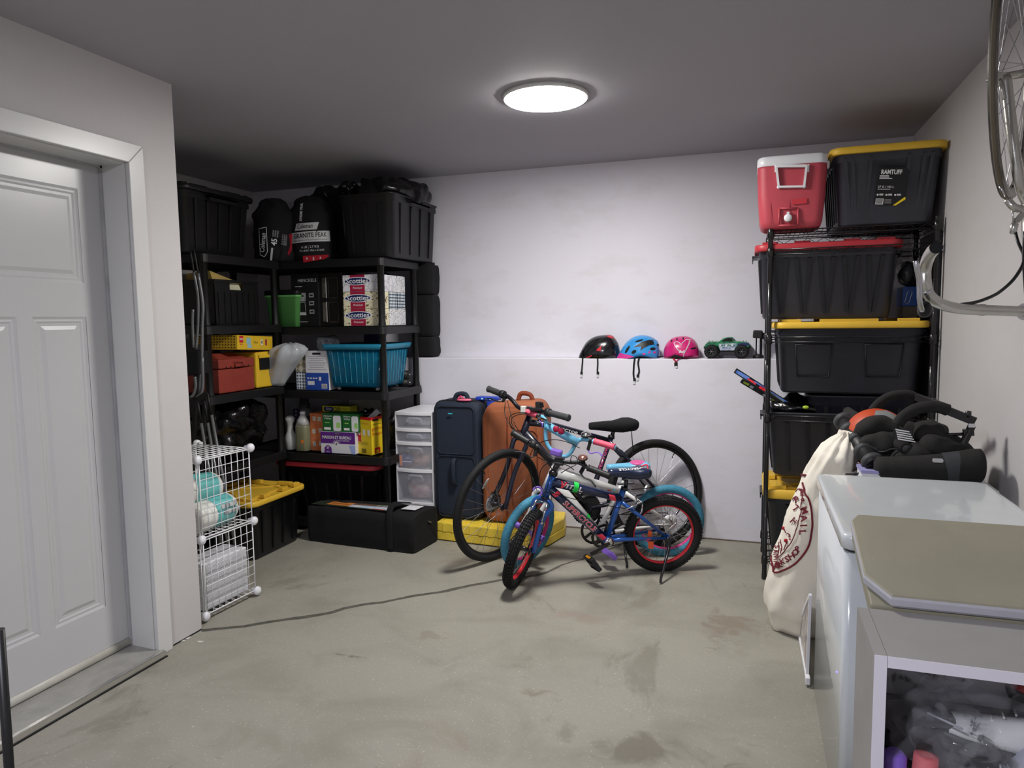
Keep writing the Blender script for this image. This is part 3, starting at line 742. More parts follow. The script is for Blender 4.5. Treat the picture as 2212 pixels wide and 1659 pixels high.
# ------------------------------------------------------------------ third tier (.97 / 1.005)
Zb3, Za3 = .972, 1.007
rt = thing('toolbox', 'red ribbed plastic tool case with latch', 'tool case', (-3.16, 3.60, Za3))
m_rd = mat('red_case', (146, 58, 46), .5, var=.06, scale=20, bump=.3, bscale=200)
mb = MB(); x0, x1, y0, y1 = -3.36, -3.03, 3.44, 3.76; zt = Za3 + .150
for k in range(5): mb.bb((x0 + .01 + k * .013, y0 - .006 if k % 2 else y0, Za3), (x0 + .02 + k * .013, y1, zt))
mb.bb((x0 + .07, y0 + .002, Za3), (x1 - .05, y1, zt)).bb((x1 - .05, y0, Za3), (x1, y1, zt - .005)).build('case_body', m_rd, rt, bevel=.006)
mb = MB(); mb.bb((x0 + .01, y0 - .002, zt), (x1 + .006, y1 + .002, zt + .055)).hexa([(x0 + .02, y0 + .02, zt + .055), (x1 - .01, y0 + .02, zt + .055), (x1 - .01, y1 - .04, zt + .055), (x0 + .02, y1 - .04, zt + .055), (x0 + .06, y0 + .05, zt + .088), (x1 - .08, y0 + .05, zt + .088), (x1 - .08, y1 - .1, zt + .088), (x0 + .06, y1 - .1, zt + .088)]).build('case_lid', m_rd, rt, bevel=.006)
MB().tube([(x1 + .012, 3.57, zt + .035), (x1 + .016, 3.57, zt + .008), (x1 + .016, 3.64, zt + .008), (x1 + .012, 3.64, zt + .035)], .006, 6, closed=True).build('latch', m_rd, rt)
mb = MB()
for yy in (3.50, 3.54, 3.60, 3.66, 3.70): mb.ball((x1 + .007, yy, zt + .008), .005, seg=8, rings=5)
mb.build('rivet', m_inkk, rt)
m_yel = mat('yellow_card', (224, 184, 44), .45, var=.04)
# yellow toy carton lying tilted on the red and yellow cases
t = thing('toy_carton', 'yellow toy carton with red logo lying on top of the cases', 'toy box', M=Matrix.Translation((-3.155, 3.74, Za3 + .252)) @ Matrix.Rotation(.12, 4, 'Z') @ Matrix.Rotation(-.05, 4, 'X'))
M = PM[t]; mb = MB(); mb.box((0, 0, .045), (.30, .40, .09)); mb.v = [M @ p for p in mb.v]; mb.build('carton', m_yel, t, bevel=.003)
G = M @ frame3((.1504, -.20, 0), (0, 1, 0), (0, 0, 1))
decal(at(G, .04, .065), .042, .042, m_inkr, t, 'red_logo'); text('LEGO', at(G, .04, .065) @ Matrix.Translation((0, 0, .0006)), .018, m_ink, t, off=.03, fit=.036)
decal(at(G, .04, .034), .022, .005, m_inkr, t, 'text_line')
m_pb = mat('print_lightblue', (150, 190, 205), .5, var=.1, scale=60)
decal(at(G, .12, .055), .05, .045, m_pb, t, 'picture', r=.015); decal(at(G, .13, .022), .05, .02, m_pb, t, 'picture')
text('New!', at(G, .20, .048), .022, m_inkk, t, shear=.3)
decal(at(G, .27, .05), .022, .040, m_ink, t, 'picture', r=.01); decal(at(G, .27, .05), .010, .018, m_inkk, t, 'picture', z=.0006)
decal(at(G, .32, .05), .020, .042, m_crim, t, 'picture', r=.008)
G2 = M @ frame3((-.15, -.2004, 0), (1, 0, 0), (0, 0, 1))
mb = MB()
for i in range(14):
    for j in range(5): mb.box(G2 @ V((.02 + i * .02, .014 + j * .017, .001)), (.008, .003, .008))
mb.build('stud_print', mat('print_ochre', (96, 74, 20), .6), t)
o = carton('yellow_case', 'yellow plastic drill case standing beside the red tool case', (-3.30, 3.79, Za3), (-3.035, 3.95, Za3 + .235), m_yel, 'tool case', bevel=.01)
MB().bb((-3.035, 3.82, Za3 + .12), (-3.025, 3.92, Za3 + .20)).build('latch', m_inkk, o)
MB().bb((-3.034, 3.81, Za3 + .195), (-3.02, 3.93, Za3 + .215)).build('handle', m_yel, o, bevel=.004)
m_pbag = mat('grey_poly_bag', (170, 174, 178), .25, var=.04, scale=8, bump=.4, bscale=30)
mb = MB(); rings = []
for px, py, rx, ry in ((566, 838, .105, .05), (571, 826, .10, .07), (582, 806, .095, .08), (592, 786, .11, .09), (600, 770, .125, .10), (605, 757, .125, .10), (608, 748, .09, .08), (609, 743, .03, .03)):
    c = W(px + 6, py, y=3.93); ring = []
    for j in range(40):
        q = 2 * PI * j / 40; p = V((math.cos(q) * rx, math.sin(q) * ry, 0)); p += V((math.cos(q), math.sin(q), .4)) * (crumple(p + c, 13, .020, 3) + .007 * math.sin(q * 7 + px * .05))
        ring.append(c + p + V((.0, .06, 0)))
    rings.append(ring)
mb.loft(rings); mz = min(p.z for p in mb.v); mb.v = [p + V((-.02, 0, Za3 - mz)) if False else V((p.x, p.y, max(p.z, Za3))) for p in mb.v]
o = mb.build('poly_bag', m_pbag); tag(o, 'slumped grey plastic bag between the two shelving units', 'bag')

A = (W(641, 838, y=4.10).x, 4.10, Zb3); B = (W(664, 838, y=4.10).x, 4.22, Zb3 + .118)
t = carton('tissue_cube', 'small tissue cube with navy lattice print', A, B, m_nav, 'tissue box')
A2 = (A[0] - .004, 4.10, Zb3 + .1185); B2 = (B[0], 4.22, Zb3 + .230)
m_tri = patmat('print_triangles', 'tri', (202, 196, 180), (150, 142, 116), 28)
t = carton('tissue_cube', 'beige triangle patterned tissue cube standing on the navy one', A2, B2, m_tri, 'tissue box')
A = (B[0] + .003, 4.085, Zb3); B = (W(711, 838, y=4.085).x, 4.20, W(690, 758, y=4.085).z)
t = carton('wipes_box', 'tall carton, white above and blue below, left of the turquoise bin', A, B, m_card, 'box')
F = front(A, B); w, h = B[0] - A[0], B[2] - A[2]; m_blu = mat('print_blue', (32, 72, 160), .5, var=.06, scale=20)
decal(at(F, w / 2, h * .22), w, h * .44, m_blu, t, 'blue_panel'); decal(at(F, w * .50, h * .93), w * .36, h * .05, m_inkk, t, 'brand_patch')
for k in range(7): decal(at(F, w * .5, h * (.86 - .055 * k)), w * (.8 - .1 * (k % 3)), h * .010, mat('print_grey', (140, 138, 150), .6, var=0), t, 'text_line', z=.0003)
decal(at(F, w * .22, h * .18), w * .30, h * .10, m_card, t, 'white_patch', z=.0005); decal(at(F, w * .80, h * .10), w * .24, h * .12, m_card, t, 'barcode', z=.0005)
for k in range(7): decal(at(F, w * (.71 + .03 * k), h * .10), w * .012, h * .10, m_inkk, t, 'barcode_bar', z=.0008)
for k in range(4): decal(at(F, w * (.1 + .12 * k), h * .30), w * .08, h * .035, m_card, t, 'icon', z=.0005, r=.004)
decal(at(F, w * .62, h * .29), w * .10, h * .10, m_card, t, 'icon', z=.0005)

# turquoise translucent bin on casters
m_turq = mat('turquoise_clear', (12, 92, 122), .15, var=.03, alpha=.72)
m_turqs = mat('turquoise_rim', (34, 122, 152), .3, var=.03)
x0 = W(706, 835, y=4.06).x; x1 = W(838, 835, y=4.06).x + .0; cx = (x0 + x1) / 2 + .01; bw = .455; bd = .40; bh = .285; zb = Zb3 + .022
bc = V((W(762, 800, y=4.06).x, 4.06 + bd / 2, zb))
tb = thing('rolling_bin', 'turquoise see-through bin on casters', 'storage bin', bc); M = PM[tb]
rr = lambda k, z, g=0.0: [M @ V((x, y, z)) for x, y in rrect(bw * k + g, bd * k + g, .035, 5)]
MB().loft([rr(.84, 0), rr(.86, .012), rr(.97, bh - .03), rr(.965, bh - .03, -.008), rr(.85, .016, -.008)], cap=(True, True)).build('bin_body', m_turq, tb)
MB().loft([rr(.97, bh - .035), rr(1.0, bh - .03, .012), rr(1.03, bh, .012), rr(1.02, bh + .004, .0), rr(.96, bh - .01, -.006)], closed=True).build('rim', m_turqs, tb)
mb = MB(); m_rib = mat('turquoise_rib', (70, 150, 176), .25, var=0)
for k in range(8):
    u = -.36 + .1 * k
    mb.bar(M @ V((u * bw * .9, -bd * .5 * .87 - .001, .03)), M @ V((u * bw * .98, -bd * .5 * .965 - .001, bh - .045)), .0022, .003)
    mb.bar(M @ V((bw * .5 * .87 + .001, u * bd * .9, .03)), M @ V((bw * .5 * .965 + .001, u * bd * .98, bh - .045)), .0022, .003)
mb.build('rib', m_rib, tb)
for sx in (-1, 1):
    for sy in (-1, 1):
        c = M @ V((sx * bw * .32, sy * bd * .34, -.008)); mb = MB(); mb.lathe([(.004, -.008), (.013, -.008), (.013, .008), (.004, .008)], c, (1, 0, 0), 14).box(c + V((0, 0, .008)), (.020, .014, .012)).build('caster', mat('caster_grey', (188, 190, 184), .4, var=0), tb)
o = lump('toy_bundle', bc + V((-.02, 0, .13)), (.15, .13, .105), mat('toy_teal', (24, 110, 140), .4, c2=(70, 190, 200), scale=9), k=7, a=.04, seed=7); tag(o, 'jumbled toys inside the turquoise bin', 'toys')
o = MB().bar(bc + V((-.12, -.12, .22)), bc + V((.15, -.14, .13)), .02, .02).build('toy_rod', mat('pale_aqua', (150, 220, 225), .3, var=0)); tag(o, 'pale rod slanting inside the turquoise bin', 'toy')
o = MB().bar(bc + V((.02, -.13, .12)), bc + V((.16, -.13, .05)), .03, .05).build('toy_block', mat('toy_green', (60, 180, 130), .4, var=0)); tag(o, 'green toy piece low inside the turquoise bin', 'toy')
# wrapped roll on the carton and bin
t = thing('wrapped_roll', 'grey printed film roll lying behind the turquoise bin', 'roll', (-2.71, 4.24, Zb3 + .285))
m_film = mat('printed_film', (176, 180, 184), .3, c2=(92, 96, 102), scale=45, dist=2, bump=.4, bscale=60)
a = W(690, 744, y=4.13); b = W(728, 739, y=4.24)
MB().tube([a, a.lerp(b, .1), a.lerp(b, .9), b], [.045, .052, .052, .044], 20).build('film_wrap', m_film, t)
m_blubot = mat('dark_blue_plastic', (36, 38, 96), .4, var=.05)
o = MB().bb((W(790, 740, y=4.50).x, 4.47, 1.05), (W(823, 740, y=4.50).x, 4.56, W(800, 714, y=4.50).z)).build('blue_tub', m_blubot, bevel=.006); tag(o, 'dark blue tub standing at the back of the shelf above the turquoise bin', 'tub')
mb = MB(); c = V((-2.30, 4.43, Zb3)); mb.lathe([(.03, 0), (.045, .004), (.045, .05), (.03, .052), (.03, .058), (.045, .062), (.045, .105), (.02, .112)], c, (0, 0, 1), 24)
o = mb.build('speaker_pair', m_inkk); tag(o, 'small black round gadget behind the turquoise bin', 'gadget')
for k in (.03, .085): MB().ball(c + V((.046, -.01, k)), .006, seg=8, rings=6).build('shiny_knob', m_steel, o)

# ------------------------------------------------------------------ fourth tier (.54 / .56)
Z4 = .542
o = lump('bin_bag', (-3.195, 3.69, .755), (.155, .28, .19), m_bag, k=7, a=.035, seed=41, seg=64, rings=44, ridge=.035); tag(o, 'shiny black bin bag filling the shelf under the red tool case', 'bag')
m_clr = mat('milky_bottle', (208, 210, 206), .3, var=.02, trans=.25)
m_liq = mat('pale_green_liquid', (150, 150, 118), .2, var=.03, trans=.3)
t = thing('spray_bottle', 'white bottle with a slim waist, leftmost of the bottles', 'bottle', (W(625, 970, y=4.12).x, 4.14, Z4)); c = PM[t].translation
MB().lathe([(.030, 0), (.042, .006), (.043, .08), (.036, .105), (.022, .135), (.021, .18), (.034, .205), (.036, .222), (.022, .236), (.008, .240)], c, (0, 0, 1), 24).build('bottle_body', m_clr, t)
t = thing('jug', 'clear jug of yellowish liquid with a white cap', 'jug', (W(655, 970, y=4.12).x, 4.13, Z4)); c = PM[t].translation
sq = lambda r, z, q=.25: [c + V((x, y, z)) for x, y in rrect(r * 2, r * 1.7, r * q * 2, 4)]
MB().loft([sq(.045, 0), sq(.049, .006), sq(.049, .165, .3), sq(.048, .18, .35)]).build('liquid', m_liq, t)
MB().loft([sq(.048, .181, .35), sq(.040, .215, .45), sq(.022, .245, .49), sq(.017, .255, .49)]).build('shoulder', m_clr, t)
MB().lathe([(.019, .255), (.0195, .258), (.0195, .272), (.018, .274)], c, (0, 0, 1), 20).build('cap', m_white, t)
decal(frame3(c + V((.018, -.0425, .07)), (1, 0, 0), (0, 0, 1)), .02, .022, mat('orange_sticker', (232, 128, 40), .5, var=0), t, 'sticker')
t = thing('detergent_bottle', 'grey detergent bottle with a big cap behind the jug', 'bottle', (W(660, 930, y=4.34).x, 4.34, Z4)); c = PM[t].translation
m_gry = mat('grey_bottle', (92, 94, 92), .4, var=.05)
MB().lathe([(.07, 0), (.075, .01), (.075, .21), (.05, .255), (.035, .27)], c, (0, 0, 1), 20).build('bottle_body', m_gry, t)
MB().lathe([(.040, .27), (.040, .295), (.034, .30), (.033, .345), (.028, .35)], c, (0, 0, 1), 20).build('cap', mat('grey_cap', (70, 72, 72), .4, var=0), t)
o = MB().lathe([(.045, 0), (.05, .01), (.05, .19), (.03, .22), (.02, .235), (.024, .24), (.024, .27)], (W(640, 900, y=4.26).x, 4.26, Z4), (0, 0, 1), 18).build('dark_bottle', mat('plum_bottle', (44, 36, 58), .35, var=.05)); tag(o, 'dark plum bottle between the slim bottle and the jug', 'bottle')
A = (W(672, 972, y=4.14).x, 4.14, Z4); B = (W(700, 972, y=4.14).x - .004, 4.30, W(685, 893, y=4.14).z)
m_or = mat('orange_card', (190, 94, 52), .5, c2=(214, 132, 86), scale=25)
t = carton('snack_carton', 'orange printed carton right of the jug', A, B, m_or, 'box'); F = front(A, B); w, h = B[0] - A[0], B[2] - A[2]
for k, (x, y) in enumerate(((.30, .18), (.30, .52), (.80, .55), (.8, .2), (.35, .86), (.75, .85))): decal(at(F, w * x, h * y), w * .26, h * .12, mat('print_palegrey', (200, 198, 186), .5, var=.1, scale=50), t, 'picture')
m_prp = mat('print_purple', (92, 40, 130), .45, var=.04)
A = (W(694, 980, y=4.085).x, 4.085, Z4); B = (W(768, 980, y=4.085).x, 4.24, W(720, 933, y=4.085).z)
t = carton('bag_box', 'purple and white carton lettered MAISON ET BUREAU', A, B, m_card, 'box'); F = front(A, B); w, h = B[0] - A[0], B[2] - A[2]
decal(at(F, w * .5, h * .73), w, h * .54, m_prp, t, 'purple_panel')
text('MAISON ET BUREAU', at(F, w * .47, h * .74) @ Matrix.Translation((0, 0, .0006)), h * .2, m_ink, t, off=.015, fit=w * .84)
text('SACS À ORDURES', at(F, w * .66, h * .60) @ Matrix.Translation((0, 0, .0006)), h * .08, m_ink, t, fit=w * .34)
decal(at(F, w * .5, h * .92), w * .18, h * .08, m_inkk, t, 'brand_patch', z=.0006)
text('KIRKLAND', at(F, w * .5, h * .92) @ Matrix.Translation((0, 0, .0009)), h * .06, m_ink, t, fit=w * .14)
for k in range(5):
    a = PI * (.18 + .16 * k); decal(F, 0, 0, m_ink, t, 'bow', z=.0010, poly=[(w * .46 + .004 * math.cos(a + 1.57), h * .42 + .004 * math.sin(a + 1.57)), (w * .46 - .004 * math.cos(a + 1.57), h * .42 - .004 * math.sin(a + 1.57)), (w * .46 + .036 * math.cos(a), h * .42 + .036 * math.sin(a))])
decal(F, 0, 0, m_prp, t, 'size_badge', z=.0008, poly=[(w * .10, 0), (w * .32, 0), (w * .31, h * .26), (w * .25, h * .36), (w * .17, h * .36), (w * .11, h * .26)])
text('37', at(F, w * .21, h * .25) @ Matrix.Translation((0, 0, .001)), h * .15, m_ink, t, off=.02); text('SACS', at(F, w * .21, h * .07) @ Matrix.Translation((0, 0, .001)), h * .08, m_ink, t)
decal(F, 0, 0, mat('print_periwinkle', (150, 168, 214), .5, var=.05), t, 'bin_picture', z=.0009, poly=[(w * .82, h * .4), (w, h * .4), (w, 0), (w * .9, 0)])
m_gr = mat('print_green', (28, 96, 44), .45, var=.05); m_lg = mat('print_lime', (150, 200, 110), .5, var=.1)
zt2 = B[2] + .0006
for k, (xa, xb) in enumerate(((697, 739), (740, 776))):
    A = (W(xa, 930, y=4.095).x, 4.095, zt2); B2 = (W(xb, 930, y=4.095).x - .001, 4.22, W(720, 893, y=4.095).z)
    t = carton('food_pack', ('green carton on the purple carton, nearer the jug' if k == 0 else 'green carton on the purple carton, nearer the yellow box'), A, B2, m_gr, 'box'); F = front(A, B2); w, h = B2[0] - A[0], B2[2] - A[2]
    decal(at(F, w * .76, h * .46), w * .40, h * .84, m_card, t, 'white_arch', r=.012); decal(at(F, w * .82, h * .36), w * .22, h * .30, m_lg, t, 'green_disc', z=.0006, r=.010)
    text('Nature', at(F, w * .28, h * .85), h * .15, m_ink, t, shear=.2, fit=w * .42); text('Valley', at(F, w * .28, h * .71), h * .15, m_ink, t, shear=.2, fit=w * .38); decal(at(F, w * .26, h * .48), w * .24, h * .05, m_lg, t, 'text_line'); decal(at(F, w * .26, h * .16), w * .34, h * .13, m_ink, t, 'white_patch')
m_glad = mat('print_glad', (190, 186, 40), .45, var=.04)
A = (W(697, 905, y=4.26).x, 4.26, Z4 + .20); B = (W(756, 905, y=4.26).x, 4.36, W(720, 877, y=4.26).z)
t = carton('bag_box', 'yellow carton reading 20 behind the green cartons', (A[0], A[1], Z4), B, m_glad, 'box'); F = front((A[0], A[1], Z4), B); w, h = B[0] - A[0], B[2] - Z4
decal(at(F, w * .24, h * .93), w * .36, h * .10, m_navy, t, 'logo', r=.01); text('Glad', at(F, w * .24, h * .93) @ Matrix.Translation((0, 0, .0006)), h * .08, m_ink, t)
text('20', at(F, w * .55, h * .92), h * .14, m_inkk, t, off=.02); text('% more', at(F, w * .80, h * .94), h * .07, m_inkk, t)
o = MB().bb((W(758, 880, y=4.44).x, 4.42, Z4 + .001), (W(826, 880, y=4.44).x, 4.56, W(790, 862, y=4.44).z)).build('pale_carton', mat('pale_yellowgrey', (150, 148, 128), .5, c2=(190, 190, 196), scale=3)); tag(o, 'large pale carton at the back wall behind the yellow box', 'box')
# open yellow carton of garbage bags
zt = W(795, 905, y=4.055).z
pA, pB, pC = W(771, 979, z=Z4), W(803, 984, z=Z4), W(838, 974, z=Z4); pD = pA + pC - pB
ye = thing('garbage_bag_box', 'open yellow carton lettered garbage bags', 'box', (pA + pC) / 2)
m_y2 = mat('print_bright_yellow', (236, 206, 40), .45, var=.02)
hz = V((0, 0, zt - Z4)); mb = MB(); ctr = (pA + pC) / 2
Q = [pA, pB, pC, pD]
for k in range(4):
    a, b_ = Q[k], Q[(k + 1) % 4]; n_ = (ctr - (a + b_) / 2).normalized() * .003
    mb.hexa([a, b_, b_ + n_, a + n_, a + hz, b_ + hz, b_ + n_ + hz, a + n_ + hz])
mb.prism(Q, (0, 0, .003)); mb.build('carton', m_y2, ye)
mb = MB()
for k in range(4):
    a, b_ = Q[k], Q[(k + 1) % 4]; n_ = (ctr - (a + b_) / 2).normalized() * .0042; u = V((0, 0, .014)); o_ = hz - u; a = a - n_ * .15; b_ = b_ - n_ * .15
    mb.hexa([a + o_, b_ + o_, b_ + n_ + o_, a + n_ + o_, a + hz + u * .3, b_ + hz + u * .3, b_ + n_ + hz + u * .3, a + n_ + hz + u * .3])
mb.build('torn_rim', m_inkr, ye)
F = frame3(pA, pB - pA, (0, 0, 1)); w1 = (pB - pA).length; h = zt - Z4; F.translation = F.translation + F.to_3x3().col[2] * .0006
S = frame3(pB, pC - pB, (0, 0, 1)); w2 = (pC - pB).length; S.translation = S.translation + S.to_3x3().col[2] * .0006
text('SACS À ORDURES', at(F, w1 * .45, h * .84), .011, m_inkr, ye, fit=w1 * .75)
decal(at(F, w1 * .22, h * .54), w1 * .22, h * .40, m_inkr, ye, 'red_panel')
for k in range(3): decal(at(F, w1 * (.22 + .31 * k), h * .60), w1 * .14, h * .16, m_ink, ye, 'bin_picture', z=.0006, poly=[(-w1 * .08, h * .08), (w1 * .08, h * .08), (w1 * .06, -h * .08), (-w1 * .06, -h * .08)])
for k in range(8): decal(at(F, w1 * (.36 + .04 * k), h * .10), w1 * .02, h * .12, m_inkk, ye, 'barcode_bar')
for k in range(3): decal(at(F, w1 * .45, h * (.27 + .03 * k)), w1 * .7, h * .007, mat('print_olive', (120, 104, 20), .6, var=0), ye, 'text_line')
text('garbage', at(S, w2 * .48, h * .70), .030, m_inkr, ye, fit=w2 * .86); text('bags', at(S, w2 * .36, h * .56), .030, m_inkr, ye, fit=w2 * .56); text('drawstring', at(S, w2 * .36, h * .82), .012, m_inkk, ye, fit=w2 * .5)
decal(at(S, w2 * .28, h * .93), w2 * .36, h * .05, m_inkk, ye, 'brand_patch')
decal(at(S, w2 * .36, h * .10), w2 * .34, h * .15, m_inkr, ye, 'count_badge'); decal(at(S, w2 * .36, h * .08), w2 * .14, h * .08, m_y2, ye, 'badge_mark', z=.0006)
A = (pA.x, pA.y, Z4); B = (pC.x, pC.y + .03, zt)
o = lump('bin_liner', (ctr.x - .02, ctr.y, zt + .006), (.040, .040, .040), m_bag, k=22, a=.02, seed=51, ridge=.02, seg=32, rings=20); tag(o, 'crumpled black liner poking out of the yellow carton', 'bag')
e0 = ctr + V((.0, -.035, zt - Z4 - .02)); e1 = ctr + V((.062, -.01, zt - Z4 + .040))
o = MB().bar(e0, e1, .035, .035).build('liner_roll', m_pic); tag(o, 'grey boxed roll slanting out of the yellow carton', 'roll')
o = lump('cable_tangle', (-2.33, 4.36, Z4 + .125), (.055, .12, .12), m_inkk, k=25, a=.03, seed=61, seg=36, rings=24); tag(o, 'tangle of black gear at the shelf end behind the yellow carton', 'gear')

# ------------------------------------------------------------------ under the shelves
tote('storage_tote', 'black tote with a red lid tucked beneath the resin shelving', (-2.74, 4.305, .088), 0, .76, .46, .385, m_redl, .003, 7, 4)
tote('storage_tote', 'black tote with a yellow lid in front of the alcove shelving', (-3.02, 3.635, 0), PI / 2, .50, .46, .37, m_ywl, .003, 4, 4, taper=.92)

# ------------------------------------------------------------------ black column of cushions on the ledge end
sc = thing('seat_cushions', 'black soft cushion stack standing against the back wall above the ledge', 'cushions', (-2.22, 4.70, LEDGE))
mb = None
xa = W(893, 650, y=4.66).x; xb = W(938, 650, y=4.66).x
for k, (ya, yb) in enumerate(((770, 727), (727, 637), (637, 572))):
    z0 = W(915, ya, y=4.66).z; z1 = W(915, yb, y=4.66).z; z0 = max(z0, LEDGE + .001)
    mb = MB(); rings = []
    cxx, cyy = (xa + xb) / 2, 4.70; ww = xb - xa; hh = z1 - z0
    for i in range(13):
        u = i / 12; k2 = 1 - .10 * abs(2 * u - 1) ** 6 - (.03 if k == 0 else 0)
        rings.append([V((x, y, z0 + hh * (.01 + .98 * u))) + V((mnoise.noise(V((x * 20, y * 20, u * 4 + k))) * .004, 0, 0)) for x, y in rrect(ww * k2 * .99, .18 * k2, .035, 5, cxx, cyy)])
    mb.loft(rings).build('cushion', m_fab, sc)
MB().bb((xa + .01, 4.62, W(915, 572, y=4.66).z - .005), (xb - .035, 4.76, W(915, 566, y=4.66).z)).build('cushion_tab', m_fab, sc)

# ------------------------------------------------------------------ clear drawer tower
m_clear = mat('frosted_clear', (214, 216, 226), .2, var=.02, alpha=.20)
dx0 = W(856, 900, y=4.20).x; dx1 = W(937, 980, y=4.17).x - .014; dy0, dy1 = 4.18, 4.575
dt = thing('drawer_tower', 'white tower of clear plastic drawers left of the navy suitcase', 'drawer unit', ((dx0 + dx1) / 2, 4.38, 0))
zc = [0.0] + [W(870, y, y=4.18).z for y in (1077, 1010, 957, 923, 893)]
zc = [.0, .215, .450, .610, .735, .865]
zf = lambda py: W(862, py, y=4.18).z
zlist = [zf(1085), zf(1015), zf(957), zf(928), zf(893)]
def bow(z, g=0, dep=.018):
    pts = [(dx0 - g, dy1), (dx0 - g, dy0)] + [(dx0 + (dx1 - dx0) * k / 8, dy0 - dep * math.sin(PI * k / 8)) for k in range(1, 8)] + [(dx1 + g, dy0), (dx1 + g, dy1)]
    return [V((x, y, z)) for x, y in pts]
for z in zlist: MB().loft([bow(z - .010), bow(z + .012)], smooth=False).build('divider_shelf', m_white, dt, bevel=.002)
MB().loft([bow(0.02), bow(.05)], smooth=False).build('base', m_white, dt)
MB().bb((dx0, dy0, .02), (dx0 + .006, dy1, zlist[-1])).bb((dx1 - .006, dy0, .02), (dx1, dy1, zlist[-1])).bb((dx0, dy1 - .006, .02), (dx1, dy1, zlist[-1])).build('frame', m_white, dt)
zz = [.05] + zlist
contents = []
for k in range(len(zz) - 1):
    a, b = zz[k] + .013, zz[k + 1] - .012
    mb = MB()
    mb.loft([[p + V((0, .004, 0)) for p in bow(a, -.01)][1:-1], [p + V((0, .004, 0)) for p in bow(b, -.01)][1:-1]], loop=False, smooth=False)
    mb.loft([[p + V((0, .008, 0)) for p in bow(a, -.01)][1:-1], [p + V((0, .008, 0)) for p in bow(b, -.01)][1:-1]], loop=False, smooth=False)
    mb.bb((dx0 + .010, dy0 + .01, a), (dx0 + .013, dy1 - .02, b - .01)).bb((dx1 - .013, dy0 + .01, a), (dx1 - .010, dy1 - .02, b - .01)).bb((dx0 + .012, dy0 + .005, a), (dx1 - .012, dy1 - .02, a + .003))
    d = mb.build('drawer', m_clear, dt, fix=False)
    xm = dx0 + .155; zt = b - .012; hh = min(.03, (b - a) * .4)
    MB().tube(smooth_curve([(xm - .055, dy0 - .018, zt - hh), (xm - .05, dy0 - .028, zt - .006), (xm - .03, dy0 - .032, zt), (xm + .03, dy0 - .034, zt), (xm + .05, dy0 - .032, zt - .006), (xm + .055, dy0 - .02, zt - hh)], 4), .006, 7).build('handle', m_clear, d)
    contents.append((a + .004, b))
contents = contents[1:]
cm = [mat('cont_red', (150, 60, 60), .5, c2=(190, 180, 180), scale=22), mat('cont_beige', (190, 160, 140), .5, c2=(120, 70, 60), scale=14), mat('cont_blue', (60, 80, 130), .5, c2=(190, 190, 200), scale=18), mat('cont_grey', (120, 120, 126), .5, c2=(210, 210, 214), scale=26)]
names = ['red and white oddments in the bottom drawer', 'beige pouch in the third clear drawer', 'blue and white oddments in the second clear drawer', 'grey papers in the top clear drawer']
for k, (a, b) in enumerate(contents[:4]):
    hh = (b - a) * .30
    o = lump('drawer_contents', (dx0 + .15, dy0 + .10, a + hh * 1.1 + .006), (.105, .07, hh * 1.1), cm[k], k=14, a=.012, seed=70 + k, seg=24, rings=14, pw=3); tag(o, names[k], 'oddments')
a, b = contents[1]
A = (dx0 + .025, dy0 + .004, a + .012); B = (dx0 + .115, dy0 + .03, a + .085)
t = carton('bulb_box', 'blue and orange light bulb carton in the third clear drawer', A, B, mat('print_indigo', (52, 62, 128), .5, var=.05), 'box'); F = front(A, B); decal(at(F, .010, .036), .02, .07, mat('orange_sticker', (232, 128, 40)), t, 'orange_stripe'); decal(at(F, .055, .03), .07, .006, m_ink, t, 'white_line'); text('LED', at(F, .06, .055), .018, m_ink, t)
mb = MB()
for k in range(16): mb.torus((dx0 + .07 + k * .010, dy0 + .012, a + .022), (1, 0, .2), .012, .0028, 12, 5)
o = mb.build('spring_coil', mat('copper_brown', (110, 74, 58), .4, var=.1)); tag(o, 'brown coiled band at the front of the third clear drawer', 'coil')

# ------------------------------------------------------------------ long black bag with printed panel
bagP = [(-2.74, 3.845), (-1.935, 3.80), (-1.905, 4.085), (-2.70, 4.04)]
db = thing('canopy_bag', 'long black zippered bag with a printed panel on top, lying on the floor', 'bag', (-2.32, 3.98, 0))
bz = W(905, 1100, y=3.85).z
c4 = [V((x, y, 0)) for x, y in bagP]
def bagpt(u, v):  # u 0..1 along length, v 0..1 across
    return (c4[0] * (1 - u) + c4[1] * u) * (1 - v) + (c4[3] * (1 - u) + c4[2] * u) * v
mb = MB(); rings = []
H = .235
for i in range(41):
    u = i / 40; ring = []
    for vx, vz in [(.02, .0), (.0, .03), (-.015, .4), (-.01, .75), (.0, .94), (.06, 1.0), (.35, 1.02), (.65, 1.02), (.94, 1.0), (1.0, .94), (1.01, .5), (1.0, .03), (.98, 0)]:
        e = 1 if 0 < i < 40 else .93
        p = bagpt(min(max(u, .004), .996), .5 + (vx - .5) * e); p = V((p.x, p.y, .002 + H * (vz if 0 < i < 40 else .5 + (vz - .5) * .94)))
        if 0.02 < vz: p += V((crumple(p, 12, .006, 1), crumple(p, 11, .008, 4), crumple(p, 9, .006, 8)))
        p.z = max(p.z, .002)
        ring.append(p)
    rings.append(ring)
mb.loft(rings).build('bag_body', m_fab, db)
def topf(x, y):  # metres: x along length from left, y across from front
    p = bagpt(x / .805, y / .32); return V((p.x, p.y, .002 + H * 1.03 + .004))
def toppatch(x0, x1, y0, y1, m, name, z=0.0):
    MB().prism([topf(a, b) + V((0, 0, z)) for a, b in ((x0, y0), (x1, y0), (x1, y1), (x0, y1))], (0, 0, .001)).build(name, m, db)
m_dg = mat('print_darkgreen', (38, 48, 36), .6, var=.15, scale=30)
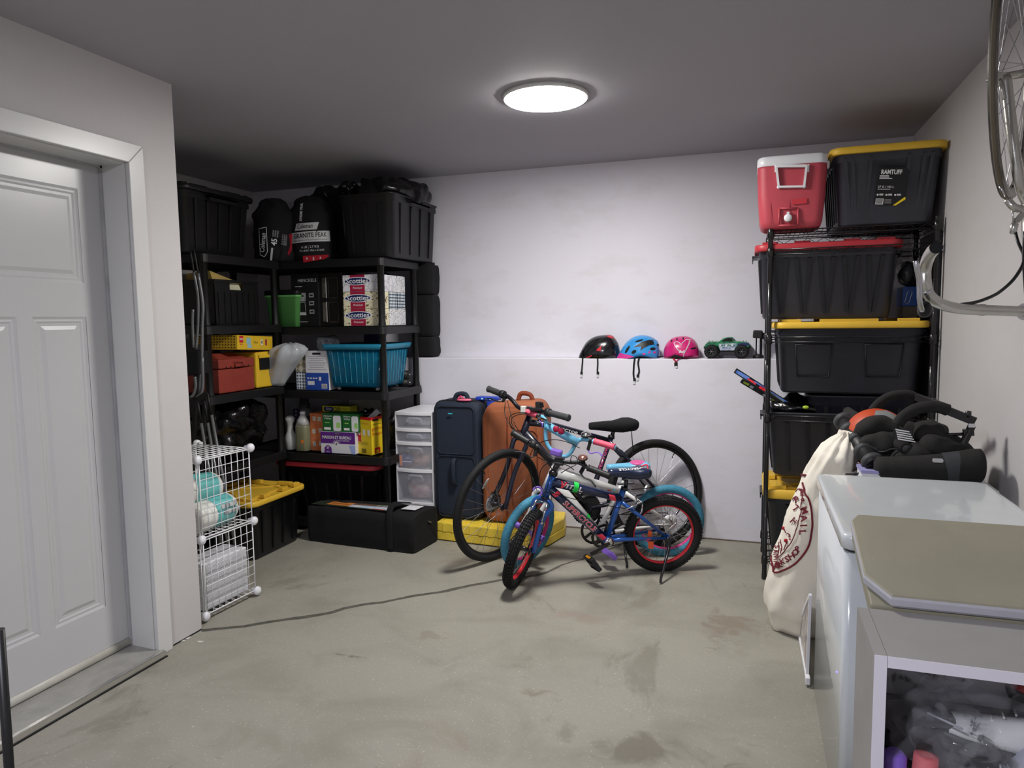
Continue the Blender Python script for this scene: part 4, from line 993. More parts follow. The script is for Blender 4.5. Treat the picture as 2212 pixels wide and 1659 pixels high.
toppatch(.03, .60, .02, .17, m_dg, 'printed_panel'); toppatch(.13, .30, .055, .16, mat('print_orange', (196, 120, 52), .6, var=.05), 'printed_panel', .001)
toppatch(.30, .47, .11, .16, mat('print_barn', (120, 56, 46), .6, c2=(70, 84, 60), scale=40), 'printed_panel', .001)
toppatch(.30, .60, .045, .11, mat('print_lake', (140, 168, 206), .6, c2=(206, 206, 196), scale=14), 'printed_panel', .001)
toppatch(.47, .58, .11, .165, mat('print_dark', (60, 62, 58), .6, c2=(160, 160, 150), scale=30), 'printed_panel', .001)
Mt = frame3(topf(.215, .10) + V((0, 0, .003)), c4[1] - c4[0], (0, 1, 0)); text('CANOPY', Mt, .022, m_inkk, db, off=.01, fit=.13); MB().tube(smooth_curve([Mt @ V((x, y, .001)) for x, y in ((-.06, .045), (-.03, .035), (0, .032), (.03, .038), (.04, .05))], 4), .0022, 5).build('printed_mark', m_inkk, db)
Mt = frame3(topf(.53, .035) + V((0, 0, .0035)), c4[1] - c4[0], (0, 1, 0)); text('Coleman', Mt, .03, m_inkr, db, off=.02, shear=.2, fit=.10)
mb = MB(); st = [bagpt(.79, -.035) + V((0, 0, z)) for z in (.004, .12, .2)] + [bagpt(.78, .05) + V((0, 0, .262)), bagpt(.78, .25) + V((0, 0, .290)), bagpt(.775, .6) + V((0, 0, .27)), bagpt(.77, .9) + V((0, 0, .25))]
mb.tube(smooth_curve(st, 5), .022, 8, flat=.22, up=(0, -1, 0)).build('carry_strap', m_fab, db)
toppatch(.66, .76, .10, .22, m_card, 'white_tag', .003)
MB().tube([W(925, 1126, x=-1.915), W(930, 1127, x=-1.915), W(930, 1129, x=-1.915)], .005, 6).build('zip_pull', m_steel, db)
MB().tube(smooth_curve([W(930, 1130, x=-1.91), W(938, 1143, x=-1.905), W(945, 1160, x=-1.905)], 4), .002, 5).build('zip_line', m_inkk, db)

# ------------------------------------------------------------------ yellow base under the suitcases
m_yb = mat('yellow_toy_plastic', (232, 202, 70), .4, var=.03)
yb = thing('yellow_platform', 'yellow moulded plastic platform carrying the suitcases', 'platform', (-1.60, 4.33, 0))
P = [(-1.93, 4.10), (-1.30, 4.05), (-1.185, 4.18), (-1.14, 4.40), (-1.17, 4.56), (-1.93, 4.58)]
mb = MB(); mb.prism([V((x, y, .006)) for x, y in P], (0, 0, .055)); mb.prism([V((x * .985 - .02, y * .995 + .018, .062)) for x, y in P], (0, 0, .062))
mb.build('platform_body', m_yb, yb, bevel=.006)
mb = MB()
for k in range(9): x = -1.88 + k * .065; mb.bb((x, 4.095 - .05 * (x + 1.93) / .63, .062), (x + .035, 4.115, .118))
for k in range(5): x = -1.88 + k * .12; mb.bb((x, 4.12, .12), (x + .06, 4.15, .132))
mb.build('platform_rib', m_yb, yb, bevel=.003)
# navy suitcase
m_nv = mat('navy_nylon', (28, 38, 54), .75, var=.06, scale=30, bump=.4, bscale=500)
ns = thing('suitcase', 'tall navy soft suitcase beside the orange one', 'suitcase', (-1.78, 4.33, .133))
sx0, sx1 = W(937, 980, y=4.17).x, W(1037, 980, y=4.17).x; zt = W(990, 868, y=4.17).z; zb = .133
mb = MB(); rings = []
for i, yy in enumerate((4.165, 4.175, 4.21, 4.24, 4.25, 4.26, 4.40, 4.43)):
    g = (-.05, -.012, .0, .004, -.006, .004, .004, -.02)[i]
    rings.append([V((x, yy - (.012 * math.cos((z - (zb + zt) / 2) / (zt - zb) * PI) if i == 0 else 0), z)) for x, z in rrect(sx1 - sx0 + g, zt - zb + g - .004, .05, 6, (sx0 + sx1) / 2, (zb + zt) / 2)])
mb.loft(rings).build('shell', m_nv, ns)
mb = MB(); ring = lambda y, g: [V((x, y, z)) for x, z in rrect(sx1 - sx0 + g, zt - zb + g - .006, .05, 6, (sx0 + sx1) / 2, (zb + zt) / 2)]
mb.tube(ring(4.213, .004), .004, 5, closed=True).tube(ring(4.25, .004), .004, 5, closed=True).build('zip', m_inkk, ns)
MB().tube([V((x, 4.158, z)) for x, z in rrect(sx1 - sx0 - .07, (zt - zb) * .52, .03, 5, (sx0 + sx1) / 2, zb + (zt - zb) * .28)], .0035, 5, closed=True).tube([V((x, 4.158, z)) for x, z in rrect(sx1 - sx0 - .07, (zt - zb) * .40, .03, 5, (sx0 + sx1) / 2, zb + (zt - zb) * .76)], .0035, 5, closed=True).build('front_pocket', m_nv, ns)
xm = (sx0 + sx1) / 2
MB().tube(smooth_curve([(xm - .01, 4.162, zb + .23), (xm - .01, 4.132, zb + .25), (xm - .01, 4.128, zb + .38), (xm - .01, 4.162, zb + .40)], 4), .017, 8, flat=.5).build('side_handle', m_nv, ns)
MB().tube(smooth_curve([(xm - .05, 4.27, zt - .004), (xm - .03, 4.27, zt + .035), (xm + .03, 4.27, zt + .038), (xm + .05, 4.27, zt - .004)], 5), .016, 8).build('top_handle', m_nv, ns)
decal(frame3((xm - .03, 4.150, zt - .075), (1, 0, 0), (0, 0, 1)), .028, .006, mat('print_teal', (60, 190, 210), .4, var=0), ns, 'teal_logo', z=.006)
for sx in (sx0 + .04, sx1 - .04): MB().lathe([(.005, -.012), (.022, -.012), (.022, .012), (.005, .012)], (sx, 4.40, zb + .021), (1, 0, 0), 14).build('wheel', m_inkk, ns)
# things lying on the navy suitcase
m_pk = mat('pink_rubber', (226, 110, 140), .5, var=.05); m_bl = mat('royal_blue_plastic', (32, 62, 170), .4, var=.03)
t = thing('sandal', 'pink flip-flop lying on the navy suitcase', 'sandal', (xm + .06, 4.20, zt))
MB().loft([[V((xm + .02 + x, 4.20 + y, zt + z)) for x, y in [(0.05 * math.cos(a) * (1 + .15 * math.cos(a)) + .02, .022 * math.sin(a)) for a in [2 * PI * k / 18 for k in range(18)]]] for z in (.004, .016)]).build('sole', m_pk, t)
MB().tube(smooth_curve([(xm + .01, 4.185, zt + .016), (xm + .025, 4.195, zt + .034), (xm + .045, 4.20, zt + .018)], 5), .004, 6).tube(smooth_curve([(xm + .01, 4.215, zt + .016), (xm + .025, 4.205, zt + .034), (xm + .045, 4.20, zt + .018)], 5), .004, 6).build('thong_strap', mat('hot_pink', (214, 60, 110), .5), t)
t = thing('blue_toy_bar', 'royal blue perforated plastic bar between the two suitcases', 'toy', (sx1, 4.28, zt))
MB().bb((sx1 - .06, 4.25, zt + .001), (sx1 + .10, 4.33, zt + .026)).bb((sx1 + .02, 4.25, zt - .05), (sx1 + .10, 4.27, zt)).build('bar_body', m_bl, t, bevel=.008)
for k in range(3): MB().ball((sx1 - .01 + k * .028, 4.248, zt + .013), .007, seg=10, rings=6).build('rivet', mat('pale_blue', (150, 200, 235), .4, var=0), t)
# orange suitcase
m_os = mat('orange_nylon', (160, 92, 58), .7, var=.08, scale=5, bump=.4, bscale=400)
os_ = thing('suitcase', 'rust orange soft suitcase behind the front wheel of the big bicycle', 'suitcase', (-1.37, 4.32, .128))
ox0, ox1 = sx1 + .012, W(1172, 1000, y=4.16).x; oz = W(1100, 868, y=4.20).z + .01; zb = .133
mb = MB(); rings = []
for i, yy in enumerate((4.155, 4.165, 4.19, 4.24, 4.36, 4.42)):
    g = (-.07, -.02, .0, .0, .0, -.03)[i]
    rings.append([V((x + crumple(V((x, yy, z)), 6, .012, 2), yy + crumple(V((x, yy, z)), 7, .016, 5), max(z + (crumple(V((x, yy, z)), 8, .014, 8) if z > .5 else 0) - (.05 * max(0, .5 - (x - ox0) / (ox1 - ox0)) ** 2 * 4 if z > .5 else 0), zb))) for x, z in rrect(ox1 - ox0 + g, oz - zb + g, .085, 9, (ox0 + ox1) / 2, (zb + oz) / 2)])
mb.loft(rings).build('shell', m_os, os_)
xm = (ox0 + ox1) / 2 + .03
MB().tube([V((x, 4.150, z)) for x, z in rrect(.17, (oz - zb) * .62, .04, 5, xm + .06, zb + (oz - zb) * .46)], .004, 5, closed=True).bar((xm - .06, 4.148, zb + .05), (xm - .05, 4.148, oz - .10), .012, .004).build('seam', mat('rust_trim', (126, 54, 26), .7, var=.05), os_)
MB().tube(smooth_curve([(xm - .02, 4.28, oz - .01), (xm, 4.28, oz + .035), (xm + .06, 4.28, oz + .03), (xm + .08, 4.28, oz - .01)], 5), .015, 8).build('top_handle', mat('rust_trim', (126, 54, 26)), os_)
decal(frame3((xm - .055, 4.143, zb + .47), (1, 0, 0), (0, 0, 1)), .008, .05, m_inkr, os_, 'red_tab', z=.004)

# ------------------------------------------------------------------ white wire cube shelves
wc = thing('wire_cube_rack', 'white wire cube rack two cubes high beside the door wall', 'rack', (-2.65, 2.82, 0))
u = V((W(557, 1280, z=.02) - W(443, 1338, z=.02)).normalized()); u.z = 0; u.normalize()
base = W(444, 1336, z=.02); base = V((base.x, base.y, 0)); S = .375; wv = V((-u.y, u.x, 0))
def gridpanel(o, a, b, n=8, rim=.0032, wr=.0018, nw=None):
    mb = MB(); nb = nw or n
    for p, q in ((o, o + a), (o + a, o + a + b), (o + a + b, o + b), (o + b, o)): mb.tube([p, q], rim, 6)
    for k in range(1, n): mb.tube([o + a * k / n, o + a * k / n + b], wr, 5)
    for k in range(1, nb): mb.tube([o + b * k / nb, o + b * k / nb + a], wr, 5)
    return mb
zlev = (.030, .030 + S, .030 + 2 * S + .01)
L = (W(557, 1280, z=.02) - W(444, 1336, z=.02)).length; uv = u * L; dv = wv * .36
for k in range(2):
    z0, z1 = zlev[k] + .006, zlev[k + 1] - .006; hz = V((0, 0, z1 - z0))
    o = base + V((0, 0, z0))
    gridpanel(o + u * .01, uv - u * .02, hz, 8).build('grid_panel', m_wire, wc)
    gridpanel(o + dv + u * .01, uv - u * .02, hz, 8).build('grid_panel', m_wire, wc)
    gridpanel(o + wv * .01, dv - wv * .02, hz, 8).build('grid_panel', m_wire, wc)
for z in zlev: gridpanel(base + V((0, 0, z)) + u * .01 + wv * .01, uv - u * .02, dv - wv * .02, 8, nw=8).build('grid_panel', m_wire, wc)
for z in zlev:
    for a in (V(), uv):
        for b in (V(), dv):
            c = base + a + b + V((0, 0, z)); out = ((a - uv / 2) + (b - dv / 2)).normalized()
            o = (a - uv / 2).normalized() * .9 - wv * (.45 if b.length == 0 else -.45)
            o = -wv if b.length == 0 else wv
            MB().lathe([(.004, -.012), (.020, -.010), (.023, .002), (.022, .010), (.015, .017), (.003, .020)], c, o, 18).box(c - o * .014, (.026, .026, .022)).build('connector', m_white, wc)
mb = MB()
# kitchen towel packs in the upper cube
def roll(name, lab, c, ax, r, L, m, band, cat):
    t = thing(name, lab, cat, c); ax = V(ax).normalized()
    MB().lathe([(.02, -L / 2), (r * .92, -L / 2 + .002), (r, -L / 2 + .015), (r, L / 2 - .015), (r * .92, L / 2 - .002), (.02, L / 2)], c, ax, 32).build('paper', m, t)
    MB().lathe([(r + .001, -L * .10), (r + .0015, L * .40)], c, ax, 32, cap=False).build('wrapper_band', band, t)
    MB().lathe([(.019, -L / 2 + .001), (.019, L / 2 - .001)], c, ax, 16).build('core', mat('kraft', (150, 120, 90), .8), t)
    return t
m_paper = mat('white_tissue_film', (222, 222, 216), .35, var=.02, bump=.3, bscale=40); m_teal = mat('teal_film', (92, 178, 176), .3, c2=(120, 196, 194), scale=7)
zc_ = zlev[1] + .078
c = base + u * .17 + wv * .115 + V((0, 0, zc_)); t = roll('paper_towel', 'paper towel roll in a teal wrapper, lower of the two in the wire rack', c, u * .98 + wv * .1, .075, .27, m_paper, m_teal, 'paper towel')
Mt = frame3(c + u * .03 - wv * .072 + V((0, 0, .028)), u, (0, 0, 1) + wv * .35) if False else None
fM = lambda p: c + u * (.055 + p.x) + (-wv * math.cos((p.y) / .077 + .25) + V((0, 0, 1)) * math.sin(p.y / .077 + .25)) * (.0775 + p.z)
for k in range(2):
    for j in range(4): wrapgrid(fM, -.045 + .026 * j + .008 * k, -.023 + .026 * j + .008 * k, .004 - .030 * k, .026 - .030 * k, m_pic if (j + k) % 2 else m_pr, t, 'printed_block', 2, 3, skew=.2)
c = base + u * .11 + wv * .17 + V((0, 0, zc_ + .125)); roll('paper_towel', 'paper towel roll in a teal wrapper, upper of the two in the wire rack', c, u * .97 + wv * .05 + V((0, 0, -.12)), .078, .30, m_paper, m_teal, 'paper towel')
# louvred white heater in the lower cube
hx = thing('vent_heater', 'white slotted panel box in the lower wire cube', 'heater', base + u * .2 + wv * .1 + V((0, 0, zlev[0] + .004)))
h0 = base + u * .035 + wv * .03 + V((0, 0, zlev[0] + .004)); hu = uv - u * .055; hw = wv * .15; H = .235
def obox(mb, o, a, b, c): return mb.hexa([o, o + a, o + a + b, o + b, o + c, o + a + c, o + a + b + c, o + b + c])
obox(MB(), h0 + wv * .006, hu, hw, V((0, 0, H))).build('casing', m_white, hx, bevel=.004)
mb = MB()
for k in range(34): obox(mb, h0 + u * .012 + V((0, 0, .012 + k * .0063)), hu - u * .024, wv * .008, V((0, 0, .0038)))
mb.build('louvre', m_card, hx)
c = base + u * .06 + wv * .27 + V((0, 0, zlev[0] + .12)); o = lump('green_pack', c + V((0, 0, .06)), (.07, .09, .17), mat('pack_darkgreen', (30, 56, 42), .4, c2=(70, 30, 24), scale=9), k=9, a=.012, seed=80, pw=4); tag(o, 'dark green package at the back of the lower wire cube', 'package')

# ------------------------------------------------------------------ folded camp chairs leaning in the alcove
m_tube = mat('grey_tube', (128, 130, 132), .35, metal=.5, var=.05)
fc = thing('folding_chair', 'folded chair with bent grey tubes against the alcove shelving', 'folding chair', (-3.05, 3.10, 1.0))
Pq = Plane((-3.03, 3.22, 1), (.35, -1, 0))
for pts in (((411, 541), (419, 588), (428, 640), (428, 700), (424, 756)), ((419, 541), (428, 590), (438, 655), (437, 700), (436, 770), (431, 850)), ((417, 668), (416, 700), (419, 752))):
    q = [Pq.at(*p) for p in pts]; m = 1 if len(pts) > 3 else 0
    MB().tube(smooth_curve([q[0]] + ([q[0].lerp(q[1], .5), q[1]] if m else [q[1]]), 3), .006, 7).build('tube_sleeve', m_inkk, fc)
    MB().tube(smooth_curve(q[m:], 5), .0085, 8).build('frame_tube', m_tube, fc)
MB().tube(smooth_curve([Pq.at(421, 812), Pq.at(423, 835), Pq.at(418, 852), Pq.at(412, 858)], 5), .009, 8).build('frame_tube', m_tube, fc)
MB().tube(smooth_curve([Pq.at(437, 770), Pq.at(438, 835), Pq.at(432, 852), Pq.at(424, 858)], 5), .009, 8).build('frame_tube', m_tube, fc)
q = [Pq.at(*p) for p in ((404, 756), (434, 758), (436, 808), (404, 812))]
MB().prism([p + V((0, -.02, 0)) for p in q], (.01, .07, 0)).build('seat_sling', m_fab, fc, bevel=.006)
MB().bar(Pq.at(418, 745) + V((.0, .03, 0)), V((-3.10, 3.20, 0.0)), .02, .02).bar(Pq.at(436, 860) + V((0, .03, 0)), V((-3.04, 3.17, 0)), .02, .02).build('frame_leg', m_inkk, fc)
f2 = thing('folding_chair', 'second folded chair, only its straight legs showing above the wire rack', 'folding chair', (-3.0, 3.12, 0))
Pq = Plane((-3.0, 3.12, 1), (.35, -1, 0))
for a, m, b in (((426, 864), (435, 914), (444, 968)), ((441, 866), (449, 913), (458, 968)), ((448, 850), (457, 896), (470, 968))):
    A_, M_, B_ = Pq.at(*a), Pq.at(*m), Pq.at(*b); E = M_ + (B_ - M_) * ((M_.z - .01) / (M_.z - B_.z))
    MB().tube([A_, M_], .0075, 7).build('tube_sleeve', m_inkk, f2); MB().tube([M_, E], .0085, 8).build('leg', m_tube, f2)
MB().bar(Pq.at(426, 864), Pq.at(448, 850), .012, .03).build('hinge', m_inkk, f2)
# thin dark post at the picture's left edge
o = MB().tube([V((-1.492, 1.0, 0.0)), V((-1.478, 1.0, .80))], .010, 10).build('walking_stick', mat('dark_metal', (40, 40, 40), .4, metal=.5)); tag(o, 'dark metal stick standing at the left edge in front of the door', 'stick')
# ================================================================== BICYCLES
m_rub = mat('tyre_rubber', (22, 22, 23), .75, var=.1, scale=60, bump=.4, bscale=400)
m_blkm = mat('black_metal', (18, 18, 24), .28, var=.04, scale=20, coat=.4)
m_blkp = mat('black_plastic', (26, 26, 27), .5, var=.06, scale=30)
m_chr = mat('chrome', (210, 210, 214), .15, metal=1, var=0)
m_spk = mat('spoke_steel', (190, 190, 195), .25, metal=1, var=0)
m_cab = mat('cable_black', (14, 14, 15), .35, var=0)
def basis(n, hint=(0, 0, 1)):
    n = V(n).normalized(); a = n.cross(V(hint)).normalized(); return a, a.cross(n).normalized()
def wheel(par, c, n, R, tr, tire, rim, hubm, nsp=20, name='front_wheel', rimw=.012, knobs=0, tireflat=1.0, disc=False, phase=0.1, rimdeep=.010):
    c = V(c); n = V(n).normalized(); a, b = basis(n)
    rr = R - tr * 1.75
    w = MB(); rings = []
    for i in range(56):
        t = 2 * PI * i / 56; d = a * math.cos(t) + b * math.sin(t)
        rings.append([c + d * r + n * q for r, q in ((rr + .004, -rimw), (rr + .004, rimw), (rr - rimdeep, rimw * .7), (rr - rimdeep - .002, 0), (rr - rimdeep, -rimw * .7))])
    w.loft(rings, closed=True); wo = w.build(name, rim, par)
    MB().torus(c, n, R - tr, tr, 72, 12, tireflat).build('tyre', tire, wo)
    if knobs:
        mb = MB()
        for i in range(knobs):
            t = 2 * PI * i / knobs; d = a * math.cos(t) + b * math.sin(t); tg = -a * math.sin(t) + b * math.cos(t)
            for k, ph in enumerate((-.95, -.42, .0, .42, .95)):
                o = (d * math.cos(ph) + n * math.sin(ph)); p = c + d * (R - tr) + o * (tr + .0015); L = 2 * PI * R / knobs * .62
                sh = tg * (L * .5 * (abs(k - 2)) * .5)
                x = tg; y = o.cross(tg); M3 = Matrix((x, y, o)).transposed()
                mb.box(p + sh, (L, tr * .34, .006), M3)
        k_ = mb.build('tread', tire, wo, fix=False); k_['kind'] = 'stuff'
    MB().lathe([(.012, -.045), (.022, -.040), (.022, -.034), (.011, -.030), (.011, .030), (.022, .034), (.022, .040), (.012, .045)], c, n, 16).lathe([(.006, -.06), (.006, .06)], c, n, 8).build('hub', hubm, wo)
    if disc:
        MB().lathe([(.010, .043), (.062, .043), (.062, .046), (.010, .046)], c, n * disc, 28).build('brake_disc', m_steel, wo)
    for i in range(nsp):
        t = 2 * PI * i / nsp + phase; s = 1 if i % 2 else -1
        q = t + (1.1 if (i // 2) % 2 else -1.1)
        p0 = c + (a * math.cos(q) + b * math.sin(q)) * .020 + n * (.036 * s); p1 = c + (a * math.cos(t) + b * math.sin(t)) * (rr - rimdeep)
        MB().tube([p0, p1], .0012, 4, cap=False).build('spoke', m_spk, wo)
    t = 1.0; d = a * math.cos(t) + b * math.sin(t); MB().tube([c + d * (rr - rimdeep), c + d * (rr - rimdeep - .035)], .0035, 6).build('valve', m_blkp, wo)
    return wo
def saddle(par, nose, tail, up, L, w0, w1, th, m, name='saddle', tilt=0.0):
    ax = (tail - nose); Ln = ax.length; ax.normalize(); up = V(up); up = (up - ax * up.dot(ax)).normalized(); sd = ax.cross(up)
    prof = [(0, .25, -.10), (.02, .62, .02), (.10, .85, .04), (.35, 1.0, .02), (.52, 1.35, .0), (.68, 2.3, .04), (.82, 2.95, .12), (.92, 2.8, .10), (.975, 2.1, .0), (1.0, 1.0, -.12)]
    pf = [(u, (w0 / 2) * k if u < .5 else (w1 / 2) * k / 3.0, h) for u, k, h in prof]
    mb = MB(); rings = []
    for u, hw, h in pf:
        c = nose + ax * (Ln * u) + up * (h * th)
        rings.append([c + sd * (hw * math.copysign(abs(math.cos(t)) ** .8, math.cos(t))) + up * (th * (.38 * math.sin(t) * (.5 if u in (0, 1) else 1) if math.sin(t) > 0 else math.sin(t) * (.3 + .62 * min(1, u * 1.5)) * (.5 if u in (0, 1) else (.8 if u > .95 else 1)))) for t in [2 * PI * k / 20 for k in range(20)]])
    return mb.loft(rings).build(name, m, par)
def grip(par, a, b, r, m, name='grip', rings=0, flare=True):
    a = V(a); b = V(b); L = (b - a).length; d = (b - a).normalized(); n = 14
    prof = [(r * .8, 0), (r * (1.12 if flare else 1), L * .015), (r * (1.12 if flare else 1), L * .05)] + [(r * (1 + (.05 if i % 2 else 0)), L * (.08 + .84 * i / n)) for i in range(n + 1)] + [(r * 1.15, L * .94), (r * 1.15, L * .99), (r * .7, L)]
    return MB().lathe(prof, a, d, 14).build(name, m, par)
def lever(par, cl, mid, tip, r, m, body=None):
    MB().lathe([(.016, -.009), (.0165, -.008), (.0165, .008), (.016, .009)], cl[0], cl[1], 12).bar(cl[0], mid[0], .018, .012).build('lever_clamp', body or m_blkp, par)
    MB().tube(smooth_curve(mid + [tip], 4), r, 7, flat=.6).build('brake_lever', m, par)
def cable(par, pts, r=.0025): MB().tube(smooth_curve(pts, 6), r, 5).build('cable', m_cab, par)
def chainring(par, c, n, R, m, teeth=28, name='chainring'):
    a, b = basis(n); c = V(c); mb = MB(); n = V(n).normalized(); o, i = [], []
    rings = []
    for k in range(teeth * 2):
        t = 2 * PI * k / (teeth * 2); d = a * math.cos(t) + b * math.sin(t); ro = R + (.003 if k % 2 else -.002)
        rings.append([c + d * ro - n * .0015, c + d * ro + n * .0015, c + d * (R - .014) + n * .0015, c + d * (R - .014) - n * .0015])
    mb.loft(rings, closed=True, smooth=False)
    for k in range(5): t = 2 * PI * k / 5; mb.bar(c, c + (a * math.cos(t) + b * math.sin(t)) * (R - .010), .016, .004, up=n)
    mb.lathe([(.004, -.004), (.020, -.004), (.020, .004), (.004, .004)], c, n, 16)
    return mb.build(name, m, par)
def chain(par, c1, r1, c2, r2, n):
    a, b = basis(n); c1, c2 = V(c1), V(c2); d = (c2 - c1).normalized(); u = n.cross(d).normalized(); mb = MB(); pts = []
    for k in range(9): t = PI / 2 + PI * k / 8; pts.append(c1 + (d * math.cos(t) + u * math.sin(t)) * r1)
    for k in range(9): t = -PI / 2 + PI * k / 8; pts.append(c2 + (d * math.cos(t) + u * math.sin(t)) * r2)
    o = mb.tube(pts, .0042, 5, closed=True, flat=.7).build('chain', mat('chain_dark', (52, 50, 48), .4, metal=.7, var=.2, scale=400), par); return o
def pedal(par, c, axis, m, s=.09, hsp=None, refl=True):
    c = V(c); axis = V(axis).normalized(); h = V(hsp).normalized() if hsp else axis.orthogonal().normalized(); z = axis.cross(h)
    M3 = Matrix((axis, h, z)).transposed()
    mb = MB(); mb.box(c, (s, .018, .026), M3); [mb.box(c + h * (.034 * k), (s, .010, .026), M3) for k in (-1, 1)]; [mb.box(c + axis * (s * .46 * k), (.008, .075, .024), M3) for k in (-1, 1)]
    p = mb.build('pedal', m, par, bevel=.002)
    if refl: MB().box(c + h * .040, (s * .5, .003, .014), M3).box(c - h * .040, (s * .5, .003, .014), M3).build('reflector', mat('amber', (222, 150, 30), .3, var=0), p)
    return p
def bell(par, c, up, r, m, base=m_blkp):
    up = V(up).normalized(); a, b = basis(up, (0, 1, .1)); M3 = Matrix((a, b, up)).transposed()
    MB().lathe([(r * .5, -.03), (r * .4, -.01), (r, 0), (r * .98, .006), (r * .5, .008)], c, up, 20).build('bell_base', base, par)
    MB().ball(V(c) + up * .006, (r, r, r * .62), M3, 20, 8, z0=0).build('bell', m, par)

# ------------------------------------------------------------------ blue child's bicycle (nearest)
m_bblu = mat('metallic_blue', (34, 90, 172), .28, metal=.35, var=.05, scale=5, coat=.6)
m_bnav = mat('gloss_navy', (22, 34, 66), .3, var=.05, coat=.5)
m_redr = mat('red_rim', (222, 40, 54), .4, var=.02); m_coral = mat('coral_decal', (232, 60, 84), .4, var=0)
BR, BF = V((-.449, 3.925, .221)), V((-1.128, 3.487, .213)); nB = V((-.54, .84, .11)).normalized(); nBF = V((.951, -.03, -.3)).normalized()
PB = Plane(BR, nB); b = PB.at
bk = thing('child_bicycle', 'metallic blue child bicycle with red rims and knobby black tyres, nearest of the three', 'bicycle', (BR.x, BR.y, 0))
wheel(bk, BR, V((-.4, .91, .11)), .222, .026, m_rub, m_redr, m_blkm, 20, 'rear_wheel', .014, knobs=64)
fw = wheel(bk, BF, nBF, .217, .026, m_rub, m_redr, m_blkm, 20, 'front_wheel', .014, knobs=64)
ht, hb, bb_ = b(1194, 1026), b(1178, 1074), b(1310, 1165)
st, sj = b(1352, 1052), b(1343, 1076)
mb = MB(); mb.tube([ht, hb], .020, 16); mb.tube([b(1346, 1058), bb_], [.017, .015], 14); mb.lathe([(.022, -.036), (.024, -.034), (.024, .034), (.022, .036)], bb_, nB, 18)
dl = BR + nB * -.058; dr_ = BR + nB * .058
for d, s in ((dl, -1), (dr_, 1)):
    mb.tube([b(1341, 1083) + nB * (.012 * s), b(1372, 1106) + nB * (.036 * s), d], [.011, .011, .007], 10)
    mb.tube([bb_ + nB * (.018 * s), bb_.lerp(d, .3) + nB * (.006 * s), d], [.013, .012, .008], 10)
    mb.bar(d + V((0, 0, -.012)), d + V((0, 0, .022)), .006, .03, up=nB)
fr = mb.build('frame', m_bblu, bk)
tt0, tt1 = b(1190, 1040), b(1341, 1076); dt0, dt1 = b(1186, 1054), b(1303, 1160)
MB().tube([tt0, tt0.lerp(tt1, .5), tt1], [.026, .024, .022], 16).build('top_tube', m_bnav, bk)
MB().tube([dt0, dt0.lerp(dt1, .5), dt1], [.024, .024, .023], 16).build('down_tube', m_bnav, bk)
def along(p0, p1, u, off, r, near=1):  # frame on near face of tube: x runs along p0->p1
    c = p0.lerp(p1, u); x = (p1 - p0).normalized(); y = -x.cross(nB) if False else nB.cross(x); y = y if y.z > 0 else -y
    m = frame3(c + y * off, x, y);
    if m.to_3x3().col[2].dot(-nB) < 0: m = frame3(c + y * off, x, y)
    m.translation = m.translation - nB * (r + .0006); return m
def tubewrap(p0, p1, r, k=1.0):
    x = (p1 - p0).normalized(); y = nB.cross(x); y = y if y.z > 0 else -y; L0 = p0.copy()
    def f(p, u0=0): 
        q = p.y / r; return L0 + x * p.x + (y * math.sin(q) - nB * math.cos(q)) * (r * k + p.z)
    return f
fD = tubewrap(dt0, dt1, .024, 1.02); LD = (dt1 - dt0).length
wrapgrid(lambda p: fD(p + V((0, 0, .0004))), LD * .20, LD * .86, -.019, .019, m_bnav, bk, 'decal_ground', 10, 4)
text('SUPERCYCLE', None, .037, m_ink, bk, warp=lambda p: fD(p + V((LD * .53, -.001, .0016))), off=.045, shear=.12, fit=LD * .58, label='white outlined lettering')
text('SUPERCYCLE', None, .034, m_coral, bk, warp=lambda p: fD(p + V((LD * .53, -.001, .0024))), off=.012, shear=.12, fit=LD * .565, label='red lettering')
wrapgrid(fD, LD * .06, LD * .12, -.014, .024, m_coral, bk, 'red_flash', 3, 4, skew=.35); wrapgrid(fD, LD * .88, LD * .99, -.014, .010, m_coral, bk, 'red_flash', 3, 4, skew=.8)
fT = tubewrap(tt0, tt1, .0245, 1.03); LT = (tt1 - tt0).length
text('VITAL', None, .032, m_ink, bk, warp=lambda p: fT(p + V((LT * .27, .0, .0008))), off=.03, shear=.15, fit=LT * .30)
text('V', None, .052, m_coral, bk, warp=lambda p: fT(p + V((LT * .14, .0, .0014))), off=.05, shear=.2)
wrapgrid(fT, LT * .84, LT * .93, -.020, .012, m_coral, bk, 'red_flash', 3, 4, skew=-.7)
MB().lathe([(.0275, -.014), (.0275, .014)], tt0.lerp(tt1, .33), (tt1 - tt0), 20, cap=False).build('green_tape', mat('green_tape', (40, 214, 84), .5, var=.03), bk, 'bright green tape round the top tube')
cs0 = bb_.lerp(dl, .58); Ms = frame3(cs0 - nB * .0125, (dl - bb_), (0, 0, 1)); text('SUPERCYCLE', Ms, .013, m_coral, bk, off=.02, fit=.085)
MB().tube([st, b(1353, 1036)], .0115, 12).tube([b(1348, 1058), b(1350, 1052)], .020, 12).bar(b(1335, 1046), b(1368, 1043), .03, .006).build('seat_post', m_blkm, bk)
sdl = saddle(bk, b(1313, 1022) , b(1402, 1016), V((0, 0, 1)), .24, .055, .15, .052, m_bnav)
Mq = frame3(b(1362, 1018) - nB * .030 + V((0, 0, .0235)), (b(1313, 1022) - b(1402, 1016)), V((0, 0, -.55)) - nB * 1.0); text('SUPERCYCLE', Mq, .022, m_ink, sdl, off=.02, fit=.16)
# crest flashes on the saddle
MB().tube(smooth_curve([b(1385, 1007, -.03) + V((0, 0, .0)), b(1397, 1004, -.03), b(1399, 1012, -.04), b(1390, 1022, -.055)], 4), .004, 6).build('red_flash', m_coral, sdl)
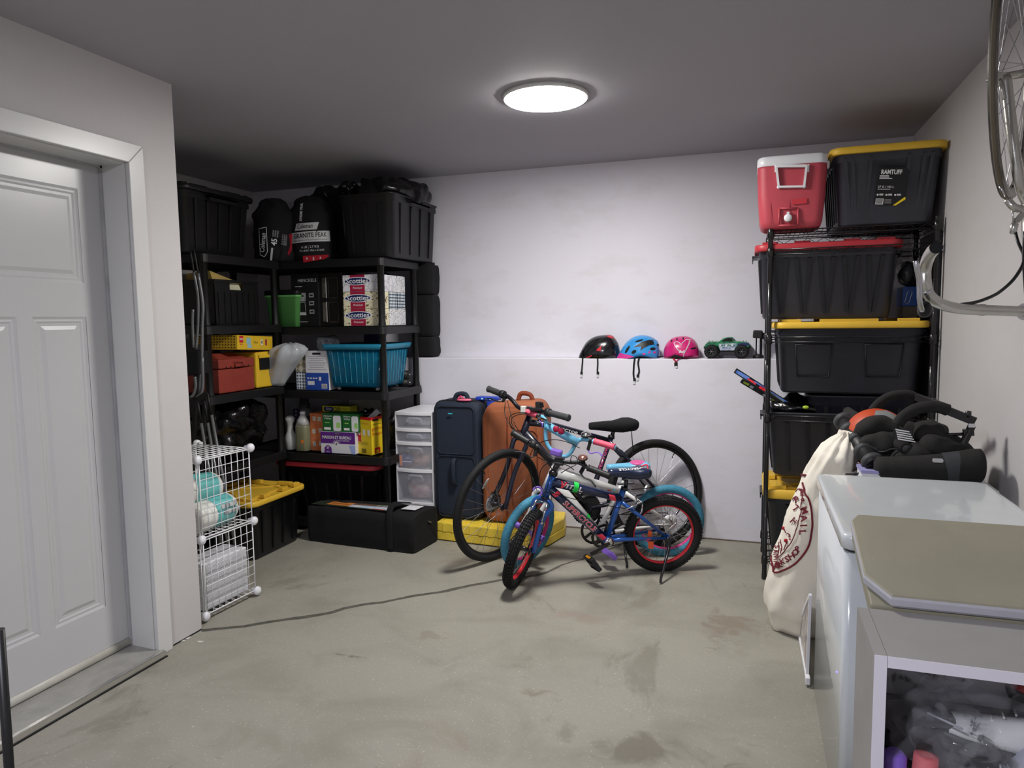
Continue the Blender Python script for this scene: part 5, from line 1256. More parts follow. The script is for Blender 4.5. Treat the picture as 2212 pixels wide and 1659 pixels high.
# fork, crown, steerer, stem, bar
cr = b(1175, 1080); up = (ht - hb).normalized(); fs = (cr - BF).normalized()
mb = MB(); top = hb - up * .010
for s in (-1, 1):
    e = BF + nBF * (.055 * s)
    mb.tube(smooth_curve([top, top - up * .006 + nBF * (.030 * s), top - up * .035 + nBF * (.050 * s), e.lerp(top, .60) + nBF * (.012 * s), e], 4), .0135, 12)
mb.build('fork', m_bblu, bk)
MB().lathe([(.024, -.006), (.024, .006)], hb - up * .004, up, 16).lathe([(.024, 0), (.024, .016), (.018, .024)], ht, up, 16).build('headset', m_blkm, bk)
clamp = b(1209, 996); MB().tube([ht, ht + up * .04, clamp], [.014, .014, .016], 12).box(clamp, (.045, .04, .04)).build('stem', m_blkm, bk)
yb_ = clamp.y; q = lambda px, py, dy=0.0: W(px, py, y=yb_ + dy)
bar = [q(1110, 937, .02), q(1141, 955, .01), q(1163, 965, .0), q(1178, 980), q(1192, 990), clamp, q(1233, 999), q(1252, 1000), q(1270, 1010, -.01), q(1312, 1026, -.02)]
MB().tube(smooth_curve(bar, 5), .0105, 12).build('handlebar', m_blkm, bk)
grip(bk, q(1143, 956, .01), q(1106, 934, .02), .0165, m_blkp); grip(bk, q(1269, 1010, -.01), q(1318, 1029, -.02), .0165, m_blkp)
MB().lathe([(.017, -.016), (.021, -.014), (.021, .014), (.017, .016)], q(1152, 960), q(1163, 966) - q(1141, 955), 14).build('grip_ring', m_blkp, bk)
lever(bk, (q(1160, 965), q(1163, 966) - q(1141, 955)), [q(1155, 985, -.02), q(1146, 987, -.03), q(1130, 977, -.04)], q(1109, 976, -.05), .006, m_blkp)
lever(bk, (q(1262, 1007), q(1270, 1010) - q(1252, 1002)), [q(1254, 1022, -.02), q(1262, 1032, -.03), q(1276, 1038, -.04)], q(1287, 1052, -.05), .006, m_blkp)
bell(bk, q(1259, 991, -.01), (0.0, -.35, 1), .026, mat('rose_gold', (176, 130, 120), .2, metal=.8, var=0))
cable(bk, [q(1163, 988, -.02), q(1180, 998, -.05), q(1192, 1015, -.04), b(1186, 1040, -.05), b(1180, 1060, -.05), b(1172, 1084, -.04)])
cable(bk, [q(1240, 1015, -.02), q(1222, 1004, -.05), q(1190, 1000, -.06), q(1170, 1012, -.03), q(1165, 1040, -.02), b(1178, 1062, -.05), b(1196, 1064, -.03)])
cable(bk, [q(1232, 1000, -.02), q(1235, 985, .0), q(1245, 988, .0), q(1246, 1002, -.02), q(1228, 1012, -.04), b(1212, 1022, -.04)])
cable(bk, [b(1196, 1066, -.03), b(1240, 1078, -.027), b(1300, 1090, -.026), b(1346, 1098, -.03), b(1372, 1103, -.05)], .0022)
# brakes
mb = MB()
for s in (-1, 1):
    p = BF.lerp(cr, .62) + nBF * (.040 * s) - V((0, .03, 0)); mb.tube([p, p.lerp(cr, .35) + nBF * (.012 * s) - V((0, .03, 0)), cr + nBF * (.03 * s) - V((0, .035, .0))], .005, 6); mb.ball(p, .010, seg=10, rings=6)
mb.tube([cr - nBF * .035 - V((0, .035, 0)), cr + nBF * .035 - V((0, .035, 0))], .0025, 5).build('front_brake', m_chr, bk)
mb = MB()
for s in (-1, 1): mb.tube([b(1371, 1114) + nB * (.034 * s), b(1380, 1100) + nB * (.036 * s), b(1384, 1085) + nB * (.028 * s)], .005, 6)
mb.tube([b(1384, 1085) - nB * .03, b(1384, 1085) + nB * .03], .0025, 5).tube([b(1352, 1100, -.04), b(1384, 1087, -.035)], .004, 6).build('rear_brake', m_chr, bk)
chainring(bk, bb_ + nB * .045, nB, .070, m_blkm); chain(bk, bb_ + nB * .045, .070, BR + nB * .045, .030, nB)
cl = bb_ - nB * .048; pa = W(1275, 1198, y=cl.y - .055)
MB().lathe([(.004, -.008), (.026, -.006), (.026, .002), (.004, .004)], bb_ - nB * .040, nB, 20).lathe([(.013, -.012), (.013, -.006)], bb_ - nB * .040, nB, 12).build('crank_cover', m_chr, bk)
MB().bar(cl, pa, .018, .010, up=nB).build('crank', m_blkm, bk)
pedal(bk, W(1280, 1216, y=cl.y - .10), (b(1310, 1165) - b(1280, 1195)).normalized() * .2 - nB, m_blkp, .085, V((.55, .1, -.75)))
pr = bb_ + nB * .055; pa2 = pr + (bb_ - pa) * .9; pa2 = bb_ + nB * .06 + (cl - pa); MB().bar(pr, pa2, .016, .010, up=nB).build('crank', m_blkm, bk)
foot = W(1427, 1262, z=0) + V((0, 0, .006)); MB().tube([BR - nB * .062 + V((0, 0, .01)), BR - nB * .070 - V((0, 0, .06)), foot + V((0, .004, .02)), foot], [.012, .009, .007, .007], 8).bar(BR - nB * .06, BR - nB * .066 + V((0, 0, -.05)), .03, .010, up=nB).build('kickstand', m_blkm, bk)
MB().box(W(1404, 1156, y=3.86), (.02, .012, .05)).build('wheel_reflector', mat('reflector_orange', (232, 92, 40), .3, var=0), bk)
MB().box(W(1406, 1177, y=3.86), (.028, .012, .04)).build('wheel_reflector', mat('reflector_orange', (232, 92, 40)), bk)

# ------------------------------------------------------------------ white child's bicycle with teal tyres
m_tealt = mat('teal_tyre', (66, 138, 166), .65, var=.14, scale=90, bump=1.0, bscale=130)
m_wht = mat('gloss_white', (224, 224, 222), .3, var=.01, coat=.4); m_skyb = mat('sky_blue', (112, 184, 218), .3, var=.02, coat=.4)
m_pnkr = mat('pink_rim', (226, 60, 140), .35, var=.02); m_pur = mat('purple_plastic', (126, 92, 190), .4, var=.02); m_pnkg = mat('pink_grip', (222, 84, 110), .55, var=.04)
TR, TF = V((-.455, 4.20, .219)), V((-1.195, 3.775, .218)); nT = V((-.498, .867, .06)).normalized(); nTF = V((.90, -.37, -.24)).normalized()
PT = Plane(TR, nT); b = PT.at
tk = thing('child_bicycle', 'white child bicycle with teal tyres, pink grips and sky blue bars, in the middle', 'bicycle', (TR.x, TR.y, 0))
wheel(tk, TR, V((-.35, .93, .05)), .222, .025, m_tealt, m_pnkr, m_chr, 20, 'rear_wheel', .013)
wheel(tk, TF, nTF, .222, .025, m_tealt, m_pnkr, m_pur, 20, 'front_wheel', .013)
ht, hb, bb_ = b(1201, 1003), b(1175, 1060), b(1291, 1150)
mb = MB(); mb.tube([ht, hb], .021, 14); mb.tube([b(1203, 1020), b(1345, 1064)], [.030, .026], 16); mb.tube([b(1192, 1032), bb_], [.030, .026], 16); mb.tube([b(1347, 1038), bb_], .015, 12)
mb.lathe([(.022, -.034), (.022, .034)], bb_, nT, 16)
for s in (-1, 1):
    d = TR + nT * (.058 * s); mb.tube([b(1345, 1060) + nT * (.014 * s), d], [.012, .008], 8).tube([bb_ + nT * (.018 * s), d], [.012, .008], 8)
mb.build('frame', m_wht, tk)
for px, py, s, m in ((1316, 1061, .9, m_crim), (1327, 1058, .55, m_skyb)):
    c = b(px, py, -.0285); x = (b(1345, 1064) - b(1203, 1020)).normalized(); Mh = frame3(c, x, (0, 0, 1)); P = []
    for k in range(24):
        t = 2 * PI * k / 24; P.append((.0008 * s * 16 * math.sin(t) ** 3, .0008 * s * (13 * math.cos(t) - 5 * math.cos(2 * t) - 2 * math.cos(3 * t) - math.cos(4 * t))))
    decal(Mh, 0, 0, m, tk, 'heart', poly=P, z=.001)
MB().lathe([(.0295, -.012), (.0295, .012)], b(1192, 1032).lerp(bb_, .72), (bb_ - b(1192, 1032)), 20, cap=False).build('green_tape', mat('green_tape', (40, 214, 84)), tk, 'bright green tape round the down tube')
MB().tube([b(1347, 1040), b(1350, 1015)], .012, 10).build('seat_post', m_blkm, tk)
sd_ = saddle(tk, b(1310, 1010), b(1400, 1003), V((0, 0, 1)), .24, .055, .15, .045, m_skyb)
MB().ball(b(1378, 1000) , (.05, .055, .016), None, 16, 8).build('pink_pad', mat('saddle_pink', (206, 90, 150), .4, var=0), sd_)
up = (ht - hb).normalized(); top = hb - up * .008; mb = MB()
for s in (-1, 1):
    e = TF + nTF * (.055 * s); mb.tube(smooth_curve([top, top + nTF * (.032 * s), top - up * .035 + nTF * (.052 * s), e.lerp(top, .55) + nTF * (.010 * s), e], 4), .014, 12)
mb.build('fork', m_wht, tk)
MB().torus(hb - V((.03, .03, .0)), (.5, -.8, .1), .026, .006, 24, 8, a0=.3, a1=4.6).build('cable_ring', m_pur, tk)
for s in (-1, 1): MB().lathe([(.010, .055), (.018, .056), (.018, .115), (.013, .115), (.013, .10)], TF, nTF * s, 18).build('foot_peg', m_pur, tk)
clamp = b(1203, 981); yb_ = clamp.y; nn = V((.75, -.25, 0)); q = lambda px, py, dy=0.0: W(px, py, y=yb_ + dy)
MB().tube([ht, clamp], .013, 10).build('stem', m_wht, tk); MB().box(clamp + V((0, -.012, .012)), (.065, .05, .035), Matrix.Rotation(.2, 3, 'Y')).build('stem_pad', m_pur, tk, bevel=.008)
pts = [q(1142, 892, .05), q(1160, 897, .03), q(1176, 903, .01), q(1179, 915), q(1179, 948), q(1186, 966), q(1199, 978), q(1211, 986), q(1226, 984), q(1236, 973), q(1244, 957), q(1254, 950), q(1272, 951, -.02), q(1330, 967, -.04)]
MB().tube(smooth_curve(pts, 5), .0115, 12).build('handlebar', m_skyb, tk)
ca, cb_ = q(1180, 918), q(1250, 957); MB().tube([ca, cb_], .024, 16).build('crossbar_pad', m_skyb, tk)
d_ = (cb_ - ca).normalized()
for px, py, r in ((1201, 927, .020), (1212, 932, .021)):
    MB().ball(q(px, py, -.019), (r, .009, r), None, 16, 8).build('pink_heart', m_crim, tk)
grip(tk, q(1283, 953, -.02), q(1328, 966, -.04), .017, m_pnkg); grip(tk, q(1166, 899, .03), q(1138, 890, .06), .017, m_pnkg)
lever(tk, (q(1276, 951, -.02), q(1328, 966) - q(1283, 953)), [q(1270, 972, -.03), q(1276, 979, -.04), q(1292, 977, -.05)], q(1302, 986, -.06), .006, m_pur)
lever(tk, (q(1163, 898, .0), q(1183, 905) - q(1163, 898)), [q(1165, 908, -.03), q(1170, 914, -.03), q(1172, 916, -.04)], q(1171, 924, -.04), .005, m_pur)
bell(tk, q(1266, 941, -.01), (0, -.25, 1), .030, m_chr)
cable(tk, [q(1252, 968, -.03), q(1225, 955, -.06), q(1195, 950, -.07), q(1165, 958, -.05), q(1145, 985, -.02), q(1150, 1030, .0), b(1160, 1060, -.05)])
cable(tk, [q(1330, 967, -.02), q(1345, 975, .02), q(1352, 990, .05)])
chainring(tk, bb_ + nT * .045, nT, .088, m_blkm, 32); chain(tk, bb_ + nT * .045, .088, TR + nT * .045, .034, nT)
MB().lathe([(.02, .030), (.046, .028), (.048, .032), (.02, .034)], TR, -nT, 28).build('spoke_guard', m_wht, tk)
cl = bb_ - nT * .045; pa = W(1304, 1182, y=cl.y - .02); MB().bar(cl, pa, .016, .010, up=nT).build('crank', m_blkm, tk); pedal(tk, pa - nT * .055 + V((.01, 0, -.012)), -nT, m_pur, .075, V((.8, .1, -.5)), refl=False)
pa2 = bb_ + nT * .055 + (cl - pa); MB().bar(bb_ + nT * .055, pa2, .016, .010, up=nT).build('crank', m_blkm, tk)
for pxs, f in (((1346, 1168), (1354, 1228)), ((1295, 1186), (1297, 1214))):
    ft = W(*f, z=0) + V((0, 0, .006)); tp = V((ft.x, ft.y, 0)).lerp(V((TR.x, TR.y, 0)), .45 if f[0] > 1300 else .3); tp = PT.at(*pxs, off=-.06) if False else V((tp.x, tp.y, .17))
    if f[0] > 1300: MB().tube([W(1346, 1168, y=ft.y + .10), ft + V((0, .004, .02)), ft], .007, 7).build('kickstand', m_blkm, tk)
mb = MB()
for s in (-1, 1): mb.tube([b(1372, 1080) + nT * (.034 * s), b(1366, 1062) + nT * (.036 * s)], .005, 6)
mb.build('rear_brake', m_chr, tk)

# ------------------------------------------------------------------ big dark bicycle leaning on the wall
GR, GF = V((-.548, 4.375, .335)), V((-1.391, 3.823, .343)); nG = V((-.62, .783, -.14)).normalized(); nGF = V((.887, -.435, -.156)).normalized(); nGR = V((-.614, .754, -.12)).normalized()
PG = Plane(GR, nG); b = PG.at
m_gfr = mat('midnight_frame', (24, 26, 44), .35, var=.05, coat=.5); m_mag = mat('magenta_decal', (190, 40, 110), .4, var=0)
gk = thing('bicycle', 'large dark bicycle with thin black tyres leaning against the back wall', 'bicycle', (GR.x, GR.y, 0))
wheel(gk, GR, nGR, .340, .021, m_rub, m_blkm, m_blkm, 28, 'rear_wheel', .011, rimdeep=.016, disc=1)
gw = wheel(gk, GF, nGF, .345, .021, m_rub, m_blkm, m_blkm, 28, 'front_wheel', .011, rimdeep=.016, disc=-1)
rc = W(1049, 1045, y=3.80); dd = (W(1057, 1030, y=3.80) - W(1040, 1060, y=3.83)).normalized()
MB().tube([rc - dd * .042, rc - dd * .03, rc + dd * .03, rc + dd * .042], [.005, .010, .010, .005], 8, flat=.5).build('reflector', mat('clear_reflector', (216, 214, 206), .2, var=.05), gw)
ht, hb, bb_ = b(1144, 899), b(1128, 944), b(1266, 1098); sc_ = b(1320, 946)
mb = MB(); mb.tube([ht, hb], .021, 14); mb.tube([b(1140, 912), b(1200, 920), b(1312, 950)], [.020, .018, .015], 12); mb.tube([b(1133, 934), b(1185, 990), bb_], [.026, .025, .023], 14); mb.tube([sc_, bb_], .016, 12)
mb.lathe([(.022, -.038), (.022, .038)], bb_, nG, 16)
for s in (-1, 1):
    d = GR + nG * (.065 * s); mb.tube([b(1314, 953) + nG * (.015 * s), b(1360, 1000) + nG * (.03 * s), d], [.010, .010, .008], 8).tube([bb_ + nG * (.02 * s), d], [.012, .008], 8)
mb.build('frame', m_gfr, gk)
p0, p1 = b(1240, 935), b(1200, 922); Mx = frame3(b(1228, 931, -.019), b(1312, 950) - b(1200, 920), (0, 0, 1)); text('VECTOR', Mx, .022, m_ink, gk, off=.01, fit=.13, label='white lettering')
Mx = frame3(b(1303, 992, -.018), sc_ - bb_, (-1, 0, .3)); text('VECTOR', Mx, .024, m_mag, gk, off=.01, fit=.15, label='magenta lettering')
up = (ht - hb).normalized(); top = hb - up * .008; mb = MB()
for s in (-1, 1):
    e = GF + nGF * (.058 * s); mb.tube(smooth_curve([top, top - up * .012 + nGF * (.042 * s), top - up * .045 + nGF * (.052 * s), e.lerp(top, .5) + nGF * (.006 * s), e], 4), [.016] * 6 + [.0155] * 4 + [.014] * 6 + [.010] if False else .0145, 12)
mb.build('fork', m_gfr, gk)
MB().box(GF - nGF * .05 + V((.01, 0, .035)), (.035, .03, .055)).build('brake_caliper', m_blkp, gk, bevel=.004)
clamp = b(1138, 886); yb_ = clamp.y; dirb = V((.887, -.435, -.156)).normalized()
PBar = Plane(clamp, V((.435, .887, 0))); q = lambda px, py, o=0.0: PBar.at(px, py, o)
MB().tube([ht, ht + up * .03, clamp], [.018, .018, .020], 12).box(clamp, (.055, .05, .045)).build('stem', m_blkm, gk, bevel=.004)
MB().tube(smooth_curve([q(1058, 842), q(1085, 851), q(1098, 857), q(1108, 866), q(1118, 878), q(1130, 885), clamp, q(1152, 887), q(1172, 889), q(1190, 893), q(1226, 902)], 5), .0125, 12).build('handlebar', m_blkm, gk)
m_ggrip = mat('grey_grip', (60, 61, 62), .6, var=.15, scale=15)
for a_, b2 in ((q(1086, 852), q(1055, 840)), (q(1184, 891), q(1229, 903))):
    grip(gk, a_, b2, .0185, m_ggrip); MB().lathe([(.019, -.014), (.025, -.012), (.025, .012), (.019, .014)], a_, (a_ - b2), 14).build('shifter', m_blkp, gk)
lever(gk, (q(1092, 856), q(1098, 858) - q(1086, 852)), [q(1086, 868, -.02), q(1074, 867, -.03), q(1060, 861, -.03)], q(1047, 862, -.035), .006, m_blkp)
lever(gk, (q(1165, 888), q(1180, 891) - q(1160, 888)), [q(1166, 902, -.02), q(1178, 906, -.03), q(1186, 912, -.03)], q(1189, 918, -.035), .006, m_blkp)
MB().box(q(1131, 885, -.035), (.03, .03, .042)).build('front_reflector', mat('clear_reflector', (216, 214, 206)), gk, bevel=.003)
MB().box(q(1163, 874, -.01), (.03, .03, .035)).bar(q(1166, 876, -.01), q(1174, 874, -.01), .006, .03).box(q(1158, 884, -.02), (.07, .03, .02)).build('phone_mount', m_blkp, gk, bevel=.003)
for pts in ([q(1092, 868, -.02), q(1090, 890, -.04), q(1096, 910, -.06), q(1108, 928, -.06), q(1122, 940, -.03)], [q(1096, 866, -.02), q(1102, 890, -.05), q(1110, 912, -.07), q(1120, 930, -.06), b(1138, 950, -.04)], [q(1146, 893, -.02), q(1125, 891, -.07), q(1104, 897, -.09), q(1100, 910, -.08), q(1108, 925, -.06), b(1130, 942, -.04)], [q(1150, 895, -.02), q(1128, 894, -.08), q(1107, 902, -.09), q(1106, 916, -.07), b(1124, 948, -.05)]): cable(gk, pts)
MB().tube([b(1322, 942), b(1327, 925)], .0125, 10).tube([b(1320, 948), b(1321, 940)], .021, 12).bar(b(1308, 928), b(1345, 925), .035, .008).build('seat_post', m_blkm, gk)
saddle(gk, b(1273, 922), b(1371, 912), V((0, 0, 1)), .28, .075, .20, .062, m_fab)
cable(gk, [b(1364, 926, -.03), b(1365, 945, -.03), b(1367, 968, -.03), b(1366, 985, -.03)], .003)
chainring(gk, bb_ + nG * .0, nG * -1, .095, m_blkm, 36); MB().lathe([(.05, .02), (.085, .024), (.085, .030), (.05, .030)], bb_, -nG, 28).build('chain_guard', m_blkp, gk)
MB().bar(bb_ - nG * .05, b(1240, 1060, -.05), .02, .012, up=nG).build('crank', m_blkm, gk)
chain(gk, bb_ - nG * .04, .09, GR - nG * .04, .045, nG)
mb = MB()
for k, r in enumerate((.052, .044, .037, .03)): mb.lathe([(.01, -.036 - k * .004), (r, -.036 - k * .004), (r, -.038 - k * .004), (.01, -.038 - k * .004)], GR, nG, 24)
mb.box(GR - nG * .075 + V((-.03, 0, .03)), (.05, .025, .03)).tube(smooth_curve([GR - nG * .075 + V((-.01, 0, .02)), GR - nG * .08 + V((.04, 0, .06)), GR - nG * .08 + V((.06, 0, .0)), GR - nG * .08 + V((.0, 0, -.03))], 5), .003, 5).build('derailleur', m_blkp, gk)
# ================================================================== WIRE RACK WITH TOTES
m_wblk = mat('black_wire', (18, 18, 20), .3, var=0, coat=.3)
RX0, RX1, RY0, RY1 = .090, .852, 3.972, 4.44
rk = thing('wire_rack', 'black wire rack of totes standing in the back right corner', 'rack', ((RX0 + RX1) / 2, 4.2, 0))
for x in (RX0, RX1):
    for y in (RY0, RY1):
        mb = MB(); prof = [(.010, 0), (.014, .004), (.014, .03), (.0125, .035)]
        for z in (.50, .88, 1.17, 1.6): prof += [(.0125, z - .001), (.0112, z), (.0125, z + .001)]
        prof += [(.0125, 1.900), (.013, 1.902), (.008, 1.908)]
        mb.lathe(prof, (x, y, 0), (0, 0, 1), 14)
        for z in (.11, .888, 1.305, 1.76, 1.86): mb.lathe([(.015, -.024), (.018, -.022), (.016, .022), (.014, .024)], (x, y, z), (0, 0, 1), 12)
        mb.build('post', m_wblk, rk)
def truss(a, b, z, h=.026, n=14):
    mb = MB(); a = V((a[0], a[1], z)); b = V((b[0], b[1], z)); u = V((0, 0, h / 2))
    mb.tube([a + u, b + u], .0032, 6).tube([a - u, b - u], .0032, 6)
    pts = [a.lerp(b, k / n) + (u if k % 2 else -u) for k in range(n + 1)]; mb.tube(pts, .0018, 4)
    return mb
for z in (.115, .888, 1.305, 1.762, 1.859):
    for a, b_, n in (((RX0, RY0), (RX1, RY0), 18), ((RX0, RY1), (RX1, RY1), 18), ((RX0, RY0), (RX0, RY1), 10), ((RX1, RY0), (RX1, RY1), 10)):
        truss(a, b_, z, n=n).build('shelf_truss', m_wblk, rk)
for z in (.128, 1.872):
    mb = MB()
    for k in range(1, 30): x = RX0 + (RX1 - RX0) * k / 30; mb.tube([(x, RY0, z), (x, RY1, z)], .0018, 4)
    for k in (1, 2, 3): y = RY0 + (RY1 - RY0) * k / 4; mb.tube([(RX0, y, z - .004), (RX1, y, z - .004)], .003, 5)
    o = mb.build('shelf_mat', m_wblk, rk); o['kind'] = 'stuff'
    # --- totes hanging by their rims in the rack frames
m_tote2 = mat('black_tote_sheen', (50, 51, 59), .38, var=0.10, scale=7, bump=0.2, bscale=350)
t2 = tote('storage_tote', 'black tote with a red lid, second from the top in the wire rack', (.365, 4.215, 1.412), 0, .655, .435, .392, m_redl, .003, 5, 4, taper=.93, dbl=True, body=m_tote2, lid_h=.036)
t3 = tote('storage_tote', 'wide black tote with a yellow lid in the middle of the wire rack', (.478, 4.215, 1.020), 0, .69, .435, .376, m_ywl, .003, 0, 3, taper=.93, panel=True, body=m_tote2, lid_h=.034, lidpat=1)
t4 = tote('storage_tote', 'open black tote with sticks poking out, low in the wire rack', (.445, 4.215, .565), 0, .70, .43, .352, None, .003, 6, 4, taper=.91, open_=True, body=m_tote2)
t5 = tote('storage_tote', 'black tote with a yellow lid at the bottom of the wire rack', (.440, 4.225, .131), 0, .68, .43, .365, m_ywl, .003, 5, 4, taper=.92, body=m_tote2, lid_h=.05)
t6 = tote('storage_tote', 'tall black yellow-lidded tote with a printed label on top of the wire rack', (.625, 4.285, 1.875), 0, .475, .66, .385, m_ywl, -.014, 0, 6, taper=.89, body=m_tote2, lid_h=.034)
# slanted ribs on its front
mb = MB(); yf = lambda z: 4.285 - .33 * (.89 + .11 * min(1, z / .33)) + .0
for u0, u1 in ((-.30, -.34), (-.205, -.16), (.16, .20), (.30, .34), (-.36, -.41), (.36, .41)):
    z0, z1 = .02, .325; mb.hexa([V((.625 + (u0 * .92 + d) * .475, 4.285 - .3015 + o, 1.875 + z0)) for o in (.004, -.006) for d in (-.012, .012)][0:0] or [V((.625 + u0 * .44 - .006, 3.992, 1.895)), V((.625 + u0 * .44 + .006, 3.992, 1.895)), V((.625 + u1 * .47 + .008, 3.958, 2.205)), V((.625 + u1 * .47 - .008, 3.958, 2.205)), V((.625 + u0 * .44 - .006, 3.980, 1.895)), V((.625 + u0 * .44 + .006, 3.980, 1.895)), V((.625 + u1 * .47 + .008, 3.947, 2.205)), V((.625 + u1 * .47 - .008, 3.947, 2.205))])
mb.build('rib', m_tote2, t6)
A_, B_, C_ = W(1888, 364, y=3.945), W(1954, 364, y=3.945), W(1888, 444, y=3.975)
Ml = frame3(W(1888, 443, y=3.966), B_ - A_, A_ - C_); lw = (B_ - A_).length; lh = (A_ - C_).length * 1.0
m_lbl = mat('label_black', (14, 14, 16), .3, var=0); m_lemon = mat('label_yellow', (236, 208, 24), .4, var=0)
decal(Ml, 0, 0, m_lbl, t6, 'label', z=.0015, poly=[(0, 0), (lw * .62, 0), (lw, lh * .22), (lw, lh * .92), (lw * .88, lh), (0, lh)])
L = lambda x, y: Ml @ Matrix.Translation((x * lw, y * lh, .0018))
text('RAMTUFF', L(.42, .88), .030, m_ink, t6, off=.03, fit=lw * .68)
for k, s in enumerate((.30, .32, .42)): decal(L(.05 + s / 2, .79 - k * .038), lw * s, lh * .018, m_ink, t6, 'text_line')
text('27 G / 102 L', L(.04, .49), .014, m_ink, t6, align='LEFT', off=.01); decal(L(.25, .43), lw * .42, lh * .016, m_ink, t6, 'text_line')
for k in range(3):
    decal(L(.07 + .29 * k, .28), .009, .009, m_ink, t6, 'icon', r=.004); decal(L(.19 + .29 * k, .285), lw * .13, lh * .05, m_pr, t6, 'text_line')
decal(L(.16, .10), lw * .26, lh * .16, m_ink, t6, 'barcode')
for k in range(12): decal(L(.05 + .019 * k, .105), .0012, lh * .13, m_lbl, t6, 'barcode_bar', z=.0006)
for k in range(4): decal(L(.44, .15 - .03 * k), lw * .22, .0014, m_pr, t6, 'text_line')
decal(Ml, 0, 0, m_lemon, t6, 'yellow_stripe', z=.0022, poly=[(lw * .62, 0), (lw * .72, 0), (lw, lh * .16), (lw, lh * .22), (lw * .96, lh * .22)])

# ------------------------------------------------------------------ red picnic cooler
m_cool = mat('cooler_red', (184, 70, 82), .45, var=.03, scale=6, bump=.35, bscale=500)
kx0, kx1 = .020, .352; ky0, ky1 = 3.925, 4.20; kz = 1.875; kt = W(1700, 334, y=3.93).z
ck = thing('cooler', 'red picnic cooler with white lid on top of the wire rack', 'cooler', (.186, 4.06, kz))
cxk, cyk = (kx0 + kx1) / 2, (ky0 + ky1) / 2
rr = lambda z, g, r=.045: ring_at(rrect(kx1 - kx0 + g, ky1 - ky0 + g, r, 6, cxk, cyk), z)
H = kt - kz
MB().loft([rr(kz + .002, -.075), rr(kz + .012, -.045), rr(kz + .04, -.03), rr(kz + H * .45, -.010), rr(kz + H * .83, 0), rr(kz + H * .86, 0)]).build('body', m_cool, ck)
MB().loft([rr(kz + H * .86, .002), rr(kz + H * .87, .006), rr(kt - .012, .004), rr(kt - .003, -.008), rr(kt, -.03)]).build('lid', m_white, ck)
fy = lambda py: ky0 + .006
q = lambda px, py, o=0.0: W(px, py, y=3.926 - o)
mb = MB()
for px in (1668, 1709): mb.tube([q(px - 4, 358, -.004), q(px - 2, 487, -.008)], .0012, 4)
mb.build('groove', mat('cooler_shadow_red', (150, 50, 62), .5), ck)
mb = MB(); hp = [q(1677, 360, .012), q(1742, 359, .012), q(1737, 403, .006), q(1682, 404, .006)]
for i in range(4): mb.bar(hp[i], hp[(i + 1) % 4], .010, .018, up=(0, 1, 0))
for p in hp: mb.ball(p, .0095, seg=10, rings=6)
mb.box(q(1676, 366, .004), (.012, .02, .030)).box(q(1745, 365, .004), (.012, .02, .030)).bar(q(1674, 359, .008), q(1748, 358, .008), .012, .016, up=(0, 1, 0)).build('bail_handle', m_white, ck)
P = [q(*p) for p in ((1684, 450), (1724, 450), (1724, 486), (1682, 487))]; mb = MB()
for i in range(4): mb.tube([P[i] + V((0, .003, 0)), P[(i + 1) % 4] + V((0, .003, 0))], .005, 6)
mb.build('spigot_recess', m_cool, ck)
c = q(1702, 471, -.004); MB().lathe([(.019, 0), (.020, .004), (.020, .012), (.016, .017), (.004, .018)], c, (0, -1, 0), 20).box(c + V((.0, -.008, .022)), (.012, .012, .016)).build('spigot_cap', m_white, ck)
decal(frame3(q(1727, 435, -.002), (1, 0, .04), (0, 0, 1)), .07, .026, mat('cooler_emboss', (190, 52, 62), .5, var=0), ck, 'embossed_label', z=.0015)
MB().box((kx1 + .004, 3.99, kt - .055), (.014, .03, .035)).build('latch', m_white, ck)

# bits seen between the totes and the back right post
o = carton('kraft_box', 'brown box behind the right end of the totes', (.765, 4.24, 1.398), (.835, 4.42, 1.47), mat('kraft_dark', (96, 84, 70), .7, var=.1), 'box')
A = (.760, 4.24, 1.472); B = (.835, 4.40, 1.575); o = carton('blue_box', 'blue carton printed with a white loop, squeezed behind the totes', A, B, mat('print_blue2', (24, 74, 150), .45), 'box'); F = front(A, B)
MB().tube([F @ V((x, y, .001)) for x, y in ((.012, .02), (.022, .07), (.04, .09), (.045, .07), (.032, .02), (.02, .012))], .0018, 5, closed=True).build('loop_print', m_ink, o)
o = lump('clear_pouch', (.79, 4.32, 1.645), (.035, .09, .066), mat('smoky_film', (70, 72, 76), .15, var=.2, scale=15), k=14, a=.02, seed=90, seg=30, rings=20); tag(o, 'grey plastic pouch on the blue carton behind the totes', 'bag')
# sticks in the open tote
def flat_stick(name, lab, p0, p1, w, th_, base, bits):
    ax = (p1 - p0).normalized(); L = (p1 - p0).length; t = thing(name, lab, 'hockey stick', p1)
    y = V((0, 0, 1)); y = (y - ax * y.dot(ax)).normalized(); z = ax.cross(y)
    M = frame3(p0, ax, y)
    mb = MB(); mb.bar(p0, p1, th_, w, up=y); mb.build('shaft', base, t, bevel=.003)
    sgn = -1 if (M.to_3x3().col[2].y > 0) else 1
    for k, (a, b_, c0, c1, m) in enumerate(bits):
        P = [M @ V((x * L, yy * w, sgn * (th_ / 2 + .0004))) for x, yy in ((a, c0), (b_, c0 + (c1 - c0) * .2 - .1), (b_, c1), (a, c1 - .1))]
        MB().prism(P, M.to_3x3().col[2] * sgn * .0005).build('print', m, t)
    return t, M, L, sgn, th_, w
m_pbl = mat('stick_blue', (58, 110, 190), .35, c2=(120, 150, 220), scale=30); m_psil = mat('stick_silver', (176, 190, 200), .3); m_plim = mat('stick_lime', (170, 200, 60), .4); m_stk = mat('stick_black', (16, 16, 20), .3)
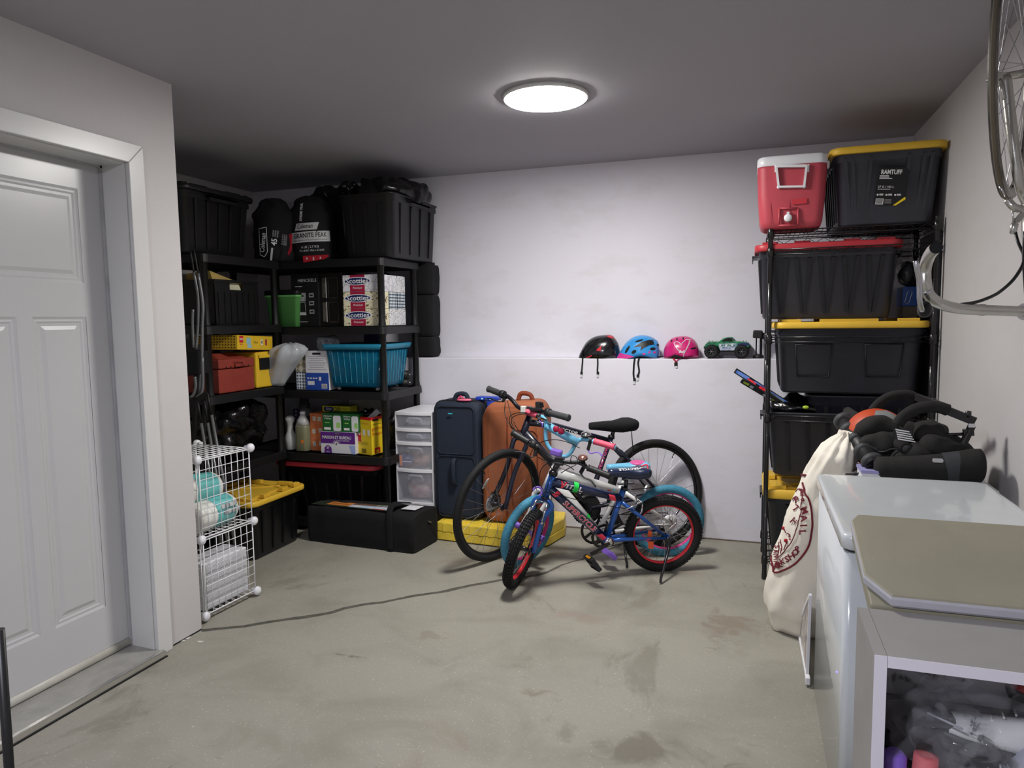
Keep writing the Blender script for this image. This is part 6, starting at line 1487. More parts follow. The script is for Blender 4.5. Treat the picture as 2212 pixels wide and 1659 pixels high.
s1 = flat_stick('hockey_stick', 'blue and black hockey stick shaft, upper one poking out of the open tote', W(1588, 800, y=4.08), W(1720, 885, y=4.12), .030, .020, m_stk, [(.02, .22, -.3, .35, m_pbl), (.20, .34, -.2, .2, m_coral), (.30, .55, .1, .4, m_pbl), (.40, .50, -.35, .35, m_redr), (.55, .95, .15, .38, m_pbl), (.58, .9, .02, .10, m_psil)])
s2 = flat_stick('hockey_stick', 'black and lime hockey stick shaft, lower one poking out of the open tote', W(1601, 822, y=4.13), W(1720, 893, y=4.15), .026, .020, m_stk, [(.04, .14, -.2, .3, m_plim), (.16, .22, -.3, .3, m_psil), (.40, .55, -.35, .1, m_psil), (.56, .80, -.3, .2, m_plim), (.82, .98, -.1, .25, m_psil)])
False and text('ABHV', s2[1] @ Matrix.Translation((s2[2] * .30, 0, s2[3] * .0108)) @ (Matrix.Identity(4) if s2[3] > 0 else Matrix.Rotation(PI, 4, 'X')), .022, m_ink, s2[0], off=.02)
o = lump('dark_gear', (.25, 4.17, .93), (.13, .10, .055), m_bag, k=14, a=.03, seed=95); tag(o, 'black crumpled gear inside the open tote beside the sticks', 'gear')
o = MB().ball((.285, 4.05, .94), (.016, .008, .010)).build('lime_print_scrap', m_plim); tag(o, 'small lime coloured piece in the open tote', 'gear')
tn = tote('storage_tote', 'black ribbed tote nested inside the open one of the wire rack', (.56, 4.235, .72), 0, .52, .34, .285, None, .003, 5, 3, taper=.93, open_=True, body=m_tote2)
o = MB().bb((.868, 4.02, .90), (.886, 4.42, 1.84)).build('black_board', mat('board_black', (26, 27, 34), .6), None, bevel=.003); tag(o, 'thin black board against the side wall beyond the wire rack', 'board')
# dim grille behind the bottom of the rack
o = thing('wire_basket', 'small dark wire basket at the foot of the wire rack', 'basket', (.14, 4.3, 0)); mb = MB()
for k in range(12): mb.tube([(.115, 4.10, .010 + k * .0085), (.20, 4.10, .010 + k * .0085)], .0018, 4)
mb.build('grille', m_wblk, o)['kind'] = 'stuff'

# ================================================================== ON THE LEDGE
YH = 4.70
def prof_helmet(name, lab, top, bot, wid, m, thing_cat='helmet', yc=YH, z0=LEDGE):
    """top/bot lists of (px, py); body lofted along x with arched sections"""
    T = [W(px, py, y=yc) for px, py in top]; Bt = [W(px, py, y=yc) for px, py in bot]
    x0, x1 = T[0].x, T[-1].x
    def interp(P, x):
        for a, b_ in zip(P[:-1], P[1:]):
            if a.x <= x <= b_.x: return a.z + (b_.z - a.z) * (x - a.x) / max(1e-6, b_.x - a.x)
        return P[0].z if x < P[0].x else P[-1].z
    Ts = smooth_curve(T, 5); 
    t = thing(name, lab, thing_cat, ((x0 + x1) / 2, yc, z0))
    N = 30; rings = []; info = []
    for i in range(N + 1):
        u = i / N; uu = .5 - .5 * math.cos(PI * u); x = x0 + (x1 - x0) * (.004 + .992 * uu)
        zt, zb_ = interp(Ts, x), max(z0, interp(Bt, x)); hw = wid / 2 * (1 - abs(2 * uu - 1) ** 2.6) ** .5 * (.9 + .1 * u) + .004
        info.append((x, zt, zb_, hw)); ring = []
        for k in range(25):
            a = PI * k / 24; ring.append(V((x, yc - hw * math.cos(a) , zb_ + (zt - zb_) * math.sin(a) ** .8)))
        for k in range(1, 8): a = PI * k / 8; ring.append(V((x, yc + hw * .8 * math.cos(a), zb_ + min(.012, (zt - zb_) * .4) * math.sin(a))))
        rings.append(ring)
    MB().loft(rings).build('shell', m, t)
    def surf(px, py, off=.0015):
        p = W(px, py, y=yc - wid * .35)
        for (xa, za, ba, ha), (xb, zb2, bb2, hb2) in zip(info[:-1], info[1:]):
            if xa <= p.x <= xb:
                f = (p.x - xa) / (xb - xa); zt, zb_, hw = za + (zb2 - za) * f, ba + (bb2 - ba) * f, ha + (hb2 - ha) * f; break
        else: zt, zb_, hw = info[0 if p.x < info[0][0] else -1][1:]
        s = min(1, max(0, (p.z - zb_) / max(1e-4, zt - zb_))) ** 1.25; c = math.sqrt(max(0, 1 - s * s))
        return V((p.x, yc - hw * c - off, min(p.z, zt + off)))
    def inlay(poly, m, name, off=.0018, n=3):
        cxp = sum(p[0] for p in poly) / len(poly); cyp = sum(p[1] for p in poly) / len(poly); P = []
        q = len(poly); dense = []
        for i in range(q):
            for k in range(3): dense.append((poly[i][0] + (poly[(i + 1) % q][0] - poly[i][0]) * k / 3, poly[i][1] + (poly[(i + 1) % q][1] - poly[i][1]) * k / 3))
        rings = [[surf(cxp + (x - cxp) * s, cyp + (y - cyp) * s, off) for x, y in dense] for s in (1, .66, .33, .02)]
        mb = MB(); mb.loft(rings, cap=(False, True)); return mb.build(name, m, t, fix=False)
    def el(cx_, cy_, rx, ry, ang): return [(cx_ + rx * math.cos(a) * math.cos(ang) - ry * math.sin(a) * math.sin(ang), cy_ + rx * math.cos(a) * math.sin(ang) + ry * math.sin(a) * math.cos(ang)) for a in [2 * PI * k / 14 for k in range(14)]]
    return t, inlay, el, surf
h4 = lambda x, y: (1200 + x / 4.424, 680 + y / 4.424)
HP = lambda L: [h4(*p) for p in L]
m_hblk = mat('helmet_black', (20, 20, 23), .2, var=.05, coat=.6); m_hred = mat('helmet_red', (186, 28, 40), .3, var=.05, coat=.5); m_vent = mat('vent_dark', (8, 8, 9), .8, var=0)
m_strap = mat('strap_black', (16, 16, 17), .8, var=.1); m_clip = mat('clear_buckle', (206, 206, 210), .25, var=0)
def strap(t, pts, w=.010, m=None, y0=None):
    P = [W(px, py, y=4.606 if i > 0 else 4.64) for i, (px, py) in enumerate(pts)]
    P = [P[0], V((P[0].x, 4.606, LEDGE + .003))] + P[1:]
    mb = MB()
    for a, b_ in zip(P[:-1], P[1:]): mb.bar(a, b_, .0025 if abs(a.z - b_.z) > .01 else w, w if abs(a.z - b_.z) > .01 else .0025, up=(1, 0, 0) if abs(a.z - b_.z) > .01 else (0, 0, 1))
    mb.build('chin_strap', m or m_strap, t); return P[-1]
t, inlay, el, sf = prof_helmet('bicycle_helmet', 'black and red bicycle helmet, leftmost on the ledge', HP([(222, 408), (245, 350), (290, 270), (340, 225), (400, 200), (470, 192), (535, 194), (575, 235), (602, 280), (612, 330), (616, 385)]), HP([(222, 412), (420, 400), (520, 408), (616, 405)]), .19, m_hblk)
inlay(HP([(470, 200), (535, 196), (560, 232), (520, 225)]), m_hred, 'red_panel'); inlay(HP([(400, 330), (465, 275), (445, 300), (440, 345), (402, 345)]), m_hred, 'red_panel'); inlay(HP([(300, 405), (360, 380), (350, 395), (320, 410)]), m_hred, 'red_panel')
for a in ((300, 330, 12, 42, .7), (350, 270, 10, 45, 1.0), (430, 245, 34, 9, -.5), (495, 300, 28, 12, -.6), (540, 345, 30, 12, -.5), (340, 345, 10, 40, .9)): inlay([h4(*p) for p in el(*a)], m_vent, 'vent')
inlay(HP([(222, 410), (255, 335), (270, 330), (262, 408)]), mat('visor_black', (12, 12, 14), .35), 'visor', .006)
for pts in ([(270, 408), (258, 450), (252, 520), (246, 575)], [(412, 408), (404, 470), (400, 530), (402, 575)]):
    e = strap(t, [h4(*p) for p in pts]); MB().box(e + V((0, 0, -.006)), (.014, .005, .020)).build('buckle', m_clip, t); MB().box(e + V((.002, 0, .012)), (.016, .006, .018)).build('buckle_body', m_strap, t)
m_hblu = mat('helmet_blue', (52, 146, 214), .25, var=.05, coat=.6); m_hpk = mat('helmet_pink', (214, 62, 150), .3, var=.05, coat=.5)
t, inlay, el, sf = prof_helmet('bicycle_helmet', 'blue and pink bicycle helmet with pink visor, second on the ledge', HP([(580, 410), (625, 345), (670, 270), (730, 220), (800, 195), (880, 198), (940, 225), (978, 255), (990, 300), (995, 350), (997, 392)]), HP([(580, 416), (700, 420), (780, 402), (840, 385), (900, 400), (997, 410)]), .19, m_hblu)
inlay(HP([(580, 414), (612, 362), (650, 372), (700, 380), (760, 398), (700, 416)]), m_hpk, 'visor', .004)
inlay(HP([(752, 308), (830, 255), (900, 240), (965, 246), (972, 280), (900, 290), (840, 320), (815, 345), (825, 300)]), m_blkp, 'black_panel')
for a in ((690, 330, 12, 40, .55), (755, 352, 26, 15, -.55), (800, 247, 40, 9, -.3), (930, 325, 26, 13, .0), (975, 290, 14, 10, .3), (930, 220, 20, 6, .35)): inlay([h4(*p) for p in el(*a)], m_vent, 'vent', .0026)
for a in ((850, 372, 16, 8, 0), (900, 360, 10, 8, 0), (945, 360, 14, 8, 0), (905, 345, 8, 5, 0)): inlay([h4(*p) for p in el(*a)], m_hpk, 'pink_spot', .0022)
for pts in ([(765, 408), (748, 480), (744, 560), (752, 635)], [(805, 408), (788, 460), (800, 540), (784, 600)]):
    e = strap(t, [h4(*p) for p in pts], .011); MB().box(e + V((0, 0, -.008)), (.015, .005, .022)).build('buckle', m_clip, t); MB().box(e + V((.002, 0, .010)), (.016, .006, .02)).build('buckle_body', m_strap, t)
MB().tube([W(1420, 771, y=4.66), W(1432, 770, y=4.63)], .005, 6).build('fit_dial', m_strap, t)
m_hmag = mat('helmet_magenta', (196, 34, 112), .3, var=.04, coat=.5)
t, inlay, el, sf = prof_helmet('bicycle_helmet', 'magenta skate helmet with a white heart drawing, third on the ledge', HP([(1032, 390), (1036, 330), (1060, 275), (1110, 225), (1180, 206), (1260, 206), (1320, 235), (1355, 280), (1370, 335), (1376, 385)]), HP([(1032, 412), (1110, 408), (1150, 385), (1200, 395), (1250, 410), (1370, 402)]), .20, m_hmag)
for a in ((1105, 250, 7, 14, .5), (1158, 232, 7, 10, .1), (1218, 226, 7, 12, -.3), (1318, 320, 26, 8, -.1)): inlay([h4(*p) for p in el(*a)], m_vent, 'vent')
inlay(HP([(1036, 400), (1100, 402), (1140, 380), (1180, 385), (1230, 405), (1360, 395), (1360, 402), (1200, 408), (1040, 408)]), m_vent, 'foam_edge', .003)
hp = [(1228, 403), (1222, 360), (1180, 340), (1145, 300), (1130, 265), (1150, 255), (1180, 262), (1200, 285), (1220, 262), (1250, 235), (1285, 236), (1280, 275), (1255, 330), (1232, 370)]
MB().tube([sf(*h4(*p), .003) for p in hp], .0016, 5, closed=True).build('heart_outline', m_ink, t); MB().tube([sf(*h4(x + 8 * (1 if x < 1210 else -1), y + 4), .003) for x, y in hp[2:-1]], .0011, 5).build('heart_outline', m_ink, t)
text('Bell', None, .022, m_ink, t, warp=lambda p: sf(*h4(1208 + p.x * 1600, 350 - p.y * 1600), .004), off=.02, shear=.3)
P0 = strap(t, [h4(*p) for p in ((1130, 408), (1145, 440), (1150, 460))], .010, m_redt); MB().box(P0 + V((0, 0, -.008)), (.02, .006, .022)).build('buckle_body', m_strap, t); MB().box(P0 + V((.003, 0, -.024)), (.014, .005, .016)).build('buckle', m_clip, t)
strap(t, [h4(*p) for p in ((1200, 412), (1165, 430), (1152, 455))], .006, m_hmag)

# radio-controlled truck
m_tg = mat('truck_green', (52, 150, 96), .3, c2=(24, 60, 52), scale=60, dist=1.5); m_tw = mat('truck_white', (206, 214, 220), .35, c2=(60, 90, 140), scale=40, dist=1)
tk2 = thing('toy_truck', 'green and white remote control truck with big black wheels', 'toy truck', (0, 0, 0)); 
g = lambda x, y, o=0.0: W(1500 + x / 7.9, 690 + y / 7.9, y=4.665 + o)
rw = .0440; zc = LEDGE + rw
for (x, yy) in ((290, 575), (805, 575)):
    for o in (0, .15):
        c = g(x, yy, 0); c = V((c.x, 4.665 + o, zc)); mb = MB()
        mb.torus(c, (0, 1, 0), .030, .0148, 28, 10, 1.15)
        for k in range(22):
            a = 2 * PI * k / 22; mb.box(c + V((math.cos(a), 0, math.sin(a))) * (rw - .001), (.006, .034, .004), Matrix.Rotation(-a + PI / 2, 3, 'Y'))
        w_ = mb.build('wheel', m_rub, tk2, fix=False)
        mb = MB(); mb.torus(c + V((0, -.008, 0)), (0, 1, 0), .0205, .0022, 24, 6); [mb.bar(c + V((0, -.006, 0)), c + V((math.cos(2 * PI * k / 6) * .020, -.008, math.sin(2 * PI * k / 6) * .020)), .005) for k in range(6)]
        mb.build('wheel_rim', mat('dark_grey_rim', (70, 72, 76), .4), w_); MB().ball(c + V((0, -.012, 0)), .0035, seg=8, rings=6).build('axle_nut', m_steel, w_)
pr = [(165, 470), (190, 420), (230, 385), (400, 380), (480, 325), (560, 306), (650, 306), (668, 375), (850, 385), (925, 400), (950, 450), (900, 500), (820, 440), (740, 460), (700, 530), (440, 530), (400, 460), (290, 440), (215, 485)]
MB().prism([g(*p, .02) for p in pr], (0, .115, 0)).build('body_shell', m_tg, tk2, bevel=.003)
MB().prism([g(*p, .0185) for p in ((415, 415), (720, 405), (715, 470), (690, 528), (440, 528), (420, 470))], (0, .002, 0)).build('side_panel', m_tw, tk2); MB().prism([g(*p, .0185) for p in ((500, 340), (560, 318), (640, 318), (650, 375), (470, 375))], (0, .002, 0)).build('window', m_vent, tk2)
MB().prism([g(*p, .0185) for p in ((740, 420), (820, 400), (930, 405), (930, 440), (860, 440), (800, 425), (740, 450))], (0, .002, 0)).build('side_panel', mat('truck_navy', (40, 46, 104), .3), tk2)
MB().bb(g(290, 560, .03), g(805, 530, .12)).bb(g(160, 500, .03), g(200, 450, .12)).bb(g(920, 500, .03), g(960, 430, .12)).build('chassis', m_blkp, tk2)
[decal(frame3(g(440 + 34 * k, 440 + (k % 2) * 6, .0182), (1, 0, 0), (0, 0, 1)), .009, .012, m_tg if k % 3 else m_ink, tk2, 'graffiti_patch', poly=[(-.005, -.006), (.004, -.004), (.005, .006), (-.003, .004)]) for k in range(8)]
for x in (250, 300, 610, 640, 830, 880): MB().tube([g(x, 385, .03 + (x % 3) * .01), g(x + 6, 362, .03)], .002, 5).build('body_pin', m_blkp, tk2)
rc = thing('remote_control', 'black pistol grip remote control standing beside the truck', 'remote control', (0, 0, 0))
c = g(1092, 640, .06); c.z = LEDGE
MB().lathe([(.030, 0), (.033, .003), (.033, .014), (.027, .022), (.010, .026)], c, (0, 0, 1), 24).build('base', m_blkp, rc)
MB().bb((c.x - .018, c.y - .012, LEDGE + .02), (c.x - .010, c.y + .012, LEDGE + .135)).bb((c.x + .006, c.y - .014, LEDGE + .02), (c.x + .022, c.y + .014, LEDGE + .135)).build('pistol_grip', mat('gloss_black', (10, 10, 11), .15), rc, bevel=.003)
q = W(1637, 720, y=4.69); MB().box((q.x, 4.70, q.z - .006), (.058, .05, .050), Matrix.Rotation(.05, 3, 'Y')).box((c.x, 4.71, LEDGE + .140), (.03, .03, .02)).build('head', m_blkp, rc, bevel=.008)
MB().lathe([(.005, -.012), (.022, -.012), (.022, .012), (.005, .012)], (q.x + .040, 4.71, q.z - .018), (0, 1, 0), 16).build('steering_wheel', m_blkp, rc)

# ================================================================== RIGHT-HAND FURNITURE
m_frz = mat('freezer_white', (208, 213, 215), .22, var=.01, coat=.5)
fz = thing('chest_freezer', 'pale grey chest freezer with a glossy side, behind the folded table', 'freezer', (.50, 2.45, 0))
FX0, FX1, FY0, FY1, FZ = .248, .775, 2.03, 2.80, .845
def rslab(x0, x1, y0, y1, z0, z1, r=.02, m=None): return [ring_at(rrect(x1 - x0, y1 - y0, r, 5, (x0 + x1) / 2, (y0 + y1) / 2), z) for z in (z0, z1)]
MB().loft(rslab(FX0, FX1, FY0, FY1, .02, FZ - .052), smooth=True).build('cabinet', m_frz, fz)
MB().loft([ring_at(rrect(FX1 - FX0 + g, FY1 - FY0 + g, .03, 5, (FX0 + FX1) / 2, (FY0 + FY1) / 2), z) for z, g in ((FZ - .044, .0), (FZ - .040, .014), (FZ - .010, .016), (FZ - .003, .010), (FZ, -.006), (FZ + .0005, -.03))]).build('lid', m_frz, fz)
MB().loft(rslab(FX0 + .008, FX1 - .008, FY0 + .008, FY1 - .008, FZ - .052, FZ - .044)).build('gasket', mat('gasket_grey', (70, 72, 74), .6), fz)
for x in (FX0 + .05, FX1 - .05):
    for y in (FY0 + .05, FY1 - .05): MB().lathe([(.018, 0), (.018, .02)], (x, y, 0), (0, 0, 1), 10).build('foot', m_blkp, fz)
MB().ball((FX0 - .001, FY0 + .08, .42), .003, seg=8, rings=5).build('violet_glint', mat('glint_violet', (120, 110, 240), .3, var=0, emit=1.0), fz)  # reflected glint on the glossy side, drawn as a small glowing ball
# low cupboard with an open front
m_lam = mat('grey_laminate', (150, 147, 144), .6, var=.03, scale=10, bump=.1); m_edge = mat('white_edge', (218, 214, 222), .5, var=.01); m_lamw = mat('white_laminate', (196, 198, 206), .4, var=.01)
cb2 = thing('open_cabinet', 'low open-fronted cabinet with white edges holding shoes, bottom right', 'cabinet', (.56, 1.7, 0))
CX0, CX1, CY0, CY1, CZ, TT = .234, .875, 1.445, 1.680, .782, .022
MB().bb((CX0, CY0 + .002, 0), (CX0 + TT, CY1, CZ)).build('side_panel', m_lam, cb2); MB().bb((CX1 - TT, CY0 + .002, 0), (CX1, CY1, CZ)).build('side_panel', m_lam, cb2)
MB().bb((CX0 + TT + .0008, CY0 + .002, CZ - TT), (CX1 - TT, CY1, CZ)).build('top_panel', m_lam, cb2)
MB().bb((CX0 + TT, CY1 - .012, .0), (CX1 - TT, CY1 - .002, CZ - TT)).build('back_panel', m_lamw, cb2)
MB().bb((CX0 + TT, CY0 + .03, .44), (CX1 - TT, CY1 - .012, .46)).build('shelf', m_lam, cb2)
MB().bb((CX0, CY0, 0), (CX0 + TT, CY0 + .002, CZ)).build('edge_band', m_edge, cb2); MB().bb((CX1 - TT, CY0, 0), (CX1, CY0 + .002, CZ)).build('edge_band', m_edge, cb2); MB().bb((CX0 + TT + .0008, CY0, CZ - TT), (CX1 - TT, CY0 + .002, CZ)).build('edge_band', m_edge, cb2)
# folded table resting tilted on cupboard and freezer
m_tbl = mat('table_beige', (150, 146, 126), .55, var=.04, scale=5, bump=.5, bscale=700); m_tble = mat('table_edge', (178, 178, 184), .45, var=.02)
near_l = W(1920, 1286, z=.816); near_r = W(2300, 1325, z=.816); far_l = W(1824, 1108, z=.905); far_r = W(2300, 1124, z=.905)
X0 = .262
a0 = V((.250, near_l.y, .816)); slope = (.905 - .816) / (far_l.y - near_l.y)
tb2 = thing('folding_table', 'beige plastic folding table lying folded on the cabinet and freezer', 'folding table', (.55, 1.8, .8))
YN, YF = near_l.y, far_l.y
zt = lambda y: .816 + slope * (y - YN)
XR_ = .880
def tabring(g, dz, cut=.045):
    x0, x1, y0, y1 = .256 - g, XR_, YN - g, YF + g
    P = [(x0 + cut, y0), (x1, y0), (x1, y1), (x0 + .018, y1), (x0, y1 - .03), (x0, y0 + cut * 1.6)]
    return [V((x, y, zt(y) + dz)) for x, y in P]
MB().loft([tabring(-.004, -.028), tabring(0, -.022), tabring(0.001, -.008), tabring(-.001, -.003)], smooth=False).build('rim', m_tble, tb2)
MB().loft([tabring(-.001, -.003), tabring(-.004, 0), tabring(-.02, .0008)], smooth=False).build('table_leaf', m_tbl, tb2)
MB().loft([[V((p.x, max(p.y, YN + .10), zt(max(p.y, YN + .10)) - .062)) for p in tabring(-.012, 0)], [V((p.x, max(p.y, YN + .10), zt(max(p.y, YN + .10)) - .030)) for p in tabring(-.010, 0)]], smooth=False)
MB().hexa([V((x, y, zt(y) - o)) for o in (.066, .030) for x, y in ((.262, 1.69), (.86, 1.69), (.86, 2.012), (.262, 2.012))]).build('lower_leaf', m_tbl, tb2, bevel=.004)
# framed white board leaning at the freezer foot
wb_ = thing('framed_board', 'white framed panel with grey print leaning against the freezer side', 'panel', (.24, 3.0, 0))
A_, B_, C_ = V((.238, 2.915, .010)), V((.150, 3.34, .010)), V((.243, 2.94, .345)); D_ = A_ + (C_ - A_) * 1.0
q1 = [V((.236, 2.86, .012)), W(1727, 1357, z=.012), W(1746, 1305, y=3.12), V((.243, 2.90, .34))]
nrm = (q1[1] - q1[0]).cross(q1[3] - q1[0]).normalized(); nrm = nrm if nrm.x < 0 else -nrm
MB().prism(q1, nrm * .006).build('board', mat('print_floral', (206, 202, 198), .3, c2=(120, 100, 96), scale=22, dist=1), wb_)
for i in range(4): MB().bar(q1[i] + nrm * .006, q1[(i + 1) % 4] + nrm * .006, .014, .010, up=nrm).build('frame_strip', m_white, wb_)
MB().box(q1[0] + V((-.006, -.02, .012)), (.018, .035, .03)).build('foot_clip', m_white, wb_, bevel=.004)

# ------------------------------------------------------------------ canvas sack
m_can = mat('canvas', (234, 228, 214), .9, var=.03, scale=8, bump=.5, bscale=500); m_mar = mat('maroon_ink', (108, 22, 42), .8, var=.05)
sk = thing('canvas_sack', 'cream canvas sack with maroon lettering leaning between rack and freezer', 'sack', (.2, 3.2, 0))
levels = [(1310, 1660, 1800, 3.42, .155), (1306, 1650, 1812, 3.42, .175), (1296, 1648, 1820, 3.42, .190), (1275, 1650, 1824, 3.41, .195), (1250, 1656, 1826, 3.40, .195), (1225, 1664, 1826, 3.38, .190), (1170, 1680, 1828, 3.35, .185), (1110, 1698, 1832, 3.31, .175), (1050, 1728, 1838, 3.26, .165), (1010, 1744, 1846, 3.22, .15), (980, 1762, 1850, 3.17, .13), (958, 1782, 1852, 3.16, .10), (945, 1800, 1850, 3.16, .06), (938, 1815, 1842, 3.16, .04), (930, 1818, 1838, 3.16, .035)]
rings = []; SKL = []
for k, (py, xa, xb, yy, dep) in enumerate(levels):
    L_, R_ = W(xa, py, y=yy), W(xb, py, y=yy); z = max(.004, L_.z); cxx = (L_.x + R_.x) / 2; hw = (R_.x - L_.x) / 2
    SKL.append((z, cxx, hw, yy, dep))
SKL[0] = (.004,) + SKL[0][1:]
def sack_at(z, q, off=0.0):
    S_ = SKL
    for a, b_ in zip(S_[:-1], S_[1:]):
        if a[0] <= z <= b_[0]: f = (z - a[0]) / max(1e-6, b_[0] - a[0]); v = [a[i] + (b_[i] - a[i]) * f for i in range(5)]; break
    else: v = S_[0] if z < S_[0][0] else S_[-1]
    _, cx_, hw, yy, dep = v
    wr = crumple(V((math.sin(q) * .3, math.cos(q) * .3, z)), 7, .014, 4) * (1 if z < .9 else .5) + (.010 * math.sin(q * 11 + z * 8) * max(0, (z - .72) / .25) if z > .72 else 0) + (.010 * math.sin(q * 6 + 1) * max(0, .22 - z) / .22)
    return V((cx_ + (hw + off + wr) * math.copysign(abs(math.sin(q)) ** .85, math.sin(q)), yy - (dep + off + wr) * math.copysign(abs(math.cos(q)) ** .9, math.cos(q)), z))
zs = []
for a, b_ in zip(SKL[:-1], SKL[1:]): zs += [a[0] + (b_[0] - a[0]) * k / 3 for k in range(3)]
zs.append(SKL[-1][0])
mb = MB(); mb.loft([[sack_at(z, 2 * PI * j / 72) for j in range(72)] for z in zs]).build('sack_body', m_can, sk)
# printed roundel: coordinates in (angle, height) round the left-front of the sack
def px_on_sack(px, py, off=.003):
    best = None; r = ray(px, py)
    # march the ray until it enters the sack
    lo = None
    for i in range(240):
        t = 2.6 + i * .006; p = CAMP + r * t
        z = p.z
        if z < SKL[0][0] or z > SKL[-1][0]: continue
        for a, b_ in zip(SKL[:-1], SKL[1:]):
            if a[0] <= z <= b_[0]: f = (z - a[0]) / max(1e-6, b_[0] - a[0]); v = [a[k] + (b_[k] - a[k]) * f for k in range(5)]; break
        _, cx_, hw, yy, dep = v
        e = abs((p.x - cx_) / hw) ** 2 + abs((p.y - yy) / dep) ** 2
        if e <= 1.02:
            q = math.atan2((p.x - cx_) / hw, -(p.y - yy) / dep); s = sack_at(z, q, off + .001)
            return s
        if best is None or e < best[0]: best = (e, math.atan2((p.x - cx_) / hw, -(p.y - yy) / dep), z)
    return sack_at(best[2], best[1], off + .001)
def sackline(pts, r, name='printed_line', closed=False):
    Q = smooth_curve([(x, y, 0) for x, y in pts], 5); P = [px_on_sack(p.x, p.y) for p in Q]
    mb = MB(); mb.tube(P, r, 5, closed=closed); mb.build(name, m_mar, sk)
s5 = lambda x, y: (1620 + x / 6.381, 1000 + y / 6.381)
sackline([s5(*p) for p in ((710, 180), (750, 165), (795, 168))], .0045)
sackline([s5(*p) for p in ((765, 265), (790, 380), (835, 500), (865, 600), (885, 730), (888, 850), (870, 980), (840, 1130), (770, 1260), (650, 1390), (500, 1470), (350, 1500), (335, 1390), (325, 1280))], .0042)
sackline([s5(*p) for p in ((640, 400), (690, 355), (720, 380), (745, 430), (735, 560), (715, 720), (690, 850), (640, 1000), (570, 1130), (480, 1230), (400, 1300), (402, 1180), (410, 1080))], .0022)
def sacktext(s, pts, size, off=.03):
    size *= 1.35
    """one glyph mesh per letter laid on the sack at photo pixels with a rotation"""
    for ch, (x, y, ang) in zip(s, pts):
        cx_, cy_ = s5(x, y); sz = size; ca, sa = math.cos(ang), math.sin(ang)
        text(ch, None, sz, m_mar, sk, warp=lambda p: px_on_sack(cx_ + (p.x * ca - p.y * sa), cy_ + (-p.x * sa - p.y * ca) * 1.0, .003 + 0 * p.z), off=off)
sacktext('AIR', [(735, 240, -1.45), (725, 300, -1.4), (715, 330, -1.4), (735, 360, -1.4), (738, 370, -1.4), (745, 400, -1.35), (750, 450, -1.3), (745, 510, -1.3)][:0] + [(742, 375, -1.35), (745, 430, -1.3), (748, 510, -1.3)], 12)
sacktext('MAIL', [(765, 655, -1.2), (765, 760, -1.4), (765, 860, -1.5), (755, 950, -1.55)], 15)
sacktext('WORKSHOP', [(375, 1420, .1), (400, 1410, .2), (430, 1400, .25), (480, 1355, .3), (545, 1325, .45), (605, 1285, .5), (660, 1235, .6), (695, 1185, .8)], 14)
sacktext('SANTA', [(375, 1150, -1.2), (370, 1210, -1.3), (375, 1270, -1.3), (375, 1320, -1.3), (378, 1360, -1.2)], 8)
sacktext('RTH', [(650, 500, -.9), (640, 620, -.8), (625, 800, -.6)], 14, .015)
for pts in (((470, 880), (500, 920), (520, 960)), ((540, 960), (575, 990), (560, 1020)), ((500, 1040), (540, 1070), (530, 1100)), ((420, 1050), (435, 1120), (455, 1200)), ((490, 1190), (520, 1120), (540, 1090)), ((440, 1240), (430, 1170))): sackline([s5(*p) for p in pts], .0022)
for px, py, r in ((478, 895, .008), (525, 1065, .009), (580, 1045, .004)):
    p = px_on_sack(*s5(px, py)); MB().ball(p, (r, r * .5, r), None, 10, 6).build('printed_blot', mat('red_ink', (176, 30, 44), .8), sk)
MB().torus(W(1829, 942, y=3.16) , (0.1, 0, 1), .030, .006, 24, 8).build('drawstring', m_can, sk)
o = lump('blue_cloth', W(1838, 952, y=3.20), (.035, .05, .03), mat('indigo_cloth', (40, 34, 110), .9), k=15, a=.01, seed=101); tag(o, 'indigo cloth peeking from the mouth of the canvas sack', 'cloth')

# ------------------------------------------------------------------ box supporting the bicycle carrier
bx = carton('lidded_box', 'white storage box carrying the padded bicycle carrier behind the freezer', (.40, 2.88, 0), (.84, 3.36, .775), m_card, 'box')
MB().bb((.395, 2.875, .775), (.845, 3.365, .800)).build('lid', m_white, bx, bevel=.004)
# ------------------------------------------------------------------ bicycle carrier (padded hitch rack) lying on the box
m_foam = mat('foam_black', (30, 29, 28), .9, var=.12, scale=25, bump=.5, bscale=300)
cr2 = thing('bicycle_carrier', 'black foam padded bicycle carrier lying behind the freezer', 'bicycle carrier', (.6, 3.1, .80))
q = lambda x, y, yy=3.05: W(1780 + x / 5.821, 830 + y / 5.821, y=yy)
ZB = .801
base = smooth_curve([q(660, 1060, 2.94), q(1000, 1075, 2.93), (q(1500, 1060, 2.92)), q(1890, 1020, 2.92)], 5)
base = [V((p.x, p.y, max(p.z, ZB + .047))) for p in base]
MB().tube([base[0] + V((-.012, 0, 0))] + base + [base[-1] + V((.018, 0, 0.0)), base[-1] + V((.026, 0, 0))], [.030, .042] + [.047 + .016 * i / len(base) for i in range(len(base) - 1)] + [.062, .050, .028], 18).build('padded_roll', m_foam, cr2)
MB().tube([base[10] + V((0, 0, 0)), base[14]], .0585, 18, cap=False).build('roll_band', mat('band_grey', (52, 54, 58), .7), cr2)
body = lump('padded_body', (.66, 3.07, ZB + .075), (.15, .13, .075), m_foam, cr2, k=7, a=.03, seed=110)
lump('padded_body', q(1480, 760, 3.0), (.075, .06, .035), m_foam, cr2, k=12, a=.02, seed=112); lump('padded_body', q(1350, 620, 3.06), (.06, .07, .04), m_foam, cr2, k=12, a=.02, seed=113)
